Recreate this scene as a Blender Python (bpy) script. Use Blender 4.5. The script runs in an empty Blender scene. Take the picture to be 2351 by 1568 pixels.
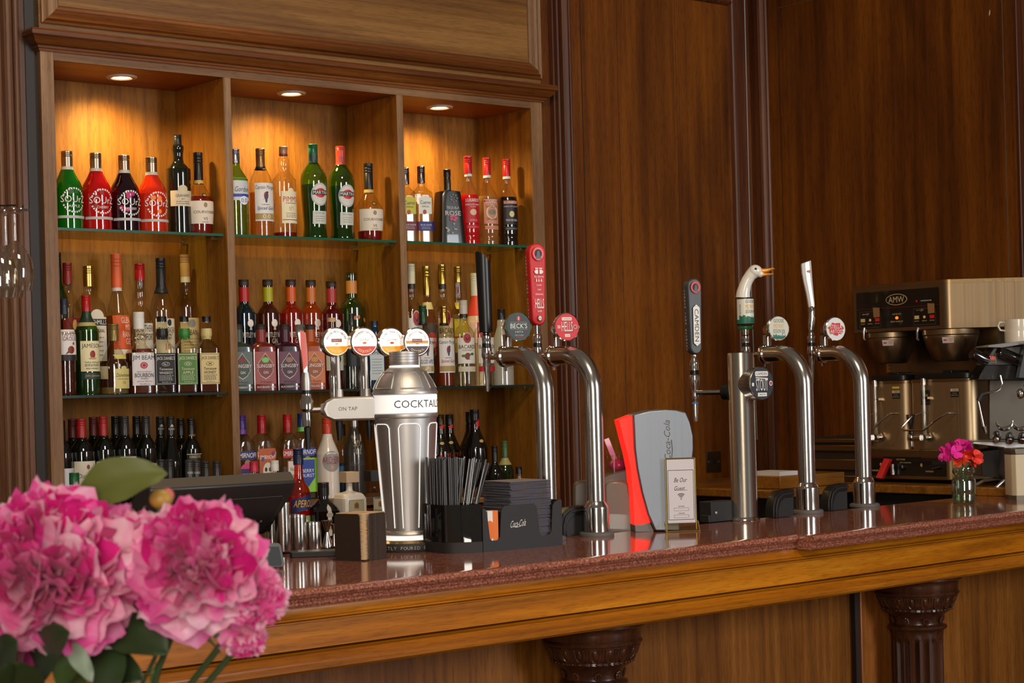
import bpy, bmesh, math, random
from mathutils import Vector, Matrix
random.seed(7)
scn = bpy.context.scene
COL = scn.collection
PI = math.pi
# ---------------------------------------------------------------- camera
F, PX, PY = 4219.0, 1175.5, 898.0
TH, YAW = math.radians(1.535), math.radians(50.54)
CAM = Vector((0, -5.4, 1.535))
FW = Vector((math.cos(YAW), math.sin(YAW), 0)); RT = Vector((math.sin(YAW), -math.cos(YAW), 0)); UP = Vector((0, 0, 1))
cd = bpy.data.cameras.new('camera'); cam = bpy.data.objects.new('camera', cd); COL.objects.link(cam)
cr = RT*math.cos(TH) - UP*math.sin(TH); cu = RT*math.sin(TH) + UP*math.cos(TH)
m = Matrix((cr, cu, -FW)).transposed().to_4x4(); m.translation = CAM; cam.matrix_world = m
cd.sensor_width = 36; cd.lens = 36*F/2351; cd.shift_y = (PY-784)/2351; cd.clip_start = .05; cd.clip_end = 60
cd.dof.use_dof = True; cd.dof.focus_distance = 5.5; cd.dof.aperture_fstop = 14
scn.camera = cam
# ---------------------------------------------------------------- view and light
vs = scn.view_settings; vs.view_transform = 'Standard'; vs.look = 'None'; vs.gamma = 1; vs.exposure = 0.0; vs.use_curve_mapping = False
scn.cycles.transparent_max_bounces = 40; scn.cycles.max_bounces = 10; scn.cycles.caustics_reflective = False; scn.cycles.caustics_refractive = False
scn.cycles.sample_clamp_indirect = 4
W = bpy.data.worlds.new('world'); scn.world = W; W.use_nodes = True
bg = W.node_tree.nodes['Background']; bg.inputs[0].default_value = (1, .84, .66, 1); bg.inputs[1].default_value = .12

def area(name, loc, target, sx, sy, power, col=(1, .95, .88)):
    ld = bpy.data.lights.new(name, 'AREA'); ld.shape = 'RECTANGLE'; ld.size = sx; ld.size_y = sy; ld.energy = power; ld.color = col
    o = bpy.data.objects.new(name, ld); COL.objects.link(o); o.location = loc
    o.rotation_euler = (Vector(target)-Vector(loc)).to_track_quat('-Z', 'Y').to_euler(); return o
# tall windows of the room behind and to the right of the camera
area('window_light', (-1.6, -7.6, 2.3), (3.6, -1, 1.3), 1.3, 2.4, 180, (1, .93, .84))
area('window_light', (5.2, -8.2, 2.4), (4.2, -1, 1.2), 1.3, 2.4, 190, (.93, .96, 1))
area('window_light', (9.6, -5.6, 2.6), (4.6, -1.2, 1.0), .9, 2.2, 75, (.93, .96, 1))
area('overhead_fill', (2.2, -3.4, 4.2), (3.2, -1.2, 1), .7, .7, 60, (1, .8, .58))  # added warm fill from above, no known lamp hangs there

# ---------------------------------------------------------------- picking points of the place
def ray(x, y):
    u, v = x-PX, y-PY
    a = u*math.cos(TH)-v*math.sin(TH); b = u*math.sin(TH)+v*math.cos(TH)
    return FW + RT*(a/F) - UP*(b/F)
def atY(x, y, Y): r = ray(x, y); return CAM + r*((Y-CAM.y)/r.y)
def atX(x, y, X): r = ray(x, y); return CAM + r*((X-CAM.x)/r.x)
def atZ(x, y, z): r = ray(x, y); return CAM + r*((z-CAM.z)/r.z)
def atD(x, y, d): return CAM + ray(x, y)*d
def depth(p): return (Vector(p)-CAM).dot(FW)
BT = 1.12      # bar top height

# ---------------------------------------------------------------- materials
def lin(c):
    return tuple(((v/255)/12.92 if v <= 10.3 else ((v/255+.055)/1.055)**2.4) for v in c[:3]) + (1,)
MATS = {}
def nodes(name):
    mt = bpy.data.materials.new(name); mt.use_nodes = True; nt = mt.node_tree
    return mt, nt, nt.nodes['Principled BSDF'], nt.nodes['Material Output']
def M(c, rough=.5, metal=0, emit=0, coat=0, key='paint'):
    k = (c, rough, metal, emit, coat)
    if k in MATS: return MATS[k]
    mt, nt, b, o = nodes(key); b.inputs['Base Color'].default_value = lin(c); b.inputs['Roughness'].default_value = rough
    b.inputs['Metallic'].default_value = metal; b.inputs['Coat Weight'].default_value = coat
    if emit:
        b.inputs['Emission Color'].default_value = lin(c); b.inputs['Emission Strength'].default_value = emit
    MATS[k] = mt; return mt
def node(nt, t, **kw):
    n = nt.nodes.new(t)
    for k, v in kw.items():
        if k in n.inputs.keys(): n.inputs[k].default_value = v
        else: setattr(n, k, v)
    return n
def coords(nt, scale, rot=(0, 0, 0)):
    tc = node(nt, 'ShaderNodeTexCoord'); mp = node(nt, 'ShaderNodeMapping')
    mp.inputs['Scale'].default_value = scale; mp.inputs['Rotation'].default_value = rot
    nt.links.new(tc.outputs['Object'], mp.inputs[0]); return mp.outputs[0]
def wood(name, c1, c2, c3, axis='z', rough=.38, coat=.3, fine=55., wave=.0, bump=.12, dots=True):
    mt, nt, b, o = nodes(name); L = nt.links
    s = {'x': (.9, fine, fine), 'y': (fine, .9, fine), 'z': (fine, fine, .9)}[axis]
    s2 = tuple(v*.09 if v == fine else v*.55 for v in s)
    n1 = node(nt, 'ShaderNodeTexNoise', Scale=1.0, Detail=5.0, Roughness=.62); L.new(coords(nt, s), n1.inputs['Vector'])
    n2 = node(nt, 'ShaderNodeTexNoise', Scale=1.0, Detail=3.0, Roughness=.55, Distortion=1.2); L.new(coords(nt, s2), n2.inputs['Vector'])
    s3 = tuple(v*5 if v == fine else v*22 for v in s)
    n3 = node(nt, 'ShaderNodeTexNoise', Scale=1.0, Detail=1.0); L.new(coords(nt, s3), n3.inputs['Vector'])
    mx = node(nt, 'ShaderNodeMath', operation='MULTIPLY_ADD'); mx.inputs[1].default_value = .45
    L.new(n1.outputs['Fac'], mx.inputs[0])
    m2 = node(nt, 'ShaderNodeMath', operation='MULTIPLY'); m2.inputs[1].default_value = .55; L.new(n2.outputs['Fac'], m2.inputs[0]); L.new(m2.outputs[0], mx.inputs[2])
    cr_ = node(nt, 'ShaderNodeValToRGB'); L.new(mx.outputs[0], cr_.inputs[0])
    e = cr_.color_ramp.elements; e[0].position = .36; e[0].color = lin(c1); e[1].position = .64; e[1].color = lin(c3)
    k = cr_.color_ramp.elements.new(.5); k.color = lin(c2)
    mr = node(nt, 'ShaderNodeMapRange'); mr.inputs[1].default_value = .52; mr.inputs[2].default_value = .66; mr.inputs[3].default_value = 1; mr.inputs[4].default_value = .78
    L.new(n3.outputs['Fac'], mr.inputs[0])
    mul = node(nt, 'ShaderNodeMixRGB', blend_type='MULTIPLY'); mul.inputs[0].default_value = 1; L.new(cr_.outputs[0], mul.inputs[1]); L.new(mr.outputs[0], mul.inputs[2])
    L.new(mul.outputs[0], b.inputs['Base Color'])
    b.inputs['Roughness'].default_value = rough; b.inputs['Coat Weight'].default_value = coat*.4; b.inputs['Coat Roughness'].default_value = .28; b.inputs['Specular IOR Level'].default_value = .3
    bp = node(nt, 'ShaderNodeBump', Strength=bump, Distance=.002); L.new(mx.outputs[0], bp.inputs['Height']); L.new(bp.outputs[0], b.inputs['Normal'])
    return mt
W_STILE = wood('wood_stile', (106, 74, 48), (136, 100, 68), (164, 128, 92), 'z', .5, .1)
W_RAIL = wood('wood_rail', (92, 62, 38), (118, 84, 56), (146, 110, 76), 'x', .5, .1)
W_CORN = wood('wood_cornice', (84, 44, 14), (112, 62, 22), (142, 86, 38), 'x', .38, .25)
W_BACK = wood('wood_niche', (108, 62, 10), (138, 86, 20), (162, 108, 36), 'z', .6, 0, 30.)
W_BACKX = wood('wood_niche_top', (118, 62, 20), (146, 82, 30), (170, 104, 44), 'x', .4, .3)
W_PANX = wood('wood_head_panel', (92, 58, 24), (122, 82, 38), (146, 104, 54), 'x', .45, .2, 70.)
W_WALL = wood('wood_wall', (68, 32, 3), (102, 53, 8), (132, 74, 15), 'z', .4, .15, 26.)
W_WALLD = wood('wood_wall_frame', (58, 27, 12), (82, 42, 20), (104, 60, 32), 'z', .42, .12)
W_LEFT = wood('wood_wall_left', (80, 52, 36), (104, 70, 50), (124, 88, 64), 'z', .45, .2)
W_BAR = wood('wood_bar_fascia', (142, 80, 5), (176, 104, 10), (200, 128, 24), 'x', .34, .3, 60.)
W_BARX = wood('wood_bar_mould', (122, 66, 5), (152, 88, 10), (180, 112, 22), 'x', .26, 1.4, 60.)
W_PANEL = wood('wood_bar_panel', (92, 50, 12), (122, 72, 22), (150, 94, 36), 'z', .42, .2, 45.)
W_DARK = wood('wood_column', (52, 26, 14), (70, 38, 22), (88, 50, 30), 'z', .28, .5)
W_LEDGE = wood('wood_ledge', (110, 66, 20), (140, 88, 30), (160, 104, 40), 'x', .3, .4)

def speckle(name, a, bb, c, rough=.08):
    mt, nt, b, o = nodes(name); L = nt.links
    v = node(nt, 'ShaderNodeTexNoise', Scale=170.0, Detail=3.0, Roughness=.7); L.new(coords(nt, (1, 1, 1)), v.inputs['Vector'])
    cr_ = node(nt, 'ShaderNodeValToRGB'); L.new(v.outputs['Fac'], cr_.inputs[0]); e = cr_.color_ramp.elements
    e[0].position = .36; e[0].color = lin(a); e[1].position = .66; e[1].color = lin(c); k = e.new(.5); k.color = lin(bb)
    L.new(cr_.outputs[0], b.inputs['Base Color']); b.inputs['Roughness'].default_value = rough; b.inputs['Specular IOR Level'].default_value = .75
    return mt
GRANITE = speckle('granite', (104, 60, 50), (144, 84, 66), (184, 124, 100))

def brushed(name, c, rough=.28, axis='z', scl=220.):
    mt, nt, b, o = nodes(name); L = nt.links
    s = {'x': (1, scl, scl), 'y': (scl, 1, scl), 'z': (scl, scl, 1.)}[axis]
    n = node(nt, 'ShaderNodeTexNoise', Scale=1.0, Detail=2.0); L.new(coords(nt, s), n.inputs['Vector'])
    mr = node(nt, 'ShaderNodeMapRange'); mr.inputs[3].default_value = rough*.75; mr.inputs[4].default_value = rough*1.35; L.new(n.outputs['Fac'], mr.inputs[0]); L.new(mr.outputs[0], b.inputs['Roughness'])
    b.inputs['Base Color'].default_value = lin(c); b.inputs['Metallic'].default_value = 1
    return mt
CHROME = M((214, 210, 206), .12, 1, key='chrome')
STEEL = brushed('brushed_steel', (190, 184, 176), .26, 'y')
STEELV = brushed('brushed_steel_upright', (196, 192, 186), .2, 'z')
SATIN = brushed('satin_steel', (196, 192, 188), .46, 'z', 60)
BLACK = M((20, 19, 19), .35, key='black_plastic')
BLACKM = M((30, 28, 28), .6, key='black_matt')
RUBBER = M((92, 88, 84), .6, key='grey_rubber')
GOLD = M((214, 190, 110), .3, 1, key='gold')
WHITE = M((232, 230, 224), .5, key='white')
LIT = M((250, 246, 240), .5, 0, .62, key='lit_white')
REDLIT = M((255, 38, 24), .4, 0, .9, key='lit_red')

GL = {}
def glass(c=(246, 244, 236), gl=.08, rough=.02, op=0.0, oc=None):
    """Thin glass: a coloured clear pane with a Fresnel gloss; op adds a veil (frosting or a held colour)."""
    k = (c, gl, rough, op, oc)
    if k in GL: return GL[k]
    mt = bpy.data.materials.new('glass'); mt.use_nodes = True; nt = mt.node_tree; L = nt.links
    nt.nodes.remove(nt.nodes['Principled BSDF']); o = nt.nodes['Material Output']
    t = node(nt, 'ShaderNodeBsdfTransparent'); t.inputs[0].default_value = lin(c)
    g = node(nt, 'ShaderNodeBsdfGlossy'); g.inputs['Color'].default_value = (1, 1, 1, 1); g.inputs['Roughness'].default_value = rough
    lw = node(nt, 'ShaderNodeLayerWeight'); lw.inputs['Blend'].default_value = .35
    mr = node(nt, 'ShaderNodeMapRange'); mr.inputs[3].default_value = gl*.6; mr.inputs[4].default_value = min(1, gl*6); L.new(lw.outputs['Facing'], mr.inputs[0])
    pw = node(nt, 'ShaderNodeMath', operation='POWER'); pw.inputs[1].default_value = 2.2
    L.new(lw.outputs['Facing'], pw.inputs[0]); L.new(pw.outputs[0], mr.inputs[0])
    cm = node(nt, 'ShaderNodeMixRGB'); cm.inputs[1].default_value = lin(c); cm.inputs[2].default_value = tuple(v*.42 for v in lin(c)[:3])+(1,)
    p2 = node(nt, 'ShaderNodeMath', operation='POWER'); p2.inputs[1].default_value = 3.5; L.new(lw.outputs['Facing'], p2.inputs[0]); L.new(p2.outputs[0], cm.inputs[0]); L.new(cm.outputs[0], t.inputs[0])
    base = t.outputs[0]
    if op:
        d = node(nt, 'ShaderNodeBsdfDiffuse'); d.inputs[0].default_value = lin(oc or c)
        tl = node(nt, 'ShaderNodeBsdfTranslucent'); tl.inputs[0].default_value = lin(oc or c)
        dm = node(nt, 'ShaderNodeMixShader'); dm.inputs[0].default_value = .45; L.new(d.outputs[0], dm.inputs[1]); L.new(tl.outputs[0], dm.inputs[2])
        mm = node(nt, 'ShaderNodeMixShader'); mm.inputs[0].default_value = op; L.new(t.outputs[0], mm.inputs[1]); L.new(dm.outputs[0], mm.inputs[2]); base = mm.outputs[0]
    mx = node(nt, 'ShaderNodeMixShader'); L.new(mr.outputs[0], mx.inputs[0]); L.new(base, mx.inputs[1]); L.new(g.outputs[0], mx.inputs[2]); L.new(mx.outputs[0], o.inputs['Surface'])
    GL[k] = mt; return mt
CLEAR = glass()
# ---------------------------------------------------------------- mesh building
TXT = {}
def text2d(s):
    """Glyph outlines of the built-in font as a flat mesh, origin centred, cap height 1."""
    if s in TXT: return TXT[s]
    cu_ = bpy.data.curves.new('t', 'FONT'); cu_.body = s; cu_.size = 1; cu_.resolution_u = 2; cu_.align_x = 'LEFT'
    ob = bpy.data.objects.new('t', cu_); me = bpy.data.meshes.new_from_object(ob)
    v = [(p.co.x, p.co.y) for p in me.vertices]; f = [tuple(p.vertices) for p in me.polygons]
    bpy.data.objects.remove(ob); bpy.data.curves.remove(cu_); bpy.data.meshes.remove(me)
    if v:
        x0, x1 = min(a for a, b in v), max(a for a, b in v); y0, y1 = min(b for a, b in v), max(b for a, b in v)
        d = (y1-y0) or 1
        v = [((a-(x0+x1)/2)/d, (b-(y0+y1)/2)/d) for a, b in v]; w = (x1-x0)/d
    else: w = 1
    TXT[s] = (v, f, w); return TXT[s]

class B:
    def __init__(s): s.bm = bmesh.new(); s.mats = []; s.T = Matrix()
    def mi(s, mt):
        if mt not in s.mats: s.mats.append(mt)
        return s.mats.index(mt)
    def v(s, p): return s.bm.verts.new(s.T @ Vector(p))
    def f(s, vs, mi, smooth=False):
        try: fc = s.bm.faces.new(vs)
        except ValueError: return
        fc.material_index = mi; fc.smooth = smooth
    def box(s, x0, x1, y0, y1, z0, z1, mt):
        mi = s.mi(mt); p = [s.v((x, y, z)) for z in (z0, z1) for y in (y0, y1) for x in (x0, x1)]
        for q in ((0, 2, 3, 1), (4, 5, 7, 6), (0, 1, 5, 4), (2, 6, 7, 3), (0, 4, 6, 2), (1, 3, 7, 5)): s.f([p[i] for i in q], mi)
        return s
    def prism(s, poly, a, b, mt, ax='z', cap=True, smooth=False, mt2=None):
        """poly: 2D points, extruded along ax from a to b; ax x: poly=(y,z), y: poly=(x,z), z: poly=(x,y)."""
        mi = s.mi(mt); mc = s.mi(mt2) if mt2 else mi
        def P(q, t): return {'x': (t, q[0], q[1]), 'y': (q[0], t, q[1]), 'z': (q[0], q[1], t)}[ax]
        A = [s.v(P(q, a)) for q in poly]; Bq = [s.v(P(q, b)) for q in poly]; n = len(poly)
        for i in range(n): s.f([A[i], A[(i+1) % n], Bq[(i+1) % n], Bq[i]], mi, smooth)
        if cap: s.f(A[::-1], mc); s.f(Bq, mc)
        return s
    def sweep(s, prof, path, mt, closed=False):
        """prof: (offset outwards, z); path: list of ((x,y),(nx,ny)) stations."""
        mi = s.mi(mt); rings = [[s.v((p[0]+n[0]*o, p[1]+n[1]*o, z)) for o, z in prof] for p, n in path]
        k = len(prof)
        for r0, r1 in zip(rings, rings[1:]):
            for i in range(k-1 if not closed else k): s.f([r0[i], r1[i], r1[(i+1) % k], r0[(i+1) % k]], mi, False)
        if closed: s.f(rings[0][::-1], mi); s.f(rings[-1], mi)
        return s
    def lathe(s, prof, mt, seg=24, o=(0, 0, 0), sq=None, mts=None, ax=None, arc=None):
        """prof: (r, z). sq: squareness per point. ax: direction of the axis."""
        R = Matrix.Identity(3)
        if ax is not None: R = Vector(ax).to_track_quat('Z', 'Y').to_matrix()
        o = Vector(o); rings = []
        for i, (r, z) in enumerate(prof):
            q = sq[i] if sq else 0
            if r < 1e-6: rings.append([s.v(o + R @ Vector((0, 0, z)))]); continue
            ring = []
            for k in range(seg):
                a = 2*PI*k/seg; c_, s_ = math.cos(a), math.sin(a)
                if q:
                    n = 2+q*7; t = (abs(c_)**n+abs(s_)**n)**(-1/n)
                    c_, s_ = c_*t, s_*t
                ring.append(s.v(o + R @ Vector((r*c_, r*s_, z))))
            rings.append(ring)
        for i, (a, b) in enumerate(zip(rings, rings[1:])):
            mi = s.mi(mts[i]) if mts else s.mi(mt)
            if len(a) == 1 and len(b) == 1: continue
            for k in range(seg):
                k2 = (k+1) % seg
                if len(a) == 1: s.f([a[0], b[k2], b[k]][::-1], mi, True)
                elif len(b) == 1: s.f([a[k], a[k2], b[0]], mi, True)
                else: s.f([a[k], a[k2], b[k2], b[k]], mi, True)
        return s
    def cyl(s, p0, p1, r, mt, seg=16, r1=None):
        p0, p1 = Vector(p0), Vector(p1); d = p1-p0; r1 = r if r1 is None else r1
        return s.lathe([(0, 0), (r, 0), (r1, d.length), (0, d.length)], mt, seg, p0, ax=d)
    def tube(s, pts, r, mt, seg=10, cap=True):
        pts = [Vector(p) for p in pts]; mi = s.mi(mt); rings = []; up_ = None
        for i, p in enumerate(pts):
            t = (pts[min(i+1, len(pts)-1)]-pts[max(i-1, 0)]).normalized()
            if up_ is None: up_ = t.orthogonal().normalized()
            up_ = (up_ - t*up_.dot(t)).normalized(); b_ = t.cross(up_)
            rr = r[i] if isinstance(r, (list, tuple)) else r
            rings.append([s.v(p + up_*rr*math.cos(2*PI*k/seg) + b_*rr*math.sin(2*PI*k/seg)) for k in range(seg)])
        for a, b in zip(rings, rings[1:]):
            for k in range(seg): s.f([a[k], a[(k+1) % seg], b[(k+1) % seg], b[k]], mi, True)
        if cap: s.f(rings[0][::-1], mi); s.f(rings[-1], mi)
        return s
    def ell(s, c, rx, ry, rz, mt, seg=14, rg=8):
        n = [(math.sin(PI*i/rg), -math.cos(PI*i/rg)) for i in range(rg+1)]
        T = s.T; s.T = T @ Matrix.Translation(c) @ Matrix.Diagonal((rx, ry, rz, 1)); s.lathe([(max(0, a), b) for a, b in n], mt, seg); s.T = T
        return s
    def text(s, t, w, h, mt, fn, shear=0, dx=0, dy=0, rot=0):
        v, f, w0 = text2d(t); mi = s.mi(mt); kx = (w/w0) if w else h; out = []
        for a, b in v:
            x, y = a*kx+b*h*shear, b*h
            if rot: x, y = x*math.cos(rot)-y*math.sin(rot), x*math.sin(rot)+y*math.cos(rot)
            out.append(s.v(fn(x+dx, y+dy)))
        for q in f: s.f([out[i] for i in q], mi)
        return s
    def rect(s, w, h, mt, fn, dx=0, dy=0, nx=1, ny=1, rad=0):
        mi = s.mi(mt)
        if rad:
            pts = []
            for cx, cy, a0 in ((w/2-rad, h/2-rad, 0), (-w/2+rad, h/2-rad, PI/2), (-w/2+rad, -h/2+rad, PI), (w/2-rad, -h/2+rad, 3*PI/2)):
                for k in range(5): a = a0+k*PI/8; pts.append((cx+rad*math.cos(a), cy+rad*math.sin(a)))
            s.f([s.v(fn(x+dx, y+dy)) for x, y in pts], mi); return s
        g = [[s.v(fn(dx-w/2+w*i/nx, dy-h/2+h*j/ny)) for i in range(nx+1)] for j in range(ny+1)]
        for j in range(ny):
            for i in range(nx): s.f([g[j][i], g[j][i+1], g[j+1][i+1], g[j+1][i]], mi, nx > 1)
        return s
    def disc(s, w, h, mt, fn, dx=0, dy=0, rg=3, seg=24):
        mi = s.mi(mt); c = s.v(fn(dx, dy)); pr = None
        for k in range(1, rg+1):
            r = [s.v(fn(dx+w/2*k/rg*math.cos(2*PI*i/seg), dy+h/2*k/rg*math.sin(2*PI*i/seg))) for i in range(seg)]
            for i in range(seg):
                j = (i+1) % seg
                if pr is None: s.f([c, r[i], r[j]], mi)
                else: s.f([pr[i], r[i], r[j], pr[j]], mi)
            pr = r
        return s
    def poly(s, pts, mt, fn): s.f([s.v(fn(*p)) for p in pts], s.mi(mt)); return s
    def build(s, name, parent=None, sharp=35, bevel=0, mesh_only=False):
        bmesh.ops.recalc_face_normals(s.bm, faces=s.bm.faces) if s.rec else None
        me = bpy.data.meshes.new(name); s.bm.to_mesh(me); s.bm.free()
        for mt in s.mats: me.materials.append(mt)
        me.set_sharp_from_angle(angle=math.radians(sharp))
        ob = bpy.data.objects.new(name, me); COL.objects.link(ob)
        if bevel:
            bv = ob.modifiers.new('bevel', 'BEVEL'); bv.width = bevel; bv.segments = 2; bv.limit_method = 'ANGLE'
        if parent: ob.parent = parent
        return ob
    rec = True
def flat(o, nx=(1, 0, 0), ny=(0, 0, 1)):
    o, nx, ny = Vector(o), Vector(nx), Vector(ny); return lambda x, y: o+nx*x+ny*y
def tag(o, label, cat, group=None):
    o['label'] = label; o['category'] = cat
    if group: o['group'] = group
    return o
def thing(name, label, cat, loc=(0, 0, 0), rz=0, group=None):
    o = bpy.data.objects.new(name, None); COL.objects.link(o); o.location = loc; o.rotation_euler = (0, 0, rz); o.empty_display_size = .05
    return tag(o, label, cat, group)
def struct(o): o['kind'] = 'structure'; return o
def copy_tree(o, parent=None):
    c = o.copy(); COL.objects.link(c); c.parent = parent
    for ch in list(o.children): copy_tree(ch, c)
    return c
def facing(p, yaw=0):
    """Rotation that turns local -Y towards the viewer's side, yaw degrees to the right."""
    d = CAM-Vector(p); return math.atan2(d.y, d.x)+PI/2+math.radians(yaw)
# ================================================================ the room
XR = 5.86                                  # right-hand wall
fl = B(); fl.box(-2.5, 7.5, -9, 1.2, -.05, 0, wood('wood_floor', (70, 44, 26), (92, 60, 36), (110, 76, 46), 'x')); struct(fl.build('floor'))
# back wall: panelled, with an opening behind the shelving unit
YW = .03
b = B()
b.box(1.2, 2.56, YW, YW+.15, 0, 3.9, W_LEFT); b.box(2.56, 4.63, YW+.36, YW+.46, 0, 3.9, W_LEFT); b.box(2.56, 4.63, YW, YW+.46, 2.66, 3.9, W_LEFT)
struct(b.build('wall_back'))
b = B(); b.box(4.63, XR+.1, YW, YW+.15, 0, 3.9, W_WALL); struct(b.build('wall_back_panelled'))
def vmould(x0, prof, name, mt, z0=0, z1=3.9, lab=None):
    q = B(); q.prism([(x0+x, y) for x, y in prof], z0, z1, mt, 'z'); return struct(q.build(name, sharp=25))
# mouldings beside the shelving unit, left and right (upright)
def rounds(x, w, y, h, n=6): return [(x+w*(1-math.cos(PI*i/n))/2, y-h*math.sin(PI*i/n)) for i in range(n+1)]
xl = atY(0, 300, 0).x
vmould(xl-.08, [(0, YW)]+rounds(0, .05, YW-.03, .02)+[(.06, YW-.022)]+rounds(.075, .022, YW-.012, .014)+rounds(.1, .03, YW-.018, .02)+rounds(.14, .02, YW-.006, .01)+[(.165, YW)], 'trim_1', W_LEFT)
b = B(); b.box(2.518, 2.556, YW-.004, YW+.02, 0, 3.9, M((46, 40, 40), .6)); struct(b.build('trim_2'))
xr = 4.700
vmould(xr, [(0, YW)]+rounds(.002, .012, YW-.012, .01)+[(.016, YW-.01)]+rounds(.02, .014, YW-.022, .008)+[(.036, YW-.014)]+rounds(.038, .042, YW-.026, .022)+[(.082, YW-.012)]+rounds(.084, .02, YW-.012, .012)+[(.108, YW)], 'trim_3', W_WALLD)
# the large panel right of the unit: seam, inner bead, frame to the corner
xs = atY(1334, 130, YW).x; xb0 = atY(1675, 40, YW).x; xc = atY(1712, 40, YW).x
b = B(); b.box(xs-.0012, xs+.0012, YW-.0016, YW, 0, 3.9, M((22, 12, 8), .7))
for px_ in (1414, 1548): x = atY(px_, 10, YW).x; b.box(x-.0006, x+.0006, YW-.0008, YW, 0, 3.16, M((40, 20, 10), .7))
struct(b.build('trim_4'))
ztop = atY(1648, 10, YW).z
vmould(xb0, [(-.012, YW)]+rounds(-.008, .024, YW-.01, .012)+[(.02, YW-.012), (.1, YW-.012), (.1, YW)], 'trim_5', W_WALLD)
b = B(); b.prism([(YW, ztop), (YW-.012, ztop+.004), (YW-.02, ztop+.012), (YW-.012, ztop+.024), (YW-.012, ztop+.3), (YW, ztop+.3)], 4.81, xb0+.0, W_WALLD, 'x'); struct(b.build('trim_6'))
b = B(); b.tube([(atY(1709, 0, YW-.015).x, YW-.016, 3.4), (atY(1722, 600, YW-.015).x+.002, YW-.016, 1.9), (atY(1735, 900, YW-.015).x, YW-.016, 1.3)], .0022, M((150, 150, 150), .4), 6)
tag(b.build('wall_cable'), 'thin grey cable clipped down the dark wall corner', 'cable')
# right wall, at a right angle
b = B(); b.box(XR, XR+.15, -6.5, YW+.1, 0, 3.9, W_WALL); struct(b.build('wall_right'))
def rmould(y0, prof, name, mt, z0=0, z1=3.9):
    q = B(); q.prism([(XR-d, y0-t) for t, d in prof], z0, z1, mt, 'z'); return struct(q.build(name, sharp=25))
yb1 = atX(1755, 300, XR).y; yb2 = atX(2341, 100, XR).y; ys = atX(2303, 100, XR).y
rmould(yb1, [(-.4, 0), (-.4, .014), (-.012, .014), (-.01, .02), (-.002, .026), (.008, .022), (.014, .012), (.02, .008), (.026, .008), (.03, 0)], 'trim_7', W_WALLD)
rmould(yb2, [(-.022, 0), (-.016, .01), (-.008, .024), (.004, .026), (.012, .014), (.02, .014), (.03, .026), (.05, .02), (.4, .02), (.4, 0)], 'trim_8', W_WALLD)
b = B(); b.box(XR-.0015, XR, ys-.0015, ys+.0015, 0, 3.9, M((96, 84, 76), .6)); y2 = atX(1793, 300, XR).y; b.box(XR-.001, XR, y2-.001, y2+.001, 0, atX(1800, 22, XR).z, M((20, 10, 6), .6))
zr = atX(1830, 8, XR).z; b.box(XR-.001, XR, ys, y2, zr-.0015, zr+.0015, M((84, 60, 44), .6)); struct(b.build('trim_9'))

# ================================================================ shelving unit set into the wall
X0, X1, X2, X3, X4, X5 = 2.601, 3.218, 3.246, 3.939, 3.967, 4.577
ZH, ND = 2.622, .33
S1, S2, S3 = 2.094, 1.5585, 1.17
u = thing('shelving_unit', 'tall built-in wooden back bar of three lit bays with cornice', 'shelving unit', (0, 0, 0))
b = B(); b.box(2.556, X0, 0, ND, 0, 2.66, W_STILE); b.build('stile', u, bevel=.001)
b = B(); b.box(X5, 4.632, 0, ND, 0, 2.66, W_STILE); b.build('stile', u, bevel=.001)
for a, c in ((X1, X2), (X3, X4)):
    b = B(); b.box(a, c, .0, ND, 0, ZH, W_STILE); b.build('divider', u, bevel=.001)
    for xx in (a, c):   # veneered faces of the divider
        b = B(); b.box(xx-.0008, xx+.0008, .003, ND, 0, ZH-.002, W_BACK); b.build('divider_face', u)
for xx in (X0, X5):
    b = B(); b.box(xx-.0008, xx+.0008, .003, ND, 0, ZH-.002, W_BACK); b.build('side_face', u)
b = B(); b.box(X0, X5, -.0, .018, ZH, 2.67, W_RAIL); b.build('head_rail', u)
for a, c in ((X0, X1), (X2, X3), (X4, X5)):
    b = B(); b.box(a, c, ND, ND+.012, 0, ZH+.02, W_BACK); b.build('back_panel', u)
    b = B(); b.box(a, c, .018, ND, ZH, ZH+.015, W_BACKX); b.build('niche_ceiling', u)
    b = B(); b.box(a, c, .0, ND, S3-.028, S3, W_RAIL); b.build('shelf_board', u)
# cornice: returned at both ends
prof = [(0, 2.648), (.006, 2.648), (.008, 2.655), (.012, 2.657), (.014, 2.664), (.022, 2.667), (.03, 2.674), (.038, 2.688), (.042, 2.69), (.046, 2.693), (.046, 2.705), (.042, 2.712), (.0, 2.716)]
path = [((2.556, .03), (-1, 0)), ((2.556, .0), (-1, -1)), ((4.634, 0), (1, -1)), ((4.634, .03), (1, 0))]
b = B(); b.sweep(prof, path, W_CORN); b.build('cornice', u, sharp=20)
# framed head panel above
hp = B(); hp.box(2.556, 4.634, .004, .03, 2.7, 3.5, W_PANX); hp.build('head_panel', u)
zo = 2.737; zi = zo+.062
fr = [(0, 0), (.010, .0), (.012, .004), (.010, .008), (.014, .011), (.020, .014), (.016, .02), (.022, .032), (.018, .042), (.012, .046), (.012, .054), (.006, .06), (0, .062)]  # (out, inwards)
def framebar(p0, p1, inw, nm):
    q = B(); mi = q.mi(W_CORN if p0[2] == p1[2] else W_STILE); r = []
    for e, p in enumerate((p0, p1)):
        sgn = 1 if e == 0 else -1; ring = []
        for o_, t in fr:
            if p0[2] == p1[2]: ring.append(q.v((p[0]+sgn*t, .004-o_, p[2]+t)))
            else: ring.append(q.v((p[0]+inw*t, .004-o_, p[2]+(t if e == 0 else 0))))
        r.append(ring)
    for i in range(len(fr)-1): q.f([r[0][i], r[1][i], r[1][i+1], r[0][i+1]], mi)
    q.build(nm, u, sharp=20)
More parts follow.
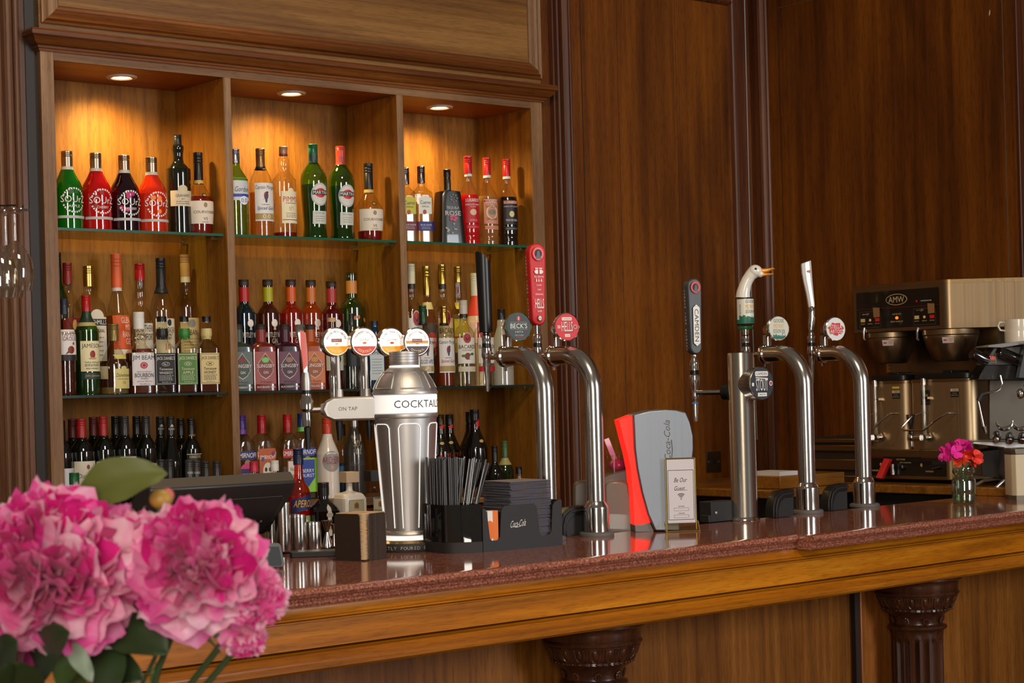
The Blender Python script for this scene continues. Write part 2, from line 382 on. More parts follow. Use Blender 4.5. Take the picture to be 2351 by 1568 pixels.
framebar((2.562, 0, zo), (4.634, 0, zo), 0, 'panel_moulding'); framebar((2.562, 0, zo), (2.562, 0, 3.5), 1, 'panel_moulding'); framebar((4.634, 0, zo), (4.634, 0, 3.5), -1, 'panel_moulding')
# recessed downlights
def glow(c, s): 
    k = ('e', c, s)
    if k not in MATS:
        mt, nt, bb, o = nodes('lamp'); bb.inputs['Emission Color'].default_value = lin(c); bb.inputs['Emission Strength'].default_value = s; MATS[k] = mt
    return MATS[k]
for i, (px_, py_) in enumerate(((279, 179), (669, 216), (1009, 248))):
    p = atZ(px_, py_, ZH-.004); nm = ('left', 'middle', 'right')[i]
    t = thing('downlight', f'round lit spotlight in the ceiling of the {nm} bay', 'spotlight', (p.x, p.y, ZH), 0, 'spotlights over the back bar')
    b = B(); b.lathe([(.052, 0), (.052, -.003), (.048, -.006), (.036, -.006), (.032, -.002), (.031, 0)], M((222, 200, 170), .35, key='trim_ring'), 32); b.build('trim_ring', t)
    b = B(); b.lathe([(.031, -.001), (.0, -.0015)], glow((255, 244, 214), 9), 24); b.build('lamp_face', t)
    ld = bpy.data.lights.new('spot', 'SPOT'); ld.energy = 24; ld.color = (1, .72, .30); ld.spot_size = math.radians(150); ld.spot_blend = .95; ld.shadow_soft_size = .022
    o = bpy.data.objects.new('downlight_lamp', ld); COL.objects.link(o); o.location = (0, 0, -.012); o.parent = t; o.rotation_euler = (math.radians(6), 0, 0)
# glass shelves
GSH = glass((214, 232, 214), .1, .02); GEDGE = M((34, 92, 66), .15, key='glass_edge'); GEDGE2 = M((28, 44, 40), .15, key='glass_edge_dark')
for zz, lv in ((S1, 'upper'), (S2, 'lower')):
    for (a, c), bay in zip(((X0, X1), (X2, X3), (X4, X5)), ('left', 'middle', 'right')):
        t = thing('glass_shelf', f'{lv} glass shelf across the {bay} bay of the back bar', 'shelf', ((a+c)/2, .16, zz), 0, 'glass shelves in the back bar')
        w = (c-a)/2-.004; b = B(); b.box(-w, w, -.14, .155, -.008, 0, GSH); b.build('pane', t)
        b = B(); b.box(-w, w, -.1425, -.1401, -.0082, .0002, GEDGE if zz == S1 else GEDGE2); b.build('front_edge', t)
        for sx in (-1, 1):
            for yy in (-.1, .11):
                b = B(); b.cyl((sx*(w+.004), yy, -.014), (sx*(w-.022), yy, -.014), .0055, CHROME, 10); b.cyl((sx*(w-.016), yy, -.014), (sx*(w-.016), yy, -.008), .004, CHROME, 8); b.build('shelf_peg', t)
# back counter under the unit
b = B(); b.box(2.2, 4.9, -.52, -.005, .98, 1.035, W_LEDGE); tag(b.build('back_counter', bevel=.004), 'low wooden counter along the foot of the bottle shelves', 'counter')
b = B(); b.box(2.25, 4.85, -.48, -.02, .0, .979, M((28, 22, 20), .5)); tag(b.build('counter_cabinet'), 'dark cabinet under the low wooden back counter', 'cabinet')
# ================================================================ the bar
def yl(x): return -2.057+.034*(x-2.105)
def yr(x): return -2.052+.060*(x-3.80)
XJ = 3.805
nl = Vector((.034, -1)).normalized(); nr = Vector((.060, -1)).normalized()
nose = [(-.03, 1.12), (-.009, 1.12), (-.003, 1.1185), (.001, 1.114), (.002, 1.109), (-.001, 1.103), (-.007, 1.099), (-.011, 1.0975), (-.012, 1.095), (-.0125, 1.0935), (-.009, 1.091), (-.006, 1.087), (-.0075, 1.084), (-.011, 1.082), (-.0115, 1.0805), (-.03, 1.0805)]
def slab(name, poly, path, lab):
    b = B(); b.prism(poly, 1.0805, 1.12, GRANITE, 'z'); b.sweep(nose, path, GRANITE, closed=True)
    return tag(b.build(name, sharp=30), lab, 'bar top')
e = .03
slab('granite_bar_top', [(1.0, yl(1)+e), (XJ, yl(XJ)+e), (XJ, -1.50), (3.36, -1.50), (3.28, -1.16), (1.0, -1.16)], [((1.0, yl(1)), nl), ((XJ, yl(XJ)), nl)], 'long speckled red granite bar top with moulded edge, left slab carrying the cocktail tower')
slab('granite_bar_top', [(XJ+.0008, yr(XJ)+e), (5.40, yr(5.4)+e), (5.40, -1.41), (XJ+.0008, -1.50)], [((XJ+.0008, yr(XJ)), nr), ((5.60, yr(5.6)), nr)], 'speckled red granite bar top, right slab carrying the flower jar')
bar = thing('bar_counter', 'long panelled wooden bar front with moulded fascia under the granite', 'bar counter', (0, 0, 0))
path = [((1.0, yl(1)), nl), ((XJ, (yl(XJ)+yr(XJ))/2), (nl+nr).normalized()), ((5.4, yr(5.4)), nr)]
b = B(); b.sweep([(-.06, 1.08), (-.036, 1.08), (-.034, 1.069), (-.029, 1.061), (-.025, 1.0585), (-.06, 1.0585)], path, W_BARX, True); b.build('cove_moulding', bar, sharp=25)
b = B(); b.sweep([(-.06, 1.058), (-.021, 1.058), (-.014, 1.0572), (-.0125, 1.0545), (-.0185, 1.0528), (-.0135, 1.0512), (-.0135, 1.0485), (-.0195, 1.047), (-.06, 1.047)], path, W_BARX, True); b.build('bead_moulding', bar, sharp=25)
b = B(); b.sweep([(-.06, 1.0465), (-.022, 1.0465), (-.022, .990), (-.06, .990)], path, W_BAR, True); b.build('fascia', bar)
b = B(); b.sweep([(-.06, .9895), (-.046, .9895), (-.044, .986), (-.030, .984), (-.028, .981), (-.012, .980), (-.004, .972), (.002, .966), (.002, .963), (.010, .9625), (.014, .958), (.014, .950), (.008, .944), (-.004, .943), (-.26, .943), (-.26, .95), (-.06, .985)], path, W_BARX, True); b.build('lower_moulding', bar, sharp=25)
def pan(o, z0, z1): return [(o, z0), (o, z1), (o-.02, z1), (o-.02, z0)]
b = B(); b.sweep(pan(-.27, 0, .943), path, W_PANEL, True); b.build('front_panel', bar)
b = B(); b.box(1.0, 5.4, -1.66, -1.52, .0, 1.08, M((24, 16, 12), .7)); b.build('carcass', bar)
capital = [(.0, .943), (.134, .943), (.134, .934), (.128, .930), (.125, .924), (.1235, .918), (.1235, .903), (.121, .900), (.125, .897), (.1268, .893), (.125, .889), (.1195, .887), (.1175, .880), (.112, .862), (.103, .850), (.101, .8475), (.102, .841), (.096, .837), (.084, .829), (.076, .818), (.0725, .808), (.074, .799), (.080, .794), (.086, .7925), (.0885, .788), (.086, .7835), (.080, .780), (.077, .776), (.0765, .765)]
def column(px_, py_, Y, lab):
    p = atY(px_, py_, Y); t = thing('fluted_column', lab, 'column', (p.x, p.y, 0), 0, 'dark columns of the bar front')
    b = B(); b.lathe(capital, W_DARK, 48)
    n = 18
    for k in range(n):
        a = 2*PI*k/n; T = b.T; b.T = Matrix.Rotation(a, 4, 'Z'); w = .0125
        pts = [(.1195-.0*i, 0, 0) for i in range(2)]
        u_ = [(-w, .885), (-w, .872), (-w*.85, .861), (-w*.5, .853), (0, .8495), (w*.5, .853), (w*.85, .861), (w, .872), (w, .885)]
        def rr(z): return .1195-(.887-z)*.42 if z < .887 else .1195
        b.tube([(x_, -rr(z)-.001, z) for x_, z in u_], .0022, W_DARK, 6)
        T2 = b.T; b.T = T2 @ Matrix.Translation((0, -rr(.870)+.003, .871)) @ Matrix.Rotation(.35, 4, 'X'); b.ell((0, 0, 0), .008, .008, .015, W_DARK, 10, 6); b.T = T2
        b.T = Matrix.Rotation(a+PI/n, 4, 'Z'); b.tube([(0, -rr(.885)-.001, .885), (0, -rr(.852)-.001, .852)], [.003, .0012], W_DARK, 6); b.T = T
    for k in range(40):
        a = 2*PI*k/40; w = .0062 if k % 3 == 0 else .0035
        T = b.T; b.T = Matrix.Rotation(a, 4, 'Z'); b.ell((0, -.1035, .8445), w, .0035, .0036, W_DARK, 8, 6); b.T = T
    for k in range(8):
        T = b.T; b.T = Matrix.Rotation(2*PI*k/8+.2, 4, 'Z') @ Matrix.Translation((0, -.0765, .8105)) @ Matrix.Rotation(.25, 4, 'X')
        for j in range(8):
            a = 2*PI*j/8; b.ell((.008*math.cos(a), -.002, .008*math.sin(a)), .0048, .004, .0048, W_DARK, 6, 4)
        b.ell((0, -.004, 0), .0035, .003, .0035, W_DARK, 6, 4); b.T = T
    b.build('capital', t, sharp=40)
    b = B(); mi = b.mi(W_DARK); nf = 16; rings = []
    zs = [.766, .757, .753, .748, .742, .736, .7, .5, .06]
    for j, z in enumerate(zs):
        d = [0, 0, .25, .6, .9, 1, 1, 1, 1][j]; ring = []
        for k in range(nf):
            for i in range(6):
                a = 2*PI*(k+i/6)/nf; q = i/6; dep = 0
                if .2 < q < .95: dep = math.sin(PI*(q-.17)/.66)*.0125*d if .17 < q < .83 else 0
                ring.append(b.v(((.0755-dep)*math.cos(a), (.0755-dep)*math.sin(a), z)))
        rings.append(ring)
    for r0, r1 in zip(rings, rings[1:]):
        for i in range(len(r0)): b.f([r0[i], r0[(i+1) % len(r0)], r1[(i+1) % len(r0)], r1[i]], mi)
    b.build('fluted_shaft', t, sharp=30)
    b = B(); b.lathe([(.0, .06), (.09, .06), (.1, .045), (.09, .03), (.11, .02), (.11, 0), (0, 0)], W_DARK, 32); b.build('base', t)
    return p
c1 = column(1362, 1500, -1.895, 'dark carved fluted column under the middle of the bar, cropped at its capital')
c2 = column(2106, 1400, -1.855, 'dark carved fluted column under the right part of the bar, its flutes visible')
# pilaster strips behind the columns
for i, c_ in enumerate((c1, c2)):
    yy = (yl if i == 0 else yr)(c_.x)+.262
    b = B(); b.box(c_.x-.15, c_.x+.10, yy-.012, yy+.01, 0, .943, wood('wood_pilaster', (96, 46, 16), (124, 66, 24), (148, 88, 36), 'z', .35, .4)); b.build('pilaster_strip', bar, bevel=.003)
    b = B(); b.box(c_.x-.168, c_.x-.15, yy-.004, yy+.01, 0, .943, M((24, 12, 8), .6)); b.build('shadow_gap', bar)
x = atY(1735, 1500, -1.75).x; b = B(); b.box(x-.0008, x+.0008, yl(x)+.2695, yl(x)+.27, 0, .943, M((50, 28, 12), .7)); b.build('panel_joint', bar)
# ================================================================ bottles
# outlines: (radius, height) as shares of the body radius and the bottle height; last entries: where the cap starts, its radius, squareness
SH = {
 'sour': ([(0,0),(.92,0),(1,.03),(1,.46),(.97,.53),(.86,.595),(.64,.67),(.47,.74),(.40,.79),(.38,1)], .80, .385, 0),
 'mart': ([(0,0),(.86,0),(.92,.02),(.84,.12),(.88,.25),(1,.54),(1,.61),(.92,.68),(.62,.755),(.38,.80),(.34,.84),(.34,1)], .885, .36, 0),
 'spir': ([(0,0),(.95,0),(1,.02),(1,.60),(.95,.65),(.75,.71),(.5,.765),(.40,.80),(.36,.84),(.36,1)], .84, .38, 0),
 'capt': ([(0,0),(.96,0),(1,.02),(.98,.55),(.94,.62),(.76,.69),(.52,.755),(.40,.80),(.38,1)], .79, .385, 0),
 'pimm': ([(0,0),(.96,0),(1,.02),(1,.58),(.92,.64),(.66,.69),(.48,.72),(.44,.75),(.50,.80),(.46,.86),(.36,.885),(.34,1)], .90, .37, 0),
 'cour': ([(0,0),(.84,0),(.88,.03),(1,.28),(1,.38),(.93,.44),(.66,.52),(.42,.60),(.34,.65),(.32,1)], .655, .335, 0),
 'port': ([(0,0),(.98,0),(1,.02),(1,.60),(.95,.645),(.7,.69),(.46,.73),(.42,.80),(.5,.86),(.46,.89),(.36,.90),(.36,1)], .89, .34, 0),
 'luxa': ([(0,0),(.98,0),(1,.05),(.93,.09),(.98,.13),(1,.17),(.97,.46),(.98,.5),(.88,.57),(.6,.64),(.42,.70),(.36,.76),(.34,1)], .80, .40, 0),
 'wine': ([(0,0),(.97,0),(1,.02),(1,.60),(.97,.65),(.8,.71),(.52,.765),(.40,.80),(.37,1)], .80, .38, 0),
 'burg': ([(0,0),(.97,0),(1,.02),(1,.46),(.93,.54),(.7,.65),(.48,.74),(.40,.80),(.37,1)], .80, .40, 0),
 'squa': ([(0,0),(.97,0),(1,.02),(1,.40),(.92,.47),(.66,.57),(.42,.68),(.34,.74),(.32,1)], .76, .36, 0),
 'jimb': ([(0,0),(.98,0),(1,.02),(1,.44),(.97,.50),(.7,.55),(.50,.585),(.42,.63),(.50,.69),(.42,.77),(.38,.8),(.38,1)], .79, .44, .5),
 'whit': ([(0,0),(.97,0),(1,.02),(1,.64),(.96,.68),(.72,.735),(.46,.77),(.41,.80),(.40,.94),(.40,1)], .945, .44, 0),
 'jack': ([(0,0),(.98,0),(1,.02),(1,.53),(.97,.57),(.72,.63),(.46,.68),(.44,.71),(.52,.76),(.46,.86),(.40,.92),(.40,1)], .93, .43, 1),
 'slin': ([(0,0),(.98,0),(1,.02),(1,.60),(.94,.66),(.68,.705),(.42,.735),(.40,.77),(.38,1)], .92, .42, 1),
 'tros': ([(0,0),(.99,0),(1,.02),(.80,.64),(.76,.68),(.56,.705),(.28,.72),(.26,.74),(.26,1)], .90, .27, .8),
 'cuer': ([(0,0),(.98,0),(1,.02),(.98,.60),(.92,.65),(.64,.70),(.38,.74),(.36,.78),(.36,1)], .78, .40, .35),
 'bush': ([(0,0),(.97,0),(1,.02),(1,.64),(.93,.70),(.66,.765),(.42,.79),(.38,.83),(.38,1)], .84, .40, .6),
 'disa': ([(0,0),(.98,0),(1,.03),(1,.58),(.95,.66),(.80,.71),(.40,.735),(.25,.76),(.24,.86),(.24,.9)], .86, .56, 1),
 'arch': ([(0,0),(.98,0),(1,.02),(1,.50),(.93,.58),(.66,.68),(.44,.76),(.40,.82),(.38,1)], .80, .42, 0),
 'baca': ([(0,0),(.94,0),(1,.04),(1,.56),(.95,.62),(.74,.67),(.46,.71),(.40,.76),(.37,.80),(.37,1)], .84, .40, .0),
 'glen': ([(0,0),(.97,0),(1,.03),(.99,.42),(.95,.50),(.84,.57),(.58,.66),(.40,.73),(.36,.78),(.34,1)], .76, .42, 0),
 'sout': ([(0,0),(.97,0),(1,.02),(1,.50),(.97,.56),(.8,.62),(.48,.665),(.43,.70),(.48,.76),(.42,.84),(.38,1)], .87, .43, 0),
 'mali': ([(0,0),(.97,0),(1,.03),(1,.40),(.9,.5),(.7,.62),(.5,.72),(.38,.80),(.34,1)], .86, .36, 0),
 'bail': ([(0,0),(.97,0),(1,.02),(1,.46),(.92,.54),(.64,.64),(.42,.73),(.38,.78),(.34,1)], .86, .37, 0),
 'hend': ([(0,0),(.98,0),(1,.02),(1,.52),(.97,.58),(.66,.68),(.40,.74),(.36,.78),(.36,1)], .80, .40, .2),
 'aper': ([(0,0),(.97,0),(1,.02),(1,.50),(.98,.56),(.8,.62),(.52,.67),(.42,.72),(.38,.80),(.34,1)], .84, .46, 0),
 'mixr': ([(0,0),(.97,0),(1,.02),(1,.55),(.8,.66),(.5,.80),(.44,.9),(.44,1)], .88, .5, 0),
}
def prof_r(pr, t):
    for (r0, h0), (r1, h1) in zip(pr, pr[1:]):
        if h0 <= t <= h1 and h1 > h0: return r0+(r1-r0)*(t-h0)/(h1-h0)
    return pr[-1][0]
def smooth_prof(pr):
    out = [pr[0], pr[1]]
    for i in range(1, len(pr)-1):
        p0, p1, p2, p3 = pr[max(i-1, 1)], pr[i], pr[i+1], pr[min(i+2, len(pr)-1)]
        for k in (1, 2, 3, 4):
            t = k/4
            def cr(j): return .5*((2*p1[j])+(-p0[j]+p2[j])*t+(2*p0[j]-5*p1[j]+4*p2[j]-p3[j])*t*t+(-p0[j]+3*p1[j]-3*p2[j]+p3[j])*t**3)
            h = max(cr(1), out[-1][1]); lo, hi = sorted((p1[0], p2[0])); out.append((min(max(cr(0), lo), hi), min(h, 1)))
    return out
SM = {k: (smooth_prof(v[0]),)+v[1:] for k, v in SH.items()}
NB = {}
def bottle(name, label, kind, px_, top, w, Y, zb, body, cap, liq=None, lab=(), yaw=22, neck=None, group=None, capn=None, fill=.6):
    """px: column of the bottle's middle, top: row of its top, w: width, all read off the photograph; Y: row on the shelf."""
    pr, cs, crr, sq = SM[kind]
    p = atY(px_, top, Y); H = p.z-zb
    q = atY(px_+ (H*F/depth(p))*.5*math.tan(TH), top+H*.5*F/depth(p), Y)
    R = w/2*depth(q)/F
    t = thing(name, label, 'bottle', (q.x, q.y, zb+.0008), facing(q, yaw), group)
    seg = 32 if not sq else 40
    def sqz(h): return sq*max(0, min(1, (.74-h)/.1)) if sq else 0
    b = B(); P = [(r*R, h*H) for r, h in pr if h <= cs+.02]; P.append((crr*R*.8, cs*H+.004)); b.lathe(P, body, seg, sq=[sqz(z/H) for r, z in P]); b.build('glass_body', t)
    if liq is not None:
        b = B(); k = .93; P = [(0, .012*H)]+[(r*R*k, max(h, .012)*H) for r, h in pr[1:] if h < fill]; P.append((prof_r(pr, fill)*R*k, fill*H)); P.append((0, fill*H))
        b.lathe(P, liq, seg, sq=[sqz(z/H) for r, z in P]); b.build('liquid', t)
    # cap
    b = B(); rc = crr*R; z0 = cs*H
    if kind == 'disa': b.prism([(-rc, -rc), (rc, -rc), (rc, rc), (-rc, rc)], z0, H, cap)
    else:
        P = [(0, z0), (rc*.98, z0)]; n = 3
        for i in range(n): zz = z0+(H-z0)*(.62+.1*i); P += [(rc, zz), (rc*.94, zz+.0015), (rc, zz+.003)]
        P += [(rc, H-.0012), (rc*.9, H), (0, H)]; b.lathe(P, cap, 20)
    if capn: b.lathe([(rc*1.02, z0), (rc*1.03, z0+.001), (rc*1.03, z0+(H-z0)*capn[0]), (rc*1.01, z0+(H-z0)*capn[0]+.0005)], capn[1], 20)
    b.build('cap', t)
    def rad(z): return prof_r(pr, z/H)*R
    def mapper(eps):
        def fn(x, z):
            r = rad(z)+eps; s_ = sqz(z/H)
            a = max(-1.5, min(1.5, x/max(r, .004)))
            c0, c1 = math.sin(a), math.cos(a)
            if s_ > .3:
                lim = r*.9; xx = max(-lim, min(lim, x)); n_ = 2+s_*7; yy = r*max(0, 1-abs(xx/r)**n_)**(1/n_); return (xx, -yy-eps*.5, z)
            return (r*c0, -r*c1, z)
        return fn
    if lab:
        b = B(); b.rec = True
        for i, o in enumerate(lab):
            fn = mapper(.0006+.00032*min(i, 6)); k = o[0]
            if k == 'r':  # rectangle z0 z1 width(as share of 2R)
                _, z0_, z1_, w_, c_ = o[:5]; b.rect(min(w_*2*R, 2.9*R), (z1_-z0_)*H, M(c_, .5, key='label_paper'), fn, (o[5]*2*R if len(o) > 5 else 0), (z0_+z1_)/2*H, 14, 6)
            elif k == 'e': b.disc(o[2]*2*R, o[3]*H, M(o[4], .5, key='label_paper'), fn, 0, o[1]*H)
            elif k == 'd': b.disc(o[3]*2*R, o[4]*H, M(o[5], .5, key='label_paper'), fn, o[1]*2*R, o[2]*H, 2, 14)
            elif k == 'p':  # free outline, cut fine so that it follows the round glass
                tb = bmesh.new(); tb.faces.new([tb.verts.new((x_*2*R, z_*H, 0)) for x_, z_ in o[1]]); bmesh.ops.triangulate(tb, faces=tb.faces)
                wd_ = max(x_ for x_, z_ in o[1])-min(x_ for x_, z_ in o[1])
                if wd_ > .15: bmesh.ops.subdivide_edges(tb, edges=tb.edges, cuts=7 if wd_ > .4 else 3, use_grid_fill=True)
                mi = b.mi(M(o[2], .5, key='label_paper')); vv = {q.index: b.v(fn(q.co.x, q.co.y)) for q in (tb.verts.index_update() or tb.verts)}
                for q in tb.faces: b.f([vv[w_.index] for w_ in q.verts], mi)
                tb.free()
            elif k == 't': _, s_, z_, h_, w_, c_ = o[:6]; b.text(s_, w_*2*R, h_*H, M(c_, .5, key='label_ink'), fn, o[6] if len(o) > 6 else 0, (o[7]*2*R if len(o) > 7 else 0), z_*H)
            elif k == 'o':  # ring of small wedges
                for j in range(28):
                    a0, a1 = 2*PI*(j-.3)/28, 2*PI*(j+.3)/28; pts = [(o[2]*2*R/2*rr_*math.cos(a), o[1]*H+o[2]*2*R/2*rr_*math.sin(a)) for rr_, a in ((1, a0), (1, a1), (.86, a1), (.86, a0))]
                    if o[4] if len(o) > 4 else 1:
                        if 2 <= j <= 26 and abs(math.sin(2*PI*j/28)) > .3: b.poly(pts, M(o[3], .4, key='label_ink'), fn)
        b.build('label', t)
    if neck:
        b = B()
        for z0_, z1_, c_ in neck:
            n = 5; P = [(rad((z0_+(z1_-z0_)*i/n)*H)+.0007, (z0_+(z1_-z0_)*i/n)*H) for i in range(n+1)]; b.lathe(P, M(c_, .4, key='label_paper'), 24)
        b.build('neck_band', t)
    return t
def liquid(c, op=.75): return glass(c, .02, .2, op, c)
def fine(z0, z1, n, w, c, dx=0):
    """rows of small print, as thin word-like dashes"""
    out = []
    for i in range(n):
        z = z1-(z1-z0)*(i+.5)/n; rnd = random.Random(i*7+n); x = -w/2
        while x < w/2-.04:
            l = rnd.uniform(.03, .1); out.append(('r', z-.003, z+.003, min(l, w/2-x), c, dx+x+l/2)); x += l+.025
    return out
def capc(c, r=.35, m=0): return M(c, r, m, key='cap')
ALU = M((168, 150, 130), .3, 1, key='cap_metal'); GOLDC = M((214, 178, 92), .28, 1, key='cap_gold'); CBLK = capc((24, 22, 22)); CRED = capc((178, 24, 26), .3)
YA, YB, YC = .085, .225, .10
# ---- upper shelf, left bay
def sourz(px_, top, c, lc, flav, nm, splash, glow_=None):
    L = [('r', .13, .165, 1.3, (190, 190, 186)), ('o', .36, .86, (236, 232, 226)), ('t', 'SOUrZ', .375, .085, .94, (240, 238, 234)), ('t', flav, .285, .032, .42, (238, 234, 228))]
    for k in range(5): L.insert(0, ('d', random.Random(px_+k).uniform(-.35, .1), random.Random(top+k).uniform(.25, .5), .16, .06, splash))
    bottle('liqueur_bottle', nm, 'sour', px_, top, 68, YA, S1, glass(c, .1, .03, .55, lc), ALU, liquid(lc, .8), L, 24, [(.76, .80, (206, 196, 180))], 'sour liqueur bottles', fill=.74)
sourz(153, 348, (60, 190, 60), (18, 150, 20), 'APPLE', 'green sour liqueur bottle at the left end of the top shelf', (20, 96, 20))
sourz(219, 352, (250, 50, 40), (226, 16, 22), 'CHERRY', 'bright red cherry sour liqueur bottle beside the green one', (150, 6, 16))
sourz(284, 357, (120, 20, 60), (58, 6, 30), 'RASPBERRY', 'dark purple raspberry sour liqueur bottle with silver cap', (196, 20, 110))
sourz(347, 362, (255, 120, 50), (240, 74, 26), '', 'orange-red sour liqueur bottle, fourth from the left on the top shelf', (246, 140, 50))
bottle('port_bottle', 'tall black port bottle with a pale arched label', 'port', 407, 310, 56, .11, S1, M((20, 22, 14), .06, coat=.6, key='dark_glass'), CBLK, None,
       [('r', .275, .43, 1.1, (214, 200, 170)), ('e', .445, .42, .08, (214, 200, 170)), ('t', "GRAHAM'S", .38, .03, .62, (60, 50, 40)), ('t', '2017', .345, .015, .16, (90, 70, 50))]+fine(.29, .33, 2, .6, (120, 110, 90)), 20)
CG = [('r', .125, .40, 1.22, (230, 218, 198)), ('e', .35, .14, .06, (150, 130, 90)), ('t', 'COURVOISIER', .265, .032, .86, (96, 50, 40)), ('t', 'VS', .185, .035, .15, (110, 50, 44)), ('t', 'COGNAC', .145, .014, .26, (120, 90, 70)), ('d', 0, .47, .18, .05, (30, 26, 22)), ('d', 0, .47, .12, .03, (196, 160, 90))]
bottle('cognac_bottle', 'cognac bottle in the left bay, half full, black capsule', 'cour', 454, 351, 66, .10, S1, CLEAR, CBLK, liquid((176, 40, 20)), CG, 26, [(.62, .66, (206, 170, 90))], 'cognac bottles', fill=.46)
b = B(); p = atY(369, 440, .24); b.lathe([(0, 0), (.02, 0), (.022, .01), (.018, .06), (.022, .1), (.021, .1), (.017, .06), (.02, .012), (0, .01)], CLEAR, 20); o = b.build('glass_tumbler'); o.location = (p.x, p.y, S1+.001); o.scale = (1, 1, 1.3)
tag(o, 'small clear glass behind the orange-red liqueur bottle', 'glass')
# ---- upper shelf, middle bay
bottle('gin_bottle', 'green gin bottle with blue band, half behind the divider', 'spir', 539, 343.6, 56, YA, S1, glass((176, 214, 80), .1, .02, .12, (90, 140, 20)), M((150, 156, 170), .3, 1), None,
       [('r', .40, .66, 1.0, (206, 210, 214)), ('r', .44, .475, 1.02, (40, 70, 170)), ('t', "Gordon's", .53, .06, .8, (50, 50, 60), .2), ('e', .40, .42, .1, (240, 240, 244)), ('t', '0.0', .40, .05, .3, (40, 60, 150))], 40)
def captain(px_, top, w, Y, zb, c, lq, mid, bot, nm, extra=()):
    L = [('r', .17, .60, .98, (230, 226, 220)), ('t', 'Captain Morgan', .545, .055, .94, (40, 38, 44), .15), ('e', .455, .2, .09, (150, 30, 34)), ('e', .425, .11, .10, (44, 50, 90)), ('d', .05, .49, .1, .03, (60, 40, 30)), ('p', [(-.16, .40), (-.14, .405), (.1, .47), (.08, .475)], (60, 56, 60)), ('t', mid, .31, .05, .78, (60, 76, 130) if extra else (170, 40, 40), .2), ('r', .19, .255, .98, (176, 146, 84)), ('t', bot, .222, .05, .34, (250, 246, 236))]+fine(.345, .365, 1, .4, (90, 80, 80))
    return bottle('rum_bottle', nm, 'capt', px_, top, w, Y, zb, c, extra[0] if extra else GOLDC, lq, L, 24, [(.76, .79, (36, 34, 40))], fill=.5)
captain(597, 342, 55, YA, S1, CLEAR, liquid((222, 150, 50), .6), 'Spiced Gold', '0.0', 'clear alcohol-free spiced rum bottle with a golden cap, top shelf', (M((150, 112, 70), .35, .8),))
bottle('fruit_cup_bottle', 'nearly empty clear bottle with red lettered white label', 'pimm', 650, 337.5, 54, YA, S1, CLEAR, M((170, 130, 110), .4, .3, key='cap'), liquid((150, 24, 14)), [('r', .15, .50, .86, (236, 226, 190)), ('e', .50, .3, .07, (236, 226, 190)), ('t', "PIMM'S", .415, .06, .72, (190, 40, 34)), ('t', 'Nº1', .31, .05, .2, (200, 170, 120)), ('r', .185, .192, .8, (110, 70, 40))]+fine(.21, .27, 3, .5, (150, 130, 100))+fine(.36, .38, 1, .5, (90, 40, 30)), 34, [(.9, .925, (130, 30, 30))], fill=.055)
def martini(px_, top, c, s_, cap, nm, nc):
    L = [('e', .46, .74, .24, (206, 204, 198)), ('e', .46, .70, .226, (170, 170, 166)), ('e', .46, .66, .212, (214, 212, 206)), ('e', .475, .44, .10, (206, 34, 34)), ('r', .455, .503, .66, (24, 22, 22)), ('t', 'MARTINI', .479, .034, .6, (244, 240, 232)), ('r', .15, .285, .62, (206, 206, 196)), ('t', s_, .262, .016, .4, (50, 60, 50))]+fine(.17, .24, 3, .4, (110, 120, 110))
    bottle('vermouth_bottle', nm, 'mart', px_, top, 61, YA, S1, glass(c, .12, .02, .10, (70, 130, 10)), cap, glass((110, 170, 30), .02, .2, .4, (50, 120, 8)), L, 30, [(.80, .885, nc)], 'vermouth bottles', fill=.57)
martini(718, 332, (160, 206, 60), 'EXTRA DRY', capc((16, 92, 60), .3), 'green vermouth bottle with a green cap', (30, 70, 70))
martini(781, 337, (150, 196, 60), 'ROSSO', capc((196, 60, 44), .3), 'green vermouth bottle with a red cap', (170, 60, 50))
bottle('cognac_bottle', 'cognac bottle in the middle bay, nearly empty', 'cour', 845, 376, 63, YA, S1, CLEAR, CBLK, liquid((170, 30, 16)), CG, 24, [(.62, .66, (206, 170, 90))], 'cognac bottles', fill=.12)
# ---- upper shelf, right bay
def cuervo(px_, top, yaw, rc, lc, nm):
    bottle('tequila_bottle', nm, 'cuer', px_, top, 45, YA, S1, CLEAR, M((120, 116, 120), .25, 1, key='cap_metal'), liquid((226, 190, 110), .35), [('r', .37, .58, .7, lc), ('e', .585, .5, .05, lc), ('t', 'Cuervo', .52, .05, .56, (30, 30, 30), .1), ('t', 'ESPECIAL', .465, .02, .4, (60, 60, 60)), ('d', -.06, .395, .2, .06, (170, 70, 30)), ('r', .15, .27, 1.1, rc), ('t', 'BLUE AGAVE', .225, .022, .6, (210, 214, 230))]+fine(.165, .205, 2, .5, (180, 180, 200)), yaw, None, 'tequila bottles', fill=.5)
cuervo(930, 386, 22, (110, 30, 34), (196, 190, 60), 'clear tequila bottle with yellow label, mostly behind the right divider')
cuervo(966, 382.6, 22, (34, 40, 110), (226, 226, 214), 'clear tequila bottle with a white and navy label')
bottle('liqueur_bottle', 'black tapering bottle with a small pink rose', 'tros', 1026, 390, 64, YA, S1, M((26, 24, 20), .3, coat=.4, key='black_glass'), CBLK, None, [('t', 'TEQUILA', .47, .04, .5, (206, 200, 196)), ('t', 'ROSE', .40, .06, .6, (214, 208, 204))]+[('d', .0+.1*math.cos(k*1.26), .335+.03*math.sin(k*1.26), .14, .03, (206, 80, 110)) for k in range(5)]+[('d', .05+.12*math.cos(k*.9), .60+.05*math.sin(k*.9), .07, .018, (130, 126, 122)) for k in range(7)]+[('d', random.Random(k).uniform(-.36, .1), random.Random(k+9).uniform(.12, .26), .08, .02, (180, 176, 172)) for k in range(9)], 24)
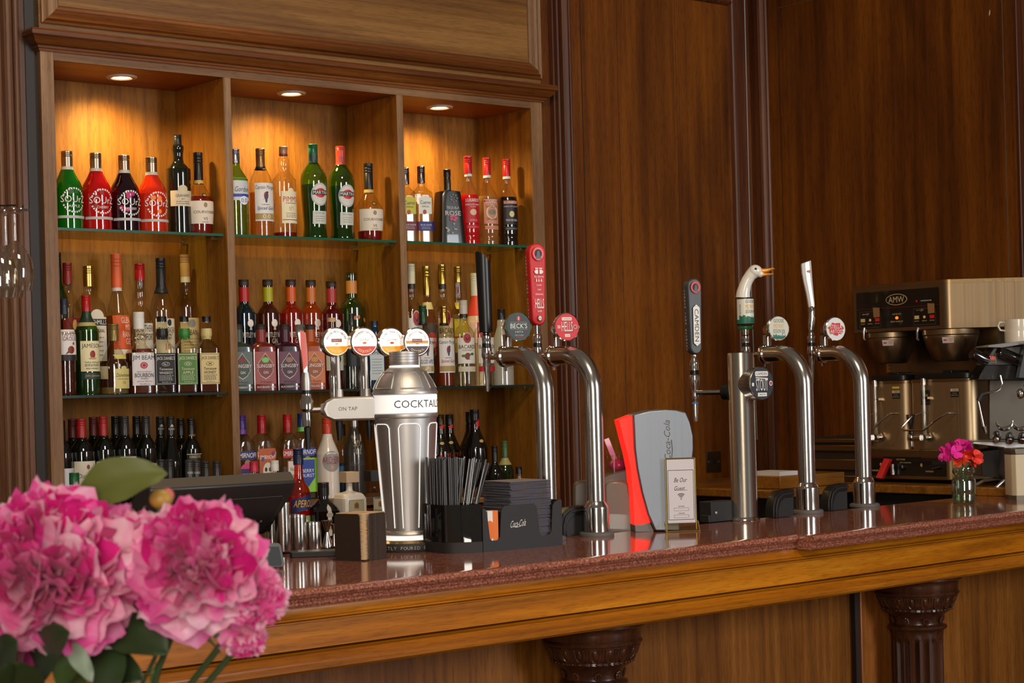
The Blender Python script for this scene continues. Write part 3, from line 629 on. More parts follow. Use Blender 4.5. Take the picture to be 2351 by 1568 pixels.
def luxardo(px_, top, body, lq, pl, tc, nm, mid, fill=.56):
    L = [('r', .24, .52, .82, pl), ('t', 'LUXARDO', .495, .036, .74, (250, 244, 236))]+mid+[('r', .175, .215, .74, pl)]+fine(.183, .205, 1, .6, tc)
    bottle('sambuca_bottle', nm, 'luxa', px_, top, 48, YA, S1, body, CRED, lq, L, 24, [(.77, .80, (226, 214, 206))], 'sambuca bottles', fill=fill)
luxardo(1074, 359.6, CLEAR, liquid((240, 40, 44), .7), (190, 20, 34), (230, 120, 110), 'sambuca bottle filled with bright pink-red liqueur', [('e', .36, .34, .07, (226, 190, 150)), ('t', 'SAMBUCA WITH BERRIES', .445, .02, .78, (250, 220, 214)), ('t', 'LIQUEUR', .42, .014, .3, (250, 220, 214)), ('t', 'SAMBUCA', .27, .02, .4, (240, 180, 170))])
luxardo(1117, 363, CLEAR, liquid((224, 190, 130), .3), (206, 140, 110), (170, 60, 50), 'clear sambuca bottle with a pink label and red cap', [('r', .485, .508, .8, (180, 40, 40)), ('t', 'LUXARDO', .496, .026, .6, (250, 240, 220)), ('e', .37, .6, .16, (226, 200, 160)), ('e', .37, .46, .125, (196, 130, 104)), ('e', .37, .36, .06, (120, 120, 100)), ('t', 'SAMBUCA', .435, .026, .6, (110, 60, 50)), ('t', 'DEI CESARI', .295, .026, .56, (110, 60, 50))])
luxardo(1162, 366, CLEAR, M((18, 12, 14), .15, key='dark_liquid'), (28, 24, 30), (160, 150, 130), 'sambuca bottle filled with black liqueur, last on the top shelf', [('r', .478, .51, .7, (190, 40, 34)), ('t', 'LUXARDO', .494, .028, .66, (250, 240, 220)), ('t', 'SAMBUCA WITH LIQUORICE', .445, .018, .76, (216, 212, 206)), ('e', .36, .26, .07, (220, 200, 140)), ('t', 'PASSIONE NERA', .29, .024, .6, (216, 212, 206))])
# ---- lower shelf, left bay, back row
bottle('whisky_bottle', 'tall green whisky bottle cut off by the left stile, lower shelf', 'wine', 131, 580, 46, YB, S2, glass((110, 170, 60), .12, .02, .3, (40, 90, 20)), CBLK, None, [('d', .2, .5, .3, .08, (200, 200, 120))], 24)
bottle('whisky_bottle', 'clear whisky bottle with wine-red cap and shield label', 'spir', 154, 604, 56, YB-.02, S2, CLEAR, M((130, 30, 26), .4), liquid((170, 80, 20), .5), [('r', .26, .58, 1.0, (150, 26, 30)), ('e', .27, .8, .12, (150, 26, 30)), ('d', 0, .53, .2, .08, (226, 190, 110)), ('t', "Grant's", .44, .08, .84, (244, 236, 226)), ('t', 'TRIPLE WOOD', .375, .022, .6, (240, 220, 200))]+fine(.28, .35, 3, .6, (220, 180, 170)), 30, fill=.3)
bottle('whiskey_bottle', 'broad clear whiskey bottle with an arched cream label', 'bush', 202, 611, 61, YB, S2, CLEAR, GOLDC, liquid((160, 80, 26), .5), [('r', .26, .60, .84, (232, 222, 200)), ('e', .60, .6, .12, (232, 222, 200)), ('r', .535, .585, .86, (24, 22, 22)), ('t', 'BUSHMILLS', .56, .036, .8, (244, 238, 226)), ('t', 'THE ORIGINAL', .495, .026, .62, (60, 40, 30)), ('r', .12, .22, .84, (226, 214, 190))]+fine(.29, .46, 5, .5, (140, 120, 100)), 34, fill=.24)
bottle('whisky_bottle', 'tall whisky bottle with a bright orange cap and label', 'glen', 266, 583.6, 60, YB, S2, CLEAR, M((228, 96, 44), .45), liquid((206, 130, 50), .35), [('r', .32, .56, .80, (232, 96, 36)), ('t', 'GLEN', .525, .042, .40, (250, 240, 230), 0, .12), ('t', 'MO', .475, .042, .22, (250, 240, 230), 0, .2), ('t', 'RAN-', .425, .042, .36, (250, 240, 230), 0, .14), ('t', 'GIE', .375, .042, .24, (250, 240, 230), 0, .2), ('r', .25, .318, .80, (244, 230, 206)), ('t', '10', .285, .03, .1, (90, 60, 40), 0, .22)], 26, [(.735, .76, (226, 206, 190))], fill=.56)
bottle('liqueur_bottle', 'clear ribbed bottle with red cap and big black lettering', 'sout', 320, 606, 53, YB, S2, CLEAR, CRED, liquid((176, 70, 26), .6), [('r', .32, .54, .96, (236, 228, 210)), ('t', 'SOUTHERN', .50, .05, .9, (30, 26, 26)), ('t', 'COMFORT', .435, .05, .86, (30, 26, 26)), ('r', .27, .345, .96, (130, 36, 24)), ('t', 'Original', .31, .036, .5, (236, 210, 170), .2), ('e', .2, .5, .12, (230, 210, 180))], 26, fill=.34)
bottle('whisky_bottle', 'clear whisky bottle with navy capsule and white label', 'capt', 368, 593, 57, YB, S2, CLEAR, M((26, 26, 36), .4), liquid((190, 80, 20), .5), [('r', .26, .55, .98, (238, 226, 196)), ('d', .1, .52, .2, .05, (50, 56, 90)), ('t', 'TALISKER', .465, .04, .8, (40, 40, 50)), ('t', 'SINGLE MALT', .43, .018, .5, (70, 60, 60)), ('t', 'WHISKY', .405, .018, .4, (70, 60, 60)), ('t', '10', .34, .05, .2, (206, 90, 50)), ('d', .18, .24, .2, .05, (190, 90, 40))], 26, [(.74, .79, (30, 30, 40))], fill=.3)
bottle('whisky_bottle', 'clear whisky bottle with a cork stopper and cream label', 'baca', 424, 585.7, 57, YB, S2, CLEAR, M((196, 140, 76), .6), liquid((190, 100, 30), .45), [('r', .24, .54, .96, (226, 206, 150)), ('e', .50, .36, .06, (160, 160, 150)), ('t', 'OBAN', .435, .04, .50, (70, 60, 50))]+fine(.27, .40, 6, .7, (170, 150, 110)), 26, [(.80, .84, (226, 206, 160)), (.86, .9, (196, 140, 76))], fill=.24)
# ---- lower shelf, left bay, front row
bottle('whisky_bottle', 'whisky bottle with a brown game bird on its white label, beside the stile', 'spir', 146, 687, 50, YC, S2, CLEAR, M((40, 44, 60), .4), liquid((120, 50, 20), .6), [('r', .36, .68, 1.0, (236, 230, 226)), ('t', 'FAMOUS', .63, .042, .8, (120, 30, 40)), ('t', 'GROUSE', .585, .042, .8, (120, 30, 40)), ('e', .47, .34, .08, (140, 50, 24)), ('d', .13, .535, .1, .03, (150, 56, 30)), ('p', [(-.3, .42), (-.12, .44), (-.1, .48)], (120, 44, 20)), ('r', .36, .42, 1.0, (32, 28, 26))], 34, fill=.32)
bottle('whiskey_bottle', 'green whiskey bottle with red cap and cream label', 'spir', 197, 679, 54, YC, S2, glass((140, 196, 50), .12, .02, .2, (56, 120, 10)), CRED, M((18, 28, 10), .2, key='dark_liquid'), [('r', .235, .54, 1.06, (236, 224, 178)), ('t', 'JAMESON', .485, .055, .94, (24, 44, 30)), ('e', .405, .24, .08, (150, 30, 30)), ('e', .365, .36, .02, (190, 160, 90)), ('t', 'TRIPLE DISTILLED', .325, .017, .72, (40, 60, 40)), ('t', 'IRISH WHISKEY', .265, .017, .6, (40, 60, 40)), ('r', .155, .225, 1.08, (26, 60, 52)), ('t', 'John Jameson', .19, .028, .7, (206, 150, 90), .25)]+fine(.285, .31, 2, .7, (90, 90, 60)), 26, [(.70, .84, (30, 60, 40)), (.69, .75, (196, 170, 120))], fill=.64)
bottle('whisky_bottle', 'squat clear whisky bottle with a small cream label', 'squa', 260, 744.4, 66, YC, S2, CLEAR, M((140, 120, 70), .4, .6), liquid((230, 210, 140), .3), [('r', .08, .36, .66, (222, 206, 130)), ('e', .37, .24, .06, (222, 206, 130)), ('t', 'Dalwhinnie', .27, .05, .58, (60, 50, 30), .2), ('t', 'HIGHLAND SINGLE MALT', .215, .015, .5, (90, 80, 50)), ('t', '15', .165, .035, .1, (90, 80, 50)), ('p', [(-.3, .56), (.3, .56), (.22, .50), (-.2, .50)], (226, 206, 110))], 40, [(.77, .84, (214, 200, 170))], fill=.1)
bottle('bourbon_bottle', 'white-labelled bourbon bottle with a white cap', 'jimb', 318, 717, 58, YC, S2, CLEAR, WHITE, liquid((160, 70, 30), .5), [('r', .10, .50, .98, (226, 220, 222)), ('t', 'JIM BEAM', .43, .07, .9, (40, 40, 54)), ('e', .345, .3, .08, (180, 30, 50)), ('e', .345, .2, .055, (226, 200, 206)), ('e', .345, .16, .045, (180, 30, 50)), ('t', 'BOURBON', .225, .05, .76, (40, 40, 54)), ('t', 'KENTUCKY STRAIGHT', .268, .014, .6, (60, 60, 70)), ('t', 'WHISKEY', .183, .016, .34, (60, 60, 70)), ('t', 'James Beam', .15, .02, .6, (170, 50, 70), .3), ('t', '70cl 40% vol', .118, .014, .4, (60, 60, 70))], 18, fill=.5)
def jd(px_, w, pl, ink, a, c_, nm, neckc, icon, lq):
    L = [('r', .105, .515, .92, pl), ('r', .118, .502, .84, ink), ('r', .123, .497, .82, pl), ('t', "JACK DANIEL'S", .445, .055, .80, ink), ('e', .375, .36, .055, ink), ('e', .375, .33, .047, pl), ('t', icon, .375, .028, .2, ink), ('t', 'Tennessee', .312, .034, .6, ink, .1), ('t', a, .262, .036, c_, ink)]+fine(.16, .235, 4, .6, ink)+[('t', '70cl 40% vol', .142, .013, .4, ink)]
    bottle('whiskey_bottle', nm, 'jack', px_, 727, w, YC, S2, CLEAR, CBLK, lq, L, 14, [(.70, .84, neckc)], 'square whiskey bottles', fill=.52)
jd(371, 52, (26, 24, 26), (228, 226, 222), 'WHISKEY', .6, 'square whiskey bottle with a black label and white lettering', (24, 24, 26), 'No.7', liquid((70, 24, 10), .8))
jd(422, 50, (84, 130, 62), (226, 226, 190), 'APPLE', .5, 'square whiskey bottle with a green label', (50, 130, 50), 'o', liquid((120, 50, 20), .7))
jd(473, 49, (222, 200, 140), (40, 36, 34), 'HONEY', .56, 'square whiskey bottle with a honey-coloured label, last in its row', (214, 196, 130), 'x', liquid((120, 50, 20), .7))
# ---- lower shelf, middle bay
def whitley(px_, top, gc, lc, nm, fl, fill, nk, sm, yaw=30):
    L = [('t', 'WHITLEY NEILL', .50, .045, .98, (244, 232, 220)), ('e', .605, .28, .07, (240, 228, 216)), ('p', [(-.03, .58), (.03, .58), (.06, .545), (-.06, .545)], (240, 228, 216)), ('r', .22, .335, 1.1, (232, 196, 150)), ('t', fl, .30, .022, .6, sm)]+fine(.235, .28, 2, .7, (150, 110, 90))
    if fl != "DISTILLER'S": L.insert(1, ('t', 'GIN', .445, .045, .26, (244, 232, 220)))
    bottle('gin_bottle', nm, 'whit', px_, top, 55, .20, S2, glass(gc, .14, .03, .4, lc), M((52, 38, 28), .5), liquid(lc, .7), L, yaw, [(.80, .93, nk)], 'embossed gin bottles', fill=fill)
whitley(559, 642.4, (60, 110, 140), (26, 62, 84), 'dark blue embossed gin bottle behind the divider', "DISTILLER'S", .63, (178, 30, 30), (150, 40, 30))
whitley(614, 642.4, (200, 150, 90), (90, 40, 30), 'embossed gin bottle, dark below and golden above, yellow-green neck', 'BLACK CHERRY', .44, (176, 170, 20), (80, 30, 50))
whitley(667, 642.4, (240, 80, 20), (190, 44, 8), 'orange-red embossed gin bottle in the middle of its row', 'BLOOD ORANGE', .64, (214, 90, 30), (220, 110, 30))
whitley(713, 643.5, (246, 120, 30), (204, 84, 10), 'amber embossed gin bottle right of the orange-red one', 'BLOOD', .64, (200, 110, 40), (220, 110, 30))
whitley(760, 646.5, (210, 30, 50), (130, 10, 30), 'crimson embossed gin bottle, right end of its row', 'RASPBERRY', .64, (170, 50, 50), (150, 20, 40))
bottle('gin_bottle', 'tall green gin bottle with coppery leaf pattern and orange neck', 'whit', 806, 627, 61, .22, S2, glass((150, 180, 110), .14, .02, .3, (70, 96, 40)), glass((200, 220, 200), .2), liquid((80, 110, 50), .4), [('d', random.Random(k).uniform(-.35, .35), random.Random(k*3+1).uniform(.3, .62), .12, .035, (196, 110, 50)) for k in range(26)], 26, [(.82, .93, (206, 130, 60))], fill=.5)
def slingsby(px_, gc, lc, flav, nm, em):
    L = [('r', .10, .585, .86, tuple(int(v*.72+40) for v in lc)), ('p', [(0, .57), (.13, .50), (.3, .42), (.3, .36), (.33, .30), (.2, .22), (0, .17), (-.2, .22), (-.33, .30), (-.3, .36), (-.3, .42), (-.13, .50)], (206, 190, 180)), ('p', [(0, .555), (.12, .495), (.28, .415), (.28, .36), (.31, .30), (.19, .23), (0, .185), (-.19, .23), (-.31, .30), (-.28, .36), (-.28, .415), (-.12, .495)], tuple(int(v*.6+20) for v in lc)), ('e', .46, .3, .08, em), ('r', .34, .405, .72, tuple(int(v*.6+24) for v in lc)), ('t', 'SLINGSBY', .372, .052, .74, (236, 228, 220)), ('t', 'GIN', .275, .04, .2, (236, 228, 220)), ('t', 'W Slingsby', .13, .03, .5, (50, 40, 44), .4), ('t', flav, .055, .028, .74, (230, 222, 214))]
    bottle('gin_bottle', nm, 'slin', px_, 745.5, 57, YC, S2, glass(gc, .12, .12, .75, lc), M((48, 36, 28), .6), None, L, 18, [(.735, .92, tuple(int(v*.8) for v in lc))], 'frosted square gin bottles')
slingsby(545, (120, 140, 120), (74, 90, 78), 'GOOSEBERRY GIN', 'frosted grey-green square gin bottle, partly behind the divider', (120, 40, 40))
slingsby(598, (220, 90, 70), (170, 60, 50), 'RHUBARB GIN', 'frosted red square gin bottle with a green emblem', (110, 200, 100))
slingsby(653, (120, 50, 80), (90, 30, 56), 'BLACKBERRY GIN', 'frosted purple square gin bottle', (150, 110, 80))
slingsby(711, (240, 140, 60), (226, 104, 34), 'MARMALADE GIN', 'frosted orange square gin bottle behind the tall chrome tap lever', (200, 130, 40))
bottle('rum_bottle', 'brown bottle with a cream and red striped stopper behind the lit badges', 'whit', 761, 730.6, 50, .10, S2, glass((200, 90, 40), .12, .02, .4, (110, 34, 16)), M((210, 170, 120), .5), liquid((120, 34, 16), .7), [('r', .26, .52, 1.0, (196, 200, 176)), ('e', .42, .5, .14, (30, 22, 22)), ('e', .42, .3, .08, (176, 40, 36))], 22, fill=.24)
bottle('rum_bottle', 'clear ribbed bottle with a black and silver cap behind the lit badges', 'spir', 806, 720, 34, .12, S2, CLEAR, M((70, 72, 76), .3, .8), None, [('r', .3, .6, 1.1, (40, 44, 50)), ('t', 'No 3', .5, .05, .5, (220, 220, 214))], 22)
bottle('gin_bottle', 'blue-glass gin bottle with white label beside the cocktail tower cap', 'jack', 859, 737.7, 40, .12, S2, glass((60, 130, 170), .12, .02, .6, (20, 74, 110)), M((26, 34, 60), .4), None, [('r', .12, .66, .8, (206, 216, 220)), ('t', 'BOMBAY', .52, .05, .7, (40, 60, 80)), ('e', .60, .2, .06, (60, 90, 120))]+fine(.2, .45, 6, .6, (110, 130, 140)), 12)
# ---- lower shelf, right bay
def bacardi(px_, top, w, Y, lq, c2, nm, sub, lab_c=(238, 232, 220), cap=GOLDC, fruit=None, yaw=26):
    L = [('r', .26, .56, .96, lab_c), ('e', .555, .42, .13, (206, 200, 190)), ('e', .555, .37, .115, (176, 34, 36)), ('p', [(-.13, .575), (0, .545), (.13, .575), (.05, .53), (-.05, .53)], (40, 24, 26)), ('t', 'BACARDI', .455, .045, .86, (40, 36, 36)), ('t', sub, .415, .02, .5, (90, 80, 70))]
    if fruit: L += [('e', .345, .3, .08, fruit), ('d', .16, .33, .18, .05, (236, 226, 210)), ('d', -.2, .35, .2, .03, (70, 120, 60)), ('d', .24, .37, .2, .03, (70, 120, 60)), ('r', .165, .225, .96, c2)]
    else: L += fine(.28, .38, 4, .7, (150, 130, 110))
    bottle('rum_bottle', nm, 'baca', px_, top, w, Y, S2, CLEAR, cap, lq, L, yaw, [(.80, .84, (40, 36, 36))], fill=.5 if lq else .5)
bacardi(943, 607, 46, YB, liquid((240, 236, 220), .1), None, 'clear white-rum bottle cut off by the divider, back row', 'CARTA BLANCA', cap=M((226, 214, 190), .4))
bottle('rum_bottle', 'amber rum bottle with an arched dark label and red disc', 'glen', 978, 611.6, 44, YB, S2, glass((246, 226, 190), .1), GOLDC, liquid((196, 110, 40), .5), [('r', .2, .46, .9, (70, 56, 44)), ('e', .46, .9, .14, (70, 56, 44)), ('e', .37, .66, .16, (196, 44, 36)), ('t', 'Havana', .395, .045, .6, (244, 236, 226), .15), ('t', 'Club', .345, .045, .4, (244, 236, 226), .15), ('t', 'Especial', .26, .04, .6, (200, 150, 90), .25)], 26, [(.64, .70, (226, 200, 130))], fill=.5)
bacardi(1014, 608, 45, YB-.02, liquid((226, 170, 70), .35), None, 'golden rum bottle with a round bat emblem, back row', 'CARTA ORO', (232, 206, 150))
bottle('rum_bottle', 'clear rum bottle with a bright yellow label and gold cap', 'sout', 1050, 612.8, 42, YB, S2, CLEAR, GOLDC, liquid((240, 226, 180), .2), [('r', .28, .56, .96, (232, 196, 40)), ('r', .40, .415, .96, (180, 50, 30)), ('e', .34, .3, .07, (206, 160, 60)), ('p', [(-.35, .70), (.35, .70), (.25, .645), (-.25, .645)], (232, 206, 60))], 26)
bottle('liqueur_bottle', 'white and red fading liqueur bottle behind the black tap handle', 'arch', 1091, 628, 54, YB, S2, M((240, 196, 160), .25, coat=.5, key='painted_glass'), M((226, 214, 196), .4), None, [('r', .34, .56, .5, (206, 50, 40)), ('t', 'ROSE', .5, .04, .4, (250, 240, 230))], 30, [(.62, .80, (230, 70, 46))])
captain(970, 702, 45, YC, S2, CLEAR, M((30, 40, 22), .25, key='dark_liquid'), 'SLICED APPLE', 'APPLE', 'rum bottle with a green cap and sliced apple label', (capc((22, 66, 40)),))
captain(1018, 703.5, 46, YC, S2, CLEAR, liquid((180, 80, 20), .7), 'Spiced Gold', '', 'spiced rum bottle with amber rum and a brown-gold cap, front row', ())
bacardi(1063, 690, 49, YC, liquid((244, 240, 226), .06), (214, 206, 180), 'clear coconut rum bottle with a brown coconut on its label', 'COCONUT', cap=M((206, 196, 180), .4), fruit=(120, 60, 40), yaw=18)
bacardi(1108, 690, 47, YC, liquid((244, 240, 226), .06), (196, 30, 50), 'clear raspberry rum bottle with a red band, behind the chrome tap', 'RASPBERRY', cap=M((206, 196, 180), .4), fruit=(196, 30, 50), yaw=22)
bottle('liqueur_bottle', 'white coconut liqueur bottle with a black cap', 'mali', 1150, 710, 52, YC+.03, S2, glass((240, 236, 226), .14, .1, .8, (226, 220, 206)), CBLK, None, [('t', 'MALIBU', .47, .075, .8, (40, 36, 36)), ('t', 'ORIGINAL', .28, .03, .5, (50, 46, 46))]+fine(.2, .25, 2, .5, (120, 116, 110)), 34)
# ================================================================ lower niche: wine and spirits on the shelf board
DG = M((10, 12, 9), .05, coat=.7, key='dark_wine_glass')
def wine(px_, top, w, Y, zb, cap, nm, lab=(), kind='wine', grp=None, nk=None, yaw=22):
    bottle('wine_bottle', nm, kind, px_, top, w, Y, zb, DG, cap, None, lab, yaw, nk, grp)
CR1 = capc((158, 28, 32), .4); CR2 = capc((92, 26, 28), .45); CG1 = capc((44, 42, 42), .35)
wine(139, 966, 54, .10, S3, CBLK, 'dark wine bottle cut off by the left stile in the lower niche', [('r', .1, .5, 1.1, (206, 200, 206))])
wine(166, 963, 54, .235, S3, CR2, 'red-capped wine bottle standing behind the cream labelled one', yaw=22)
wine(186, 962, 58, .10, S3, CR1, 'red-capped wine bottle with a large cream label and script', [('r', .12, .56, 1.05, (214, 206, 186)), ('d', .05, .50, .14, .05, (130, 60, 40)), ('t', 'Don Jose', .40, .06, .7, (50, 44, 44), .3)])
wine(214, 958, 54, .235, S3, CR2, 'wine bottle with a dull red cap, back row of the lower niche')
wine(236, 957, 54, .10, S3, CR1, 'red-capped wine bottle with a leaf drawn on its pale label', [('r', .12, .54, 1.05, (196, 194, 180)), ('p', [(-.1, .52), (.1, .53), (.3, .50), (.15, .49)], (40, 44, 40)), ('p', [(-.4, .5), (-.36, .53), (-.3, .46)], (60, 66, 60))])
wine(265, 956, 54, .235, S3, CBLK, 'black-capped wine bottle behind the one with a white square label')
wine(285, 956, 54, .10, S3, CG1, 'black-capped wine bottle with a plain white square label', [('r', .25, .58, .8, (206, 202, 206)), ('e', .45, .4, .14, (180, 178, 182)), ('e', .44, .3, .1, (206, 202, 206))])
wine(313, 956, 50, .235, S3, CBLK, 'black-capped wine bottle, fourth pair in the lower niche, behind')
wine(334, 956, 50, .10, S3, CG1, 'black-capped wine bottle, fourth pair in the lower niche, in front', [('r', .2, .5, .9, (196, 196, 206), .5)])
RARE = [('t', 'RARE', .865, .022, .34, (196, 190, 180)), ('p', [(-.1, .89), (0, .92), (.1, .89)], (196, 190, 180))]
wine(367, 957, 48, .235, S3, M((34, 34, 34), .3), 'slender wine bottle with a grey-rimmed cap, behind its twin', RARE, 'burg')
wine(391, 957, 48, .10, S3, M((34, 34, 34), .3), 'slender wine bottle with white lettering round its neck', RARE, 'burg')
wine(414, 961, 46, .235, S3, CBLK, 'dark wine bottle beside the divider, back row')
wine(438, 961, 46, .10, S3, CBLK, 'dark wine bottle with gold neck lettering beside the divider', [('t', 'HARDYS', .81, .022, .4, (206, 160, 70)), ('r', .3, .60, .9, (34, 28, 24)), ('r', .595, .603, .9, (206, 190, 140)), ('t', 'HARDYS', .57, .03, .6, (206, 190, 150))])
# screw-cap bottles on the back counter in front of the niche
ZC = 1.035
for i, (px_, top) in enumerate(((269, 1059), (319, 1057), (339, 1057), (369, 1055), (389, 1055), (434, 1056), (450, 1057), (472, 1059), (497, 1059))):
    L = [('t', 'RARE', .865, .022, .34, (206, 200, 196))] if i in (5, 6) else ()
    where = ['leftmost, beside the broad leaf', 'behind the tip of the broad leaf', 'right against the leaf tip', 'third gap from the leaf tip', 'in front of the slender bottle', 'with white lettering, the left one of two', 'with white lettering, the right one of two', 'second from the divider', 'nearest the divider'][i]
    wine(px_, top, 46, -.12-.07*(i % 2), ZC, CG1 if i not in (5, 6) else M((60, 60, 60), .3), 'dark screw-cap bottle top above the till, '+where, L, 'burg', 'dark screw-cap bottles behind the till')
bottle('water_bottle', 'clear bottle with a ribbed green plastic cap behind the leaf', 'mixr', 170, 1086, 46, -.30, ZC, CLEAR, capc((16, 96, 56), .4), None, [('r', .3, .6, 1.1, (210, 210, 204))])
# spirits, middle bay
def smirnoff(px_, top, Y, cap, band, l2, nm, bc, extra, w=51):
    L = [('r', .50, .60, 1.1, band), ('t', 'SMIRNOFF', .55, .055, .98, (244, 240, 236), .1), ('e', .46, .3, .08, (150, 130, 90))]+extra
    bottle('vodka_bottle', nm, 'bush', px_, top, w, Y, S3, CLEAR, cap, glass((226, 226, 214), .02, .2, .15, (226, 226, 214)), L, 26, [(.79, .84, bc)], 'flavoured vodka bottles', fill=.4)
smirnoff(554, 954.6, .10, capc((58, 34, 120)), (50, 44, 110), 0, 'vodka bottle with a violet cap and mango label, by the divider', (110, 60, 150), [('e', .40, .7, .12, (206, 60, 120)), ('r', .12, .40, .8, (60, 30, 90)), ('t', 'MANGO', .33, .035, .6, (240, 230, 240)), ('t', 'PASSIONFRUIT', .285, .03, .7, (240, 230, 240)), ('t', 'TWIST', .24, .02, .36, (240, 230, 240))])
smirnoff(600, 953.5, .10, capc((158, 16, 26)), (196, 90, 40), 0, 'vodka bottle with a painted skull on its orange label', (150, 16, 26), [('r', .10, .62, .8, (190, 92, 50)), ('t', 'SMIRNOFF', .52, .045, .74, (244, 240, 236), .1), ('e', .36, .5, .2, (226, 214, 196)), ('d', -.1, .38, .12, .05, (40, 30, 36)), ('d', .1, .38, .12, .05, (40, 30, 36)), ('d', 0, .33, .05, .03, (40, 30, 36)), ('r', .275, .295, .24, (60, 40, 40)), ('d', -.24, .5, .14, .05, (60, 90, 150)), ('d', .26, .56, .12, .05, (110, 60, 130)), ('d', -.22, .2, .16, .06, (70, 60, 140))])
smirnoff(659, 952, .10, capc((168, 18, 26)), (176, 40, 34), 0, 'vodka bottle with a red cap, red band and crest label', (150, 16, 26), [('p', [(-.3, .47), (.3, .47), (.3, .3), (0, .17), (-.3, .3)], (160, 50, 40)), ('p', [(-.26, .46), (.26, .46), (.26, .31), (0, .19), (-.26, .31)], (226, 220, 206)), ('t', 'No21', .37, .045, .34, (40, 60, 80)), ('t', 'VODKA', .29, .03, .36, (50, 40, 40))])
smirnoff(692, 949.7, .16, capc((30, 54, 110)), (40, 60, 140), 0, 'vodka bottle with a blue cap and lime-green and blue berry label', (110, 180, 70), [('r', .08, .48, .96, (140, 200, 60)), ('p', [(-.34, .46), (.34, .46), (.34, .25), (0, .14), (-.34, .25)], (36, 60, 150)), ('t', 'BERRY', .33, .04, .6, (240, 240, 244)), ('t', 'BURST', .275, .04, .6, (240, 240, 244))])
bottle('schnapps_bottle', 'tall white bottle with a silver oval and red lettering under the taps', 'arch', 750, 960, 52, .10, S3, M((226, 212, 196), .25, coat=.5, key='painted_glass'), capc((196, 60, 36)), None, [('e', .46, .86, .26, (150, 146, 144)), ('t', 'ARCHERS', .48, .075, .86, (170, 36, 50)), ('e', .385, .16, .045, (226, 140, 50)), ('t', 'PEACH SCHNAPPS', .435, .016, .5, (90, 80, 80))], 22, [(.74, .80, (226, 210, 200))])
bottle('vodka_bottle', 'clear bottle with a blue lower half, behind the black tap spout', 'spir', 785, 975, 40, .17, S3, CLEAR, CBLK, liquid((50, 110, 170), .6), [('r', .3, .42, .8, (60, 120, 180))], 22, fill=.45)
TR = [('t', 'BELVEDERE', .36, .045, .8, (90, 84, 80))]
for k in range(9):
    r_ = random.Random(k); x0 = r_.uniform(-.28, .28); pts = [(x0*.5, .46), (x0*.5+.012, .46), (x0+.004, .64+r_.uniform(0, .05)), (x0, .64+r_.uniform(0, .05))]; TR.append(('p', pts, (206, 190, 166)))
    for j in range(3): z_ = .5+.05*j; xx = x0*(.5+.17*j); s_ = -1 if (k+j) % 2 else 1; TR.append(('p', [(xx, z_), (xx+.008, z_-.004), (xx+.1*s_, z_+.06), (xx+.096*s_, z_+.064)], (206, 190, 166)))
bottle('vodka_bottle', 'tall frosted grey bottle with pale bare tree branches', 'glen', 811, 930, 50, .10, S3, glass((150, 140, 130), .12, .12, .5, (110, 104, 96)), M((160, 156, 150), .3, .9), None, TR, 20)
# in front, on the back counter
def mixer(px_, top, cap, nm): bottle('mixer_bottle', nm, 'mixr', px_, top, 40, -.16, ZC, CLEAR, cap, None, (), 20)
mixer(582.5, 1060, capc((196, 40, 70)), 'small bottle with a pink-red screw cap above the till')
mixer(630, 1057.5, M((222, 220, 214), .4), 'small bottle with a white and green screw cap above the till')
bottle('aperitif_bottle', 'orange-red aperitif bottle with a dark blue band and yellow lettering', 'aper', 684, 1030.5, 52, -.32, ZC, glass((255, 120, 50), .14, .02, .15, (200, 40, 10)), capc((26, 34, 66)), liquid((206, 24, 6), .8), [('p', [(-.6, .36), (.6, .42), (.6, .56), (-.6, .50)], (34, 44, 96)), ('t', 'APEROL', .46, .07, .96, (240, 180, 40), .2), ('r', .08, .34, .7, (150, 176, 120)), ('e', .24, .46, .14, (206, 220, 190)), ('t', 'APERITIVO', .255, .022, .4, (50, 60, 60)), ('t', 'SODA', .215, .022, .24, (50, 60, 60))], 26, fill=.53)
bottle('gin_bottle', 'dark apothecary-style gin bottle with a diamond-shaped cream label', 'hend', 742, 1108, 66, -.36, ZC, M((14, 12, 12), .06, coat=.7, key='dark_glass'), capc((30, 26, 26), .3), None, [('p', [(0, .68), (.12, .60), (.36, .48), (.42, .38), (.36, .28), (0, .2), (-.36, .28), (-.42, .38), (-.36, .48), (-.12, .60)], (196, 186, 166)), ('t', "HENDRICK'S", .43, .05, .80, (50, 44, 44)), ('e', .52, .3, .07, (160, 150, 130)), ('t', 'GIN', .32, .04, .2, (50, 44, 44))], 24)
def disaronno(px_, top, body, cap, lq, nm, cc, w):
    t = bottle('amaretto_bottle', nm, 'disa', px_, top, w, -.36, ZC, body, cap, lq, [('r', .26, .63, .66, (150, 140, 100)), ('r', .27, .62, .62, (176, 172, 140)), ('d', -.06, .55, .08, .08, (150, 90, 50)), ('d', .06, .55, .08, .08, (150, 90, 50)), ('d', 0, .56, .07, .09, (120, 80, 50)), ('t', 'DISARONNO', .46, .05, .56, (40, 36, 34)), ('t', 'VELVET', .34, .03, .3, (60, 54, 50))], 30, fill=.48)
    R = t.children[0].dimensions.x/2; H = [c for c in t.children if c.name.startswith('cap')][0]
    b = B(); z = (H.data.vertices[0].co.z + H.dimensions.z/2); rr = .8*R*.97
    for nx_, o_ in (((1, 0, 0), (0, -1)), ((0, -1, 0), (-1, 0))):
        b.text('DISARONNO', rr*1.6, .010, M(cc, .5), flat((o_[0]*(rr*1.04), o_[1]*(rr*1.04), z), nx_, (0, 0, 1)))
    b.build('cap_lettering', t)
disaronno(801, 1083.6, M((232, 224, 214), .25, coat=.4, key='painted_glass'), M((206, 180, 150), .5), None, 'white square-shouldered liqueur bottle with a pale cube stopper', (80, 66, 60), 60)
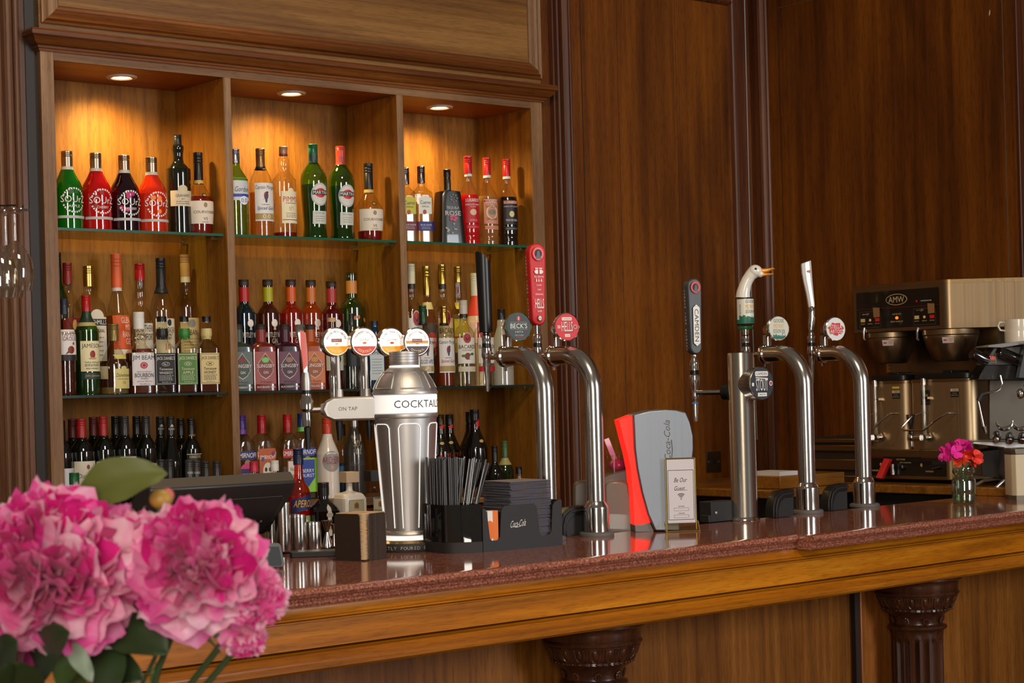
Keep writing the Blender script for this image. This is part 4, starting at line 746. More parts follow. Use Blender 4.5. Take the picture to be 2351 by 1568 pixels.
disaronno(857, 1081, CLEAR, M((30, 26, 26), .4), liquid((120, 50, 20), .8), 'amber square-shouldered liqueur bottle with a black cube stopper', (206, 160, 80), 56)
# right bay, lower niche
bottle('wine_bottle', 'red liqueur wine bottle with a pink fruit label beside the tower', 'wine', 1001, 1000, 40, -.1, ZC, DG, CBLK, None, [('r', .22, .56, 1.1, (196, 40, 90)), ('r', .48, .545, 1.1, (226, 170, 60)), ('d', .1, .4, .3, .08, (70, 60, 130)), ('d', 0, .3, .3, .07, (120, 50, 40)), ('r', .56, .66, 1.1, (130, 120, 120))])
for px_, top, Y, nm in ((1010, 952, .10, 'dark cream-liqueur bottle with a gold cap edge by the tower'), (1031, 952, .19, 'dark cream-liqueur bottle with red strokes on its neck')):
    bottle('cream_liqueur_bottle', nm, 'bail', px_, top, 52, Y, S3, M((20, 16, 14), .1, coat=.6, key='dark_glass'), CBLK if Y > .15 else M((60, 44, 24), .3, .5), None, [('t', 'BAILEYS', .46, .05, .9, (206, 70, 40)), ('d', 0, .62, .2, .04, (206, 170, 90)), ('p', [(-.1, .84), (.14, .87), (.14, .82), (.0, .80)], (196, 30, 36))], 10)
bottle('cream_liqueur_bottle', 'large dark rounded bottle with a red swoosh, standing alone', 'bail', 1089, 940.5, 60, .08, S3, M((20, 14, 12), .08, coat=.6, key='dark_glass'), CBLK, None, [('p', [(.0, .83), (.16, .88), (.2, .80), (.06, .76)], (206, 30, 36)), ('d', .2, .6, .2, .04, (206, 170, 90))], 10)
bottle('cream_liqueur_bottle', 'dark bottle hidden behind the large rounded one', 'bail', 1078, 946, 52, .22, S3, M((24, 18, 16), .1, coat=.6, key='dark_glass'), CBLK, None, (), 10)
wine(1135, 1024, 38, -.16, ZC, CBLK, 'black screw-cap bottle rising behind the straws', (), 'wine')
bottle('wine_bottle', 'green-capped bottle with patterned foil behind the straws', 'wine', 1158, 1012.5, 40, -.12, ZC, glass((110, 130, 60), .12, .02, .5, (50, 70, 30)), capc((70, 96, 50)), None, [('r', .1, .5, 1.1, (176, 170, 120)), ('d', .1, .4, .3, .1, (60, 70, 40))], 20, [(.72, .80, (170, 160, 100))])
bottle('syrup_bottle', 'small jar with a black lid and pale contents beside the napkins', 'mixr', 1191, 1072, 30, -.2, ZC, CLEAR, CBLK, liquid((176, 140, 90), .8), None or (), 20, fill=.84)
# wooden crate and round bottle between tower and caddy
p = atZ(1004, 1230, ZC); t = thing('wooden_crate', 'small open wooden crate seen between cocktail tower and straws', 'crate', (p.x+.04, -.34, ZC), .1)
b = B(); CW = wood('wood_crate', (120, 84, 44), (150, 110, 62), (176, 134, 84), 'x', .6, 0)
b.box(-.09, .09, -.08, .08, 0, .012, CW); b.box(-.09, .09, -.08, .08, .118, .13, CW); b.build('board', t)
for sx in (-.09, .08): b = B(); b.box(sx, sx+.01, -.08, .08, .012, .118, CW); b.build('side_board', t)
b = B(); b.lathe([(0, 0), (.02, 0), (.034, .012), (.04, .035), (.034, .058), (.014, .07), (.012, .085), (0, .085)], glass((196, 190, 170), .16, .03, .2), 24); b.rec = True
b.text('FORD', .04, .012, M((60, 56, 50), .5), flat((0, -.0412, .035)), rot=0); o = b.build('round_flask'); o.location = (p.x+.02, -.36, ZC+.0125); o.rotation_euler = (0, 0, facing(o.location, 20)); tag(o, 'round clear flask lying in the small wooden crate', 'bottle')

# ================================================================ hanging wine glasses at the left edge
gr = thing('glass_rack', 'black metal hanger for stemware at the left edge', 'rack', (0, 0, 0))
pg = atD(42, 482, 4.6); b = B()
for dx in (0, .045):
    q = pg+RT*(dx-.05); b.tube([q-RT*(.20+dx)+Vector((0, 0, .012)), q+Vector((0, 0, .012)), q+RT*.006+Vector((0, 0, .0)), q+RT*.014+Vector((0, 0, -.003)), q+RT*.018+Vector((0, 0, .012))], .0022, BLACK, 8)
b.build('hook', gr)
q = pg-RT*.25; b = B(); b.cyl((q.x, q.y, BT+.001), (q.x, q.y, q.z+.03), .008, BLACK, 12); b.cyl((q.x, q.y, BT+.001), (q.x, q.y, BT+.010), .045, BLACK, 24); b.build('post', gr)
def wineglass(px_, py_, d, s, lab):
    p = atD(px_, py_, d); t = thing('wine_glass', lab, 'glass', p, 0, 'stemmed glasses hanging upside down')
    G = glass((250, 248, 244), .16, .015)
    b = B(); b.lathe([(0, .0), (.036*s, -.001), (.036*s, -.003), (.008*s, -.006), (.0045*s, -.012)], G, 32); b.build('foot', t)
    b = B(); b.lathe([(.0045*s, -.012), (.004*s, -.05*s), (.005*s, -.075*s)], G, 16); b.build('stem', t)
    P = [(.005, -.075), (.012, -.082), (.026, -.098), (.038, -.122), (.042, -.15), (.039, -.178), (.035, -.194)]
    b = B(); b.lathe([(r*s, z*s) for r, z in P]+[((r-.0012)*s, z*s) for r, z in P[::-1][:-1]], G, 36); b.build('bowl', t)
wineglass(12, 486, 4.62, 1.12, 'upside-down wine glass, nearer the left edge, smaller in view')
wineglass(33, 480, 4.45, 1.02, 'upside-down wine glass hanging whole in front of the left moulding')
wineglass(-6, 484, 4.3, 1.05, 'upside-down wine glass cut off by the left edge')
# ================================================================ beer taps (arms point away from the guests, along +y)
def disc_fn(o, n, upv=(0, 0, 1)):
    n = Vector(n).normalized(); x = Vector(upv).cross(n).normalized(); y = n.cross(x); o = Vector(o); return lambda a, b_, e=0: o+x*a+y*b_+n*e
def lift(fn, e): return lambda a, b_: fn(a, b_, e)
def badge(t, c, n, r, depth_, face, graphics, cone=True, name='badge'):
    """round badge: housing behind, face, then graphics drawn on it"""
    n = Vector(n).normalized(); c = Vector(c); b = B()
    if cone: b.lathe([(0, -depth_), (r*.22, -depth_*.97), (r*.5, -depth_*.72), (r*.86, -.022), (r, -.012), (r*1.03, -.004), (r*1.03, .001), (r*.97, .003)], CHROME, 36, c, ax=n)
    else: b.lathe([(0, -depth_), (r*.96, -depth_), (r*.98, -depth_*.95), (r*.98, -.004), (r*1.0, -.003), (r*1.0, .001), (r*.96, .003)], STEEL, 36, c, ax=n)
    b.build('badge_housing', t, sharp=50)
    b = B(); b.lathe([(r*.975, .0015), (0, .002)], face, 40, c, ax=n); fn0 = disc_fn(c, n)
    graphics(b, lambda e: lift(fn0, .0026+e*.0004), r); b.build(name+'_face', t)
def tap_body(t, y, zc, spout=True, arm_y=None, blue=False):
    """chrome faucet at local (0, y); zc: height of its inlet pipe"""
    b = B()
    b.lathe([(0, .075), (.009, .075), (.0095, .066), (.013, .062), (.0135, .052), (.0125, .048), (.0125, .040)], CHROME, 20, (0, y, zc), mts=None); b.build('collar', t)
    b = B(); b.lathe([(.0125, .040), (.0128, .040), (.0128, .028), (.0125, .028)], BLACK, 20, (0, y, zc)); b.build('black_ring', t)
    b = B(); b.lathe([(.0125, .028), (.0145, .026), (.0150, .020), (.0150, .004), (.0130, -.002), (.0110, -.008), (.0115, -.022), (.0100, -.030), (.0085, -.040), (.0070, -.060), (.0045, -.098), (.0032, -.098), (.003, -.06)], CHROME, 20, (0, y, zc))
    b.cyl((0, y, zc), (0, arm_y, zc), .0085, CHROME, 14); b.cyl((0, arm_y+.012, zc), (0, arm_y, zc), .012, CHROME, 14); b.build('faucet', t)
    if blue: b = B(); b.lathe([(.0098, -.034), (.0106, -.034), (.0106, -.039), (.0095, -.039)], M((90, 140, 190), .4), 18, (0, y, zc)); b.build('blue_ring', t)
SP = M((206, 202, 196), .19, 1, key='polished_steel')
def swan(px_, py_, lab, tapy=.24, grp='curved steel beer fonts', hc=.514):
    p = atZ(px_, py_, BT); t = thing('beer_font', lab, 'beer tap', (p.x, p.y, BT), 0, None)
    r = .027
    b = B(); b.lathe([(0, 0), (.049, 0), (.05, .004), (.049, .009), (.044, .012), (0, .012)], RUBBER, 36); b.build('rubber_gasket', t)
    b = B(); b.lathe([(.037, .0122), (.037, .078), (.0368, .082), (.0285, .097), (.027, .099)], CHROME, 36); b.build('base_collar', t)
    pts = [(0, 0, .09), (0, 0, .2), (0, 0, .3), (0, 0, hc-.105)]
    for k in range(1, 15): a = PI/2*k/14; pts.append((0, .105-.105*math.cos(a), hc-.105+.105*math.sin(a)))
    pts += [(0, .145, hc), (0, .172, hc)]
    b = B(); b.tube(pts, r, SP, 32); b.build('pipe', t, sharp=60)
    b = B(); b.lathe([(.027, -.003), (.031, -.003), (.032, .002), (.031, .012), (.029, .016), (.0, .018)], CHROME, 32, (0, .160, hc), ax=(0, 1, 0)); b.cyl((0, .166, hc-.03), (0, .166, hc-.042), .004, CHROME, 8); b.build('clamp', t)
    b = B(); b.box(-.0025, .0025, .148, .172, hc+.024, hc+.062, SP); b.box(-.012, .012, .150, .154, hc+.024, hc+.062, SP); b.build('badge_bracket', t)
    tap_body(t, tapy, hc, arm_y=.176)
    return t, p
BN = (-.24, -1, .04)
# --- pilsner font with the dark badge
t, p = swan(1259, 1241, 'curved steel beer font behind the napkins, black handle and green-rimmed black badge', .25)
def g1(b, L, r):
    b.disc(r*1.84, r*1.84, M((20, 22, 24), .45), L(1), 0, 0, 2, 32); b.disc(r*.3, r*.42, M((176, 36, 30), .5), L(2), 0, r*.58); b.text("g", r*.12, r*.2, WHITE, L(3), dy=r*.58)
    b.text("BECK'S", r*1.3, r*.34, M((220, 226, 214), .5), L(2), dy=r*.06); 
    for yy in (.32, -.18): b.rect(r*1.34, r*.02, M((150, 160, 140), .5), L(2), 0, r*yy)
    b.text('1873', r*.6, r*.13, M((180, 186, 176), .5), L(2), dy=-r*.36); b.text('VIER PILSNER', r*.7, r*.09, M((180, 186, 176), .5), L(2), dy=-r*.6); b.rect(r*.5, r*.03, M((150, 40, 36), .5), L(2), 0, -r*.74)
badge(t, (0, .105, .595), BN, .040, .085, M((18, 104, 50), .45), g1)
b = B(); z0, z1 = .586, .795; b.rec = True
n = 24; mi = b.mi(BLACK); lo = [b.v((.0195*math.cos(2*PI*k/n), .25+.0195*math.sin(2*PI*k/n), z0)) for k in range(n)]
hi = [b.v((-.004+.0215*math.cos(2*PI*k/n), .252+.0215*math.sin(2*PI*k/n), z1-.022*math.cos(2*PI*k/n)+.0*k)) for k in range(n)]
for k in range(n): b.f([lo[k], lo[(k+1) % n], hi[(k+1) % n], hi[k]], mi, True)
b.f(lo[::-1], mi); b.f(hi, mi); b.build('handle', t)
def slope(x, y): return (-.004+x, .252-.0+y*.9, z1-x*1.0+.0012)
b = B(); b.poly([(-.022, .010), (.0, .016), (.018, .012), (.021, -.010), (.004, -.018), (-.016, -.010)], M((226, 196, 150), .5), slope)
b.poly([(-.019, .008), (.0, .013), (.0155, .0095), (.0175, -.008), (.003, -.015), (-.013, -.008)], M((196, 60, 36), .5), lambda x, y: Vector(slope(x, y))+Vector((0, 0, .0006)))
b.text('g', .008, .014, M((240, 220, 180), .5), lambda x, y: Vector(slope(x, y))+Vector((0, 0, .0012))); b.build('handle_emblem', t)
b = B(); b.cyl((0, .25, .574), (0, .25, .588), .0095, BLACK, 16); b.build('handle_neck', t)
# --- lager fonts with paddle handles
def paddle(t, y, z0, H, wd, th, body, ring, name='handle', tilt=0, yaw=-.22, graphics=None, side='CAMDEN TOWN BREWERY', x=0):
    """long rounded paddle with an eye near its top"""
    o = Vector((x, y, z0)); Rz = Matrix.Rotation(yaw, 4, 'Z') @ Matrix.Rotation(tilt, 4, 'Y'); T = Matrix.Translation(o) @ Rz
    out = []; r1, r0 = wd/2, wd*.40
    for k in range(13): a = PI*k/12; out.append((r1*math.cos(a), H-r1+r1*math.sin(a)))
    for k in range(9): a = PI+PI*k/8; out.append((r0*math.cos(a), r0*1.0+.004+r0*math.sin(a)))
    eye = [(r1*.62*math.cos(2*PI*k/24), H-r1*1.12+r1*.66*math.sin(2*PI*k/24)) for k in range(24)]
    b = B(); b.T = T; b.prism(out, -th/2, th/2, body, 'y'); b.build(name, t, bevel=.004)
    b = B(); b.T = T; mi = b.mi(ring); n = len(eye); cx, cy = 0, H-r1*1.12
    def rr(s_, yy): return [b.v((cx+(q[0]-cx)*s_, yy, cy+(q[1]-cy)*s_)) for q in eye]
    a_, c_, d_ = rr(1.15, -th/2-.0045), rr(1.0, -th/2-.0052), rr(.72, -th/2-.0042)
    for u_, w_ in ((a_, c_), (c_, d_)):
        for k in range(n): b.f([u_[k], u_[(k+1) % n], w_[(k+1) % n], w_[k]], mi, True)
    b.f(d_, b.mi(M((30, 20, 20), .5))); b.build('handle_eye', t)
    b = B(); b.T = T; e = -th/2-.0052; b.poly([(-.36*r1, cy-.56*r1), (.36*r1, cy-.56*r1), (.2*r1, cy-.1*r1), (.14*r1, cy+.3*r1), (-.14*r1, cy+.3*r1), (-.2*r1, cy-.1*r1)], M((90, 92, 96), .5), lambda q, w_: (q, e, w_)); b.build('handle_figure', t)
    b = B(); b.T = T; fn = lambda q, w_: (q, -th/2-.0048, w_)
    if graphics: graphics(b, fn, H, r1)
    k = len(side)
    for i, ch in enumerate(side):
        if ch != ' ':
            zz = H*.84-(H*.76)*i/(k-1); rx = r0+(r1-r0)*min(1, max(0, (zz-r0)/(H-r0-r1)))
            b.text(ch, None, H*.026, WHITE, flat((-rx-.0048, 0, zz), (0, -1, 0), (0, 0, 1)))
    b.build('handle_lettering', t)
RD = M((200, 26, 30), .5, coat=0, key='red_plastic'); SL = M((66, 68, 72), .4, key='slate_plastic')
t, p = swan(1370, 1230, 'curved steel beer font with tall red paddle handle and red round badge', .236)
def g2(b, L, r):
    b.disc(r*1.9, r*1.9, M((206, 26, 34), .5), L(1), 0, 0, 2, 32); b.rect(r*.8, r*.22, WHITE, L(2), 0, r*.58, rad=r*.06); b.text('CAMDEN', r*.7, r*.13, RD, L(3), dy=r*.58)
    b.text('HELLS', r*.94, r*.74, M((40, 16, 16), .5), L(2), dx=r*.03, dy=-r*.01); b.text('HELLS', r*.9, r*.7, WHITE, L(3), dy=r*.02); b.rect(r*.42, r*.2, WHITE, L(2), 0, -r*.62, rad=.001); b.text('LAGER', r*.36, r*.11, RD, L(3), dy=-r*.62)
    b.rect(r*.2, r*.2, WHITE, L(2), -r*.66, 0); b.rect(r*.2, r*.03, RD, L(3), -r*.66, 0); b.rect(r*.03, r*.2, RD, L(3), -r*.66, 0)
    b.disc(r*.28, r*.28, WHITE, L(2), r*.66, 0, 1, 16); b.disc(r*.22, r*.22, M((40, 16, 16), .5), L(3), r*.66, 0, 1, 16); b.disc(r*.14, r*.14, RD, L(4), r*.66, 0, 1, 12)
badge(t, (0, .105, .595), BN, .040, .085, M((206, 26, 34), .5), g2)
def g3(b, fn, H, r):
    for dx in (-1, 1):
        b.rect(.009, .012, WHITE, fn, dx*.0065, H*.66, rad=.001); b.rect(.003, .006, WHITE, fn, dx*.0125, H*.66); b.rect(.010, .003, WHITE, fn, dx*.0065, H*.70)
    b.text('PULL HERE FOR', .030, .005, WHITE, fn, dy=H*.60)
    for k in (-1, 0, 1): b.poly([(k*.008-.003, H*.555), (k*.008+.003, H*.555), (k*.008, H*.535)], WHITE, fn); b.rect(.0022, .006, WHITE, fn, k*.008, H*.565)
    b.text('CLASSIC', .017, .0045, WHITE, fn, dy=H*.50); b.text('CRISP', .012, .0045, WHITE, fn, dy=H*.445); b.text('REFRESHING', .026, .0045, WHITE, fn, dy=H*.39)
    b.text('HELLS', .029, .028, WHITE, fn, dy=H*.28); b.text('LAGER', .014, .005, WHITE, fn, dy=H*.19); b.disc(.013, .016, M((40, 16, 16), .5), fn, 0, H*.105, 1, 18)
    b.disc(.011, .0135, WHITE, lambda x, y: Vector(fn(x, y))-Vector((0, .0004, 0)), 0, H*.105, 1, 18); b.text('4.6', .007, .004, M((40, 16, 16), .5), lambda x, y: Vector(fn(x, y))-Vector((0, .0008, 0)), dy=H*.105)
paddle(t, .236, .600, .244, .054, .030, RD, M((214, 50, 52), .35), graphics=g3)
b = B(); b.cyl((0, .236, .586), (0, .236, .605), .010, CHROME, 16); b.build('handle_neck', t)
# --- straight stout column
p = atZ(1710, 1194, BT); t = thing('beer_column', 'straight round steel beer column with slate paddle handle and stout badge', 'beer tap', (p.x, p.y, BT))
b = B(); b.lathe([(0, 0), (.046, 0), (.046, .003), (.043, .007), (.0405, .010), (.0405, .512), (.0395, .5135), (0, .5135)], STEELV, 48); b.build('column_tube', t, sharp=50)
b = B(); b.lathe([(.0465, 0), (.047, .002), (.044, .008), (.0412, .011)], CHROME, 40); b.build('foot_ring', t)
dirn = Vector((-.25, 1, 0)).normalized(); hz = .395
b = B(); b.lathe([(.018, .036), (.024, .040), (.024, .062), (.018, .066), (0, .066)], BLACK, 24, (0, 0, hz), ax=dirn); b.build('black_knob', t)
q = dirn*.165
def faucet_at(t, q, zc, d0):
    b = B(); b.lathe([(0, .118), (.009, .118), (.0095, .106), (.0145, .098), (.015, .085), (.0140, .078), (.0140, .070)], CHROME, 20, (q.x, q.y, zc)); b.build('collar', t)
    b = B(); b.lathe([(.0140, .070), (.0144, .070), (.0144, .056), (.014, .056)], BLACK, 20, (q.x, q.y, zc)); b.build('black_ring', t)
    b = B(); b.lathe([(.014, .056), (.0165, .053), (.017, .045), (.016, .022), (.012, .012), (.0115, -.008), (.0125, -.016), (.0085, -.024), (.0085, -.034), (.0095, -.040), (.0068, -.09), (.0052, -.09), (.005, -.05)], CHROME, 20, (q.x, q.y, zc))
    b.cyl((q.x, q.y, zc), (d0.x, d0.y, zc), .0085, CHROME, 14); b.lathe([(.010, 0), (.016, .004), (.016, .014)], CHROME, 20, (d0.x, d0.y, zc), ax=-dirn if False else (d0-q).normalized()); b.build('faucet', t)
    b = B(); b.lathe([(.009, -.030), (.0108, -.030), (.0108, -.0355), (.009, -.0355)], M((80, 130, 190), .4), 18, (q.x, q.y, zc)); b.build('blue_ring', t)
faucet_at(t, q, hz, dirn*.07)
def g4(b, fn, H, r):
    b.poly([(-.012, H*.62), (0, H*.66), (.012, H*.62), (.012, H*.16), (0, H*.12), (-.012, H*.16)], WHITE, fn)
    b.text('CAMDEN', H*.42, .015, M((44, 46, 50), .5), lambda x, y: Vector(fn(x, y))-Vector((0, .0005, 0)), dx=0, dy=0, rot=0) if False else None
    v_, f_, w_ = text2d('CAMDEN'); mi = b.mi(M((44, 46, 50), .5)); kx = H*.42/w_; vs_ = [b.v(Vector(fn(y_*.015, H*.39-x_*kx))-Vector((0, .0005, 0))) for x_, y_ in v_]
    for q_ in f_: b.f([vs_[i] for i in q_], mi)
paddle(t, q.y, hz+.116, .240, .050, .032, SL, M((206, 60, 56), .4), graphics=g4, x=q.x, yaw=-.22)
def g5(b, L, r):
    SLT = M((50, 54, 60), .4, coat=.3); b.disc(r*1.9, r*1.9, SLT, L(1), 0, 0, 2, 36); b.rect(r*1.06, r*.3, WHITE, L(2), 0, r*.58, rad=r*.08); b.text('CAMDEN', r*.88, r*.16, SLT, L(3), dy=r*.58)
    b.text('STOUT', r*.98, r*.72, WHITE, L(2), dy=-r*.08); b.poly([(-r*.5, r*.38), (r*.5, r*.32), (r*.5, r*.26), (-r*.5, r*.32)], WHITE, L(2)); b.rect(r*.74, r*.22, WHITE, L(2), 0, -r*.66); b.text('SMOOTH', r*.5, r*.1, SLT, L(3), dy=-r*.66)
    b.rect(r*.16, r*.2, WHITE, L(2), -r*.74, -r*.05); b.disc(r*.26, r*.3, WHITE, L(2), r*.74, 0, 1, 16); b.disc(r*.18, r*.2, RD, L(3), r*.74, 0, 1, 12)
badge(t, (.012, -.072, .418), (-.05, -1, .02), .051, .062, M((50, 54, 60), .4), g5, cone=False)
# --- goose font
t, p = swan(1855, 1178, 'curved steel beer font with a white goose-head handle', .25)
def city(b, fn, x0, x1, z0, h, mt):
    n = 16
    for i in range(n):
        r_ = random.Random(i*5); x = x0+(x1-x0)*(i+.5)/n; hh = h*(.35+.65*r_.random()); b.rect((x1-x0)/n*1.02, hh, mt, fn, x, z0+hh/2)
GRN = M((30, 110, 84), .45); YEL = M((214, 168, 60), .45); DGR = M((30, 60, 56), .45)
def g6(b, L, r):
    b.disc(r*1.9, r*1.9, M((206, 204, 190), .5), L(1), 0, 0, 2, 32); b.text('GOOSE', r*.98, r*.28, DGR, L(2), dy=r*.62); b.text('MIDWAY', r*1.0, r*.36, YEL, L(2), dy=r*.20, shear=.1); b.text('SESSION IPA', r*1.16, r*.3, GRN, L(2), dy=-r*.22, shear=.1)
    city(b, L(2), -r*.6, r*.6, -r*.76, r*.3, GRN); b.poly([(-r*.62, -r*.7), (r*.62, -r*.7), (r*.3, -r*.9), (-r*.3, -r*.9)], GRN, L(2)); b.disc(r*.3, r*.3, DGR, L(3), r*.42, -r*.5, 1, 16); b.disc(r*.22, r*.22, M((206, 204, 190), .3), L(4), r*.42, -r*.5, 1, 16)
badge(t, (0, .105, .595), BN, .040, .085, M((206, 204, 190), .3), g6)
b = B(); b.cyl((0, .25, .586), (0, .25, .598), .011, CHROME, 16); b.build('handle_neck', t)
b = B(); b.lathe([(0, .598), (.024, .598), (.026, .601), (.026, .606), (.022, .609), (0, .609)], M((30, 110, 60), .3, coat=.4), 28, (0, .25, 0)); b.build('green_ring', t)
b = B(); b.lathe([(0, .612), (.0265, .612), (.0285, .615), (.0285, .700), (.0265, .703), (0, .703)], M((36, 40, 40), .4), 32, (0, .25, 0)); b.build('label_can', t)
def can(x, z): a = x/.0289; return (.0289*math.sin(a-.5), .25-.0289*math.cos(a-.5), z)
b = B(); b.rect(.086, .080, M((226, 222, 206), .4), can, 0, .6575, 20, 3); c2 = lambda x, z: Vector(can(x, z))+(Vector(can(x, z))-Vector((0, .25, z)))*.02
b.text('GOOSE', .034, .010, DGR, c2, dx=.010, dy=.689); b.text('MIDWAY', .034, .015, YEL, c2, dx=.010, dy=.672); b.text('SESSION IPA', .040, .011, GRN, c2, dx=.012, dy=.656, shear=.1)
b.rect(.086, .012, GRN, c2, 0, .624, 20, 1); city(b, c2, -.03, .04, .629, .016, GRN)
v_, f_, w_ = text2d('GOOSE ISLAND'); mi = b.mi(DGR); kx = .045/w_; vs_ = [b.v(c2(-.026-y_*.0045, .658+x_*kx)) for x_, y_ in v_]
for q_ in f_: b.f([vs_[i] for i in q_], mi)
b.build('label', t)
GW = M((236, 230, 216), .18, coat=.8, key='goose_white'); OR = M((232, 150, 40), .3, coat=.4, key='goose_beak')
hd = (RT*.95-FW*.2).normalized()
def gp(a, z): return Vector((0, .25, 0))+hd*a+Vector((0, 0, z))
spn = [gp(-.006, .703), gp(-.004, .722), gp(.002, .742), gp(.010, .760), gp(.020, .775), gp(.030, .785), gp(.040, .790)]
b = B(); b.tube(spn, [.0245, .0225, .0205, .0195, .0195, .0215, .0215], GW, 20); b.T = Matrix(); b.ell(gp(.036, .789), .024, .024, .0215, GW, 20, 14); b.ell(gp(.052, .780), .014, .014, .0125, GW, 16, 10); b.build('goose_neck_and_head', t, sharp=80)
sd = hd.cross(UP).normalized()
def wedge(b, pts, wds, mt):
    mi = b.mi(mt); R_ = []
    for (a, z, h), w in zip(pts, wds): R_.append([b.v(gp(a, z)+sd*(w*math.cos(k*PI/4))+UP*(h*math.sin(k*PI/4))) for k in range(8)])
    for u_, v__ in zip(R_, R_[1:]):
        for k in range(8): b.f([u_[k], u_[(k+1) % 8], v__[(k+1) % 8], v__[k]], mi, True)
    b.f(R_[0][::-1], mi); b.f(R_[-1], mi)
b = B(); wedge(b, [(.048, .789, .012), (.062, .788, .009), (.080, .791, .0055), (.094, .795, .004), (.100, .794, .0022)], [.013, .0115, .010, .0095, .006], OR); b.build('upper_beak', t, sharp=70)
b = B(); wedge(b, [(.050, .778, .009), (.066, .776, .0055), (.084, .7765, .0035), (.097, .778, .002)], [.011, .0095, .0085, .005], OR); b.build('lower_beak', t, sharp=70)
b = B(); 
for s_ in (-1, 1): b.ell(gp(.040, .795)+sd*(s_*.0205), .0045, .0045, .0045, M((24, 20, 18), .1, coat=1), 12, 8)
b.build('eyes', t)
# --- white slim handle font
t, p = swan(1985, 1163, 'curved steel beer font with a slim white handle, furthest right', .213)
def splash(b, L, r, s_=1, mt=None):
    mt = mt or M((200, 24, 40), .4); pts = []
    for k in range(40): a = 2*PI*k/40; rr = 1+.10*math.sin(7*a)+.07*math.sin(13*a+1); pts.append((r*.66*rr*math.cos(a)*s_, r*.46*rr*math.sin(a)*s_))
    b.poly(pts, M((206, 150, 60), .5), L(2)); b.poly([(x*.94, y*.94) for x, y in pts], mt, L(3)); b.text('STELLA', r*1.04*s_, r*.28*s_, WHITE, L(4), dy=r*.16*s_, shear=.05); b.text('ARTOIS', r*1.04*s_, r*.28*s_, WHITE, L(4), dy=-r*.18*s_, shear=.05)
badge(t, (0, .105, .595), BN, .040, .085, M((226, 226, 226), .5), lambda b, L, r: splash(b, L, r, 1.15))
b = B(); WHS = M((226, 222, 214), .2, coat=.7, key='white_gloss'); mi = b.mi(WHS); R_ = []
yw_ = -.3
for z, x, w, d in ((.655, .006, .010, .010), (.685, .004, .012, .011), (.72, -.002, .014, .011), (.76, -.010, .0175, .011), (.79, -.0145, .0195, .0115), (.815, -.0165, .0195, .0125), (.828, -.0168, .0185, .012)):
    R_.append([b.v((x+w*math.cos(a)*math.cos(yw_)-d*math.sin(a)*math.sin(yw_), .213+w*math.cos(a)*math.sin(yw_)+d*math.sin(a)*math.cos(yw_), z+(.006*math.cos(a) if z > .82 else 0))) for a in [PI/4*k+.3 for k in range(8)]])
for u_, v__ in zip(R_, R_[1:]):
    for k in range(8): b.f([u_[k], u_[(k+1) % 8], v__[(k+1) % 8], v__[k]], mi, True)
b.f(R_[0][::-1], mi); b.f(R_[-1], mi); b.build('handle', t, sharp=30)
b = B(); L = lambda e: lift(disc_fn((-.0165, .2005, .795), (-.75, -1, .03)), .0025+e*.0004); splash(b, L, .011, .9); b.build('handle_emblem', t)
b = B(); mi = b.mi(CHROME); R_ = []
for z, x, w in ((.586, 0, .0085), (.60, 0, .010), (.62, .002, .0115), (.64, .004, .0105), (.66, .0058, .0118), (.672, .005, .0125), (.69, .003, .003)): 
    R_.append([b.v((x+w*(1+.12*math.sin(k*2.1+z*300))*math.cos(PI*k/8), .213+w*(1+.12*math.sin(k*1.7+z*210))*math.sin(PI*k/8), z)) for k in range(16)])
for u_, v__ in zip(R_, R_[1:]):
    for k in range(16): b.f([u_[k], u_[(k+1) % 16], v__[(k+1) % 16], v__[k]], mi)
b.build('embossed_sleeve', t)
# black pipe brackets at the back of the bar beside each font
for i, (px_, py_, nm) in enumerate(((1316, 1232, 'black curved hose bracket between the napkins and the red-handled font'), (1800, 1188, 'black curved hose bracket left of the goose font'), (1925, 1172, 'black curved hose bracket left of the furthest font'))):
    p = atZ(px_, py_, BT); o = B(); pts = [(-.055, .04, 0), (-.054, .04, .03), (-.046, .04, .055), (-.03, .04, .072), (-.005, .04, .08), (.03, .04, .082)]
    o.prism([(-.058, 0), (-.056, .035), (-.044, .064), (-.02, .081), (.04, .085), (.04, .062), (0, .06), (-.02, .05), (-.032, .03), (-.036, 0)], .0, .035, BLACK, 'y')
    o.tube([(-.046, -.002, 0), (-.045, -.002, .032), (-.036, -.002, .056), (-.016, -.002, .070), (.04, -.002, .073)], .003, BLACKM, 8); o.box(-.03, .04, .004, .03, 0, .06, BLACKM)
    ob = o.build('hose_bracket', bevel=.002); ob.location = (p.x+.01, p.y-.0, BT+.001); tag(ob, nm, 'bracket')
p = atZ(1655, 1199, BT); b = B(); b.box(-.05, .05, 0, .05, 0, .062, BLACKM); b.box(-.062, -.05, .0, .03, 0, .022, BLACKM); b.cyl((-.03, 0, .028), (-.03, -.003, .028), .005, SATIN, 12); ob = b.build('black_box', bevel=.002); ob.location = (p.x+.02, p.y+.01, BT+.001); tag(ob, 'small black box with one screw beside the stout column foot', 'box')
# ================================================================ things on the bar
def arc_text(b, s_, R, h, mt, L, a0, a1, inward=False):
    """letters along a circle; a0 to a1 degrees, clockwise from the top"""
    n = len(s_)
    for i, ch in enumerate(s_):
        if ch == ' ': continue
        a = math.radians(a0+(a1-a0)*(i+.5)/n); x, y = R*math.sin(a), R*math.cos(a)
        b.text(ch, None, h, mt, L, dx=0, dy=0) if False else None
        v_, f_, w_ = text2d(ch); mi = b.mi(mt); r_ = -a+(PI if inward else 0); sc = h if ch != 'I' else h
        vs_ = [b.v(L(x+(p_*math.cos(r_)-q_*math.sin(r_))*sc, y+(p_*math.sin(r_)+q_*math.cos(r_))*sc)) for p_, q_ in v_]
        for q in f_: b.f([vs_[k] for k in q], mi)
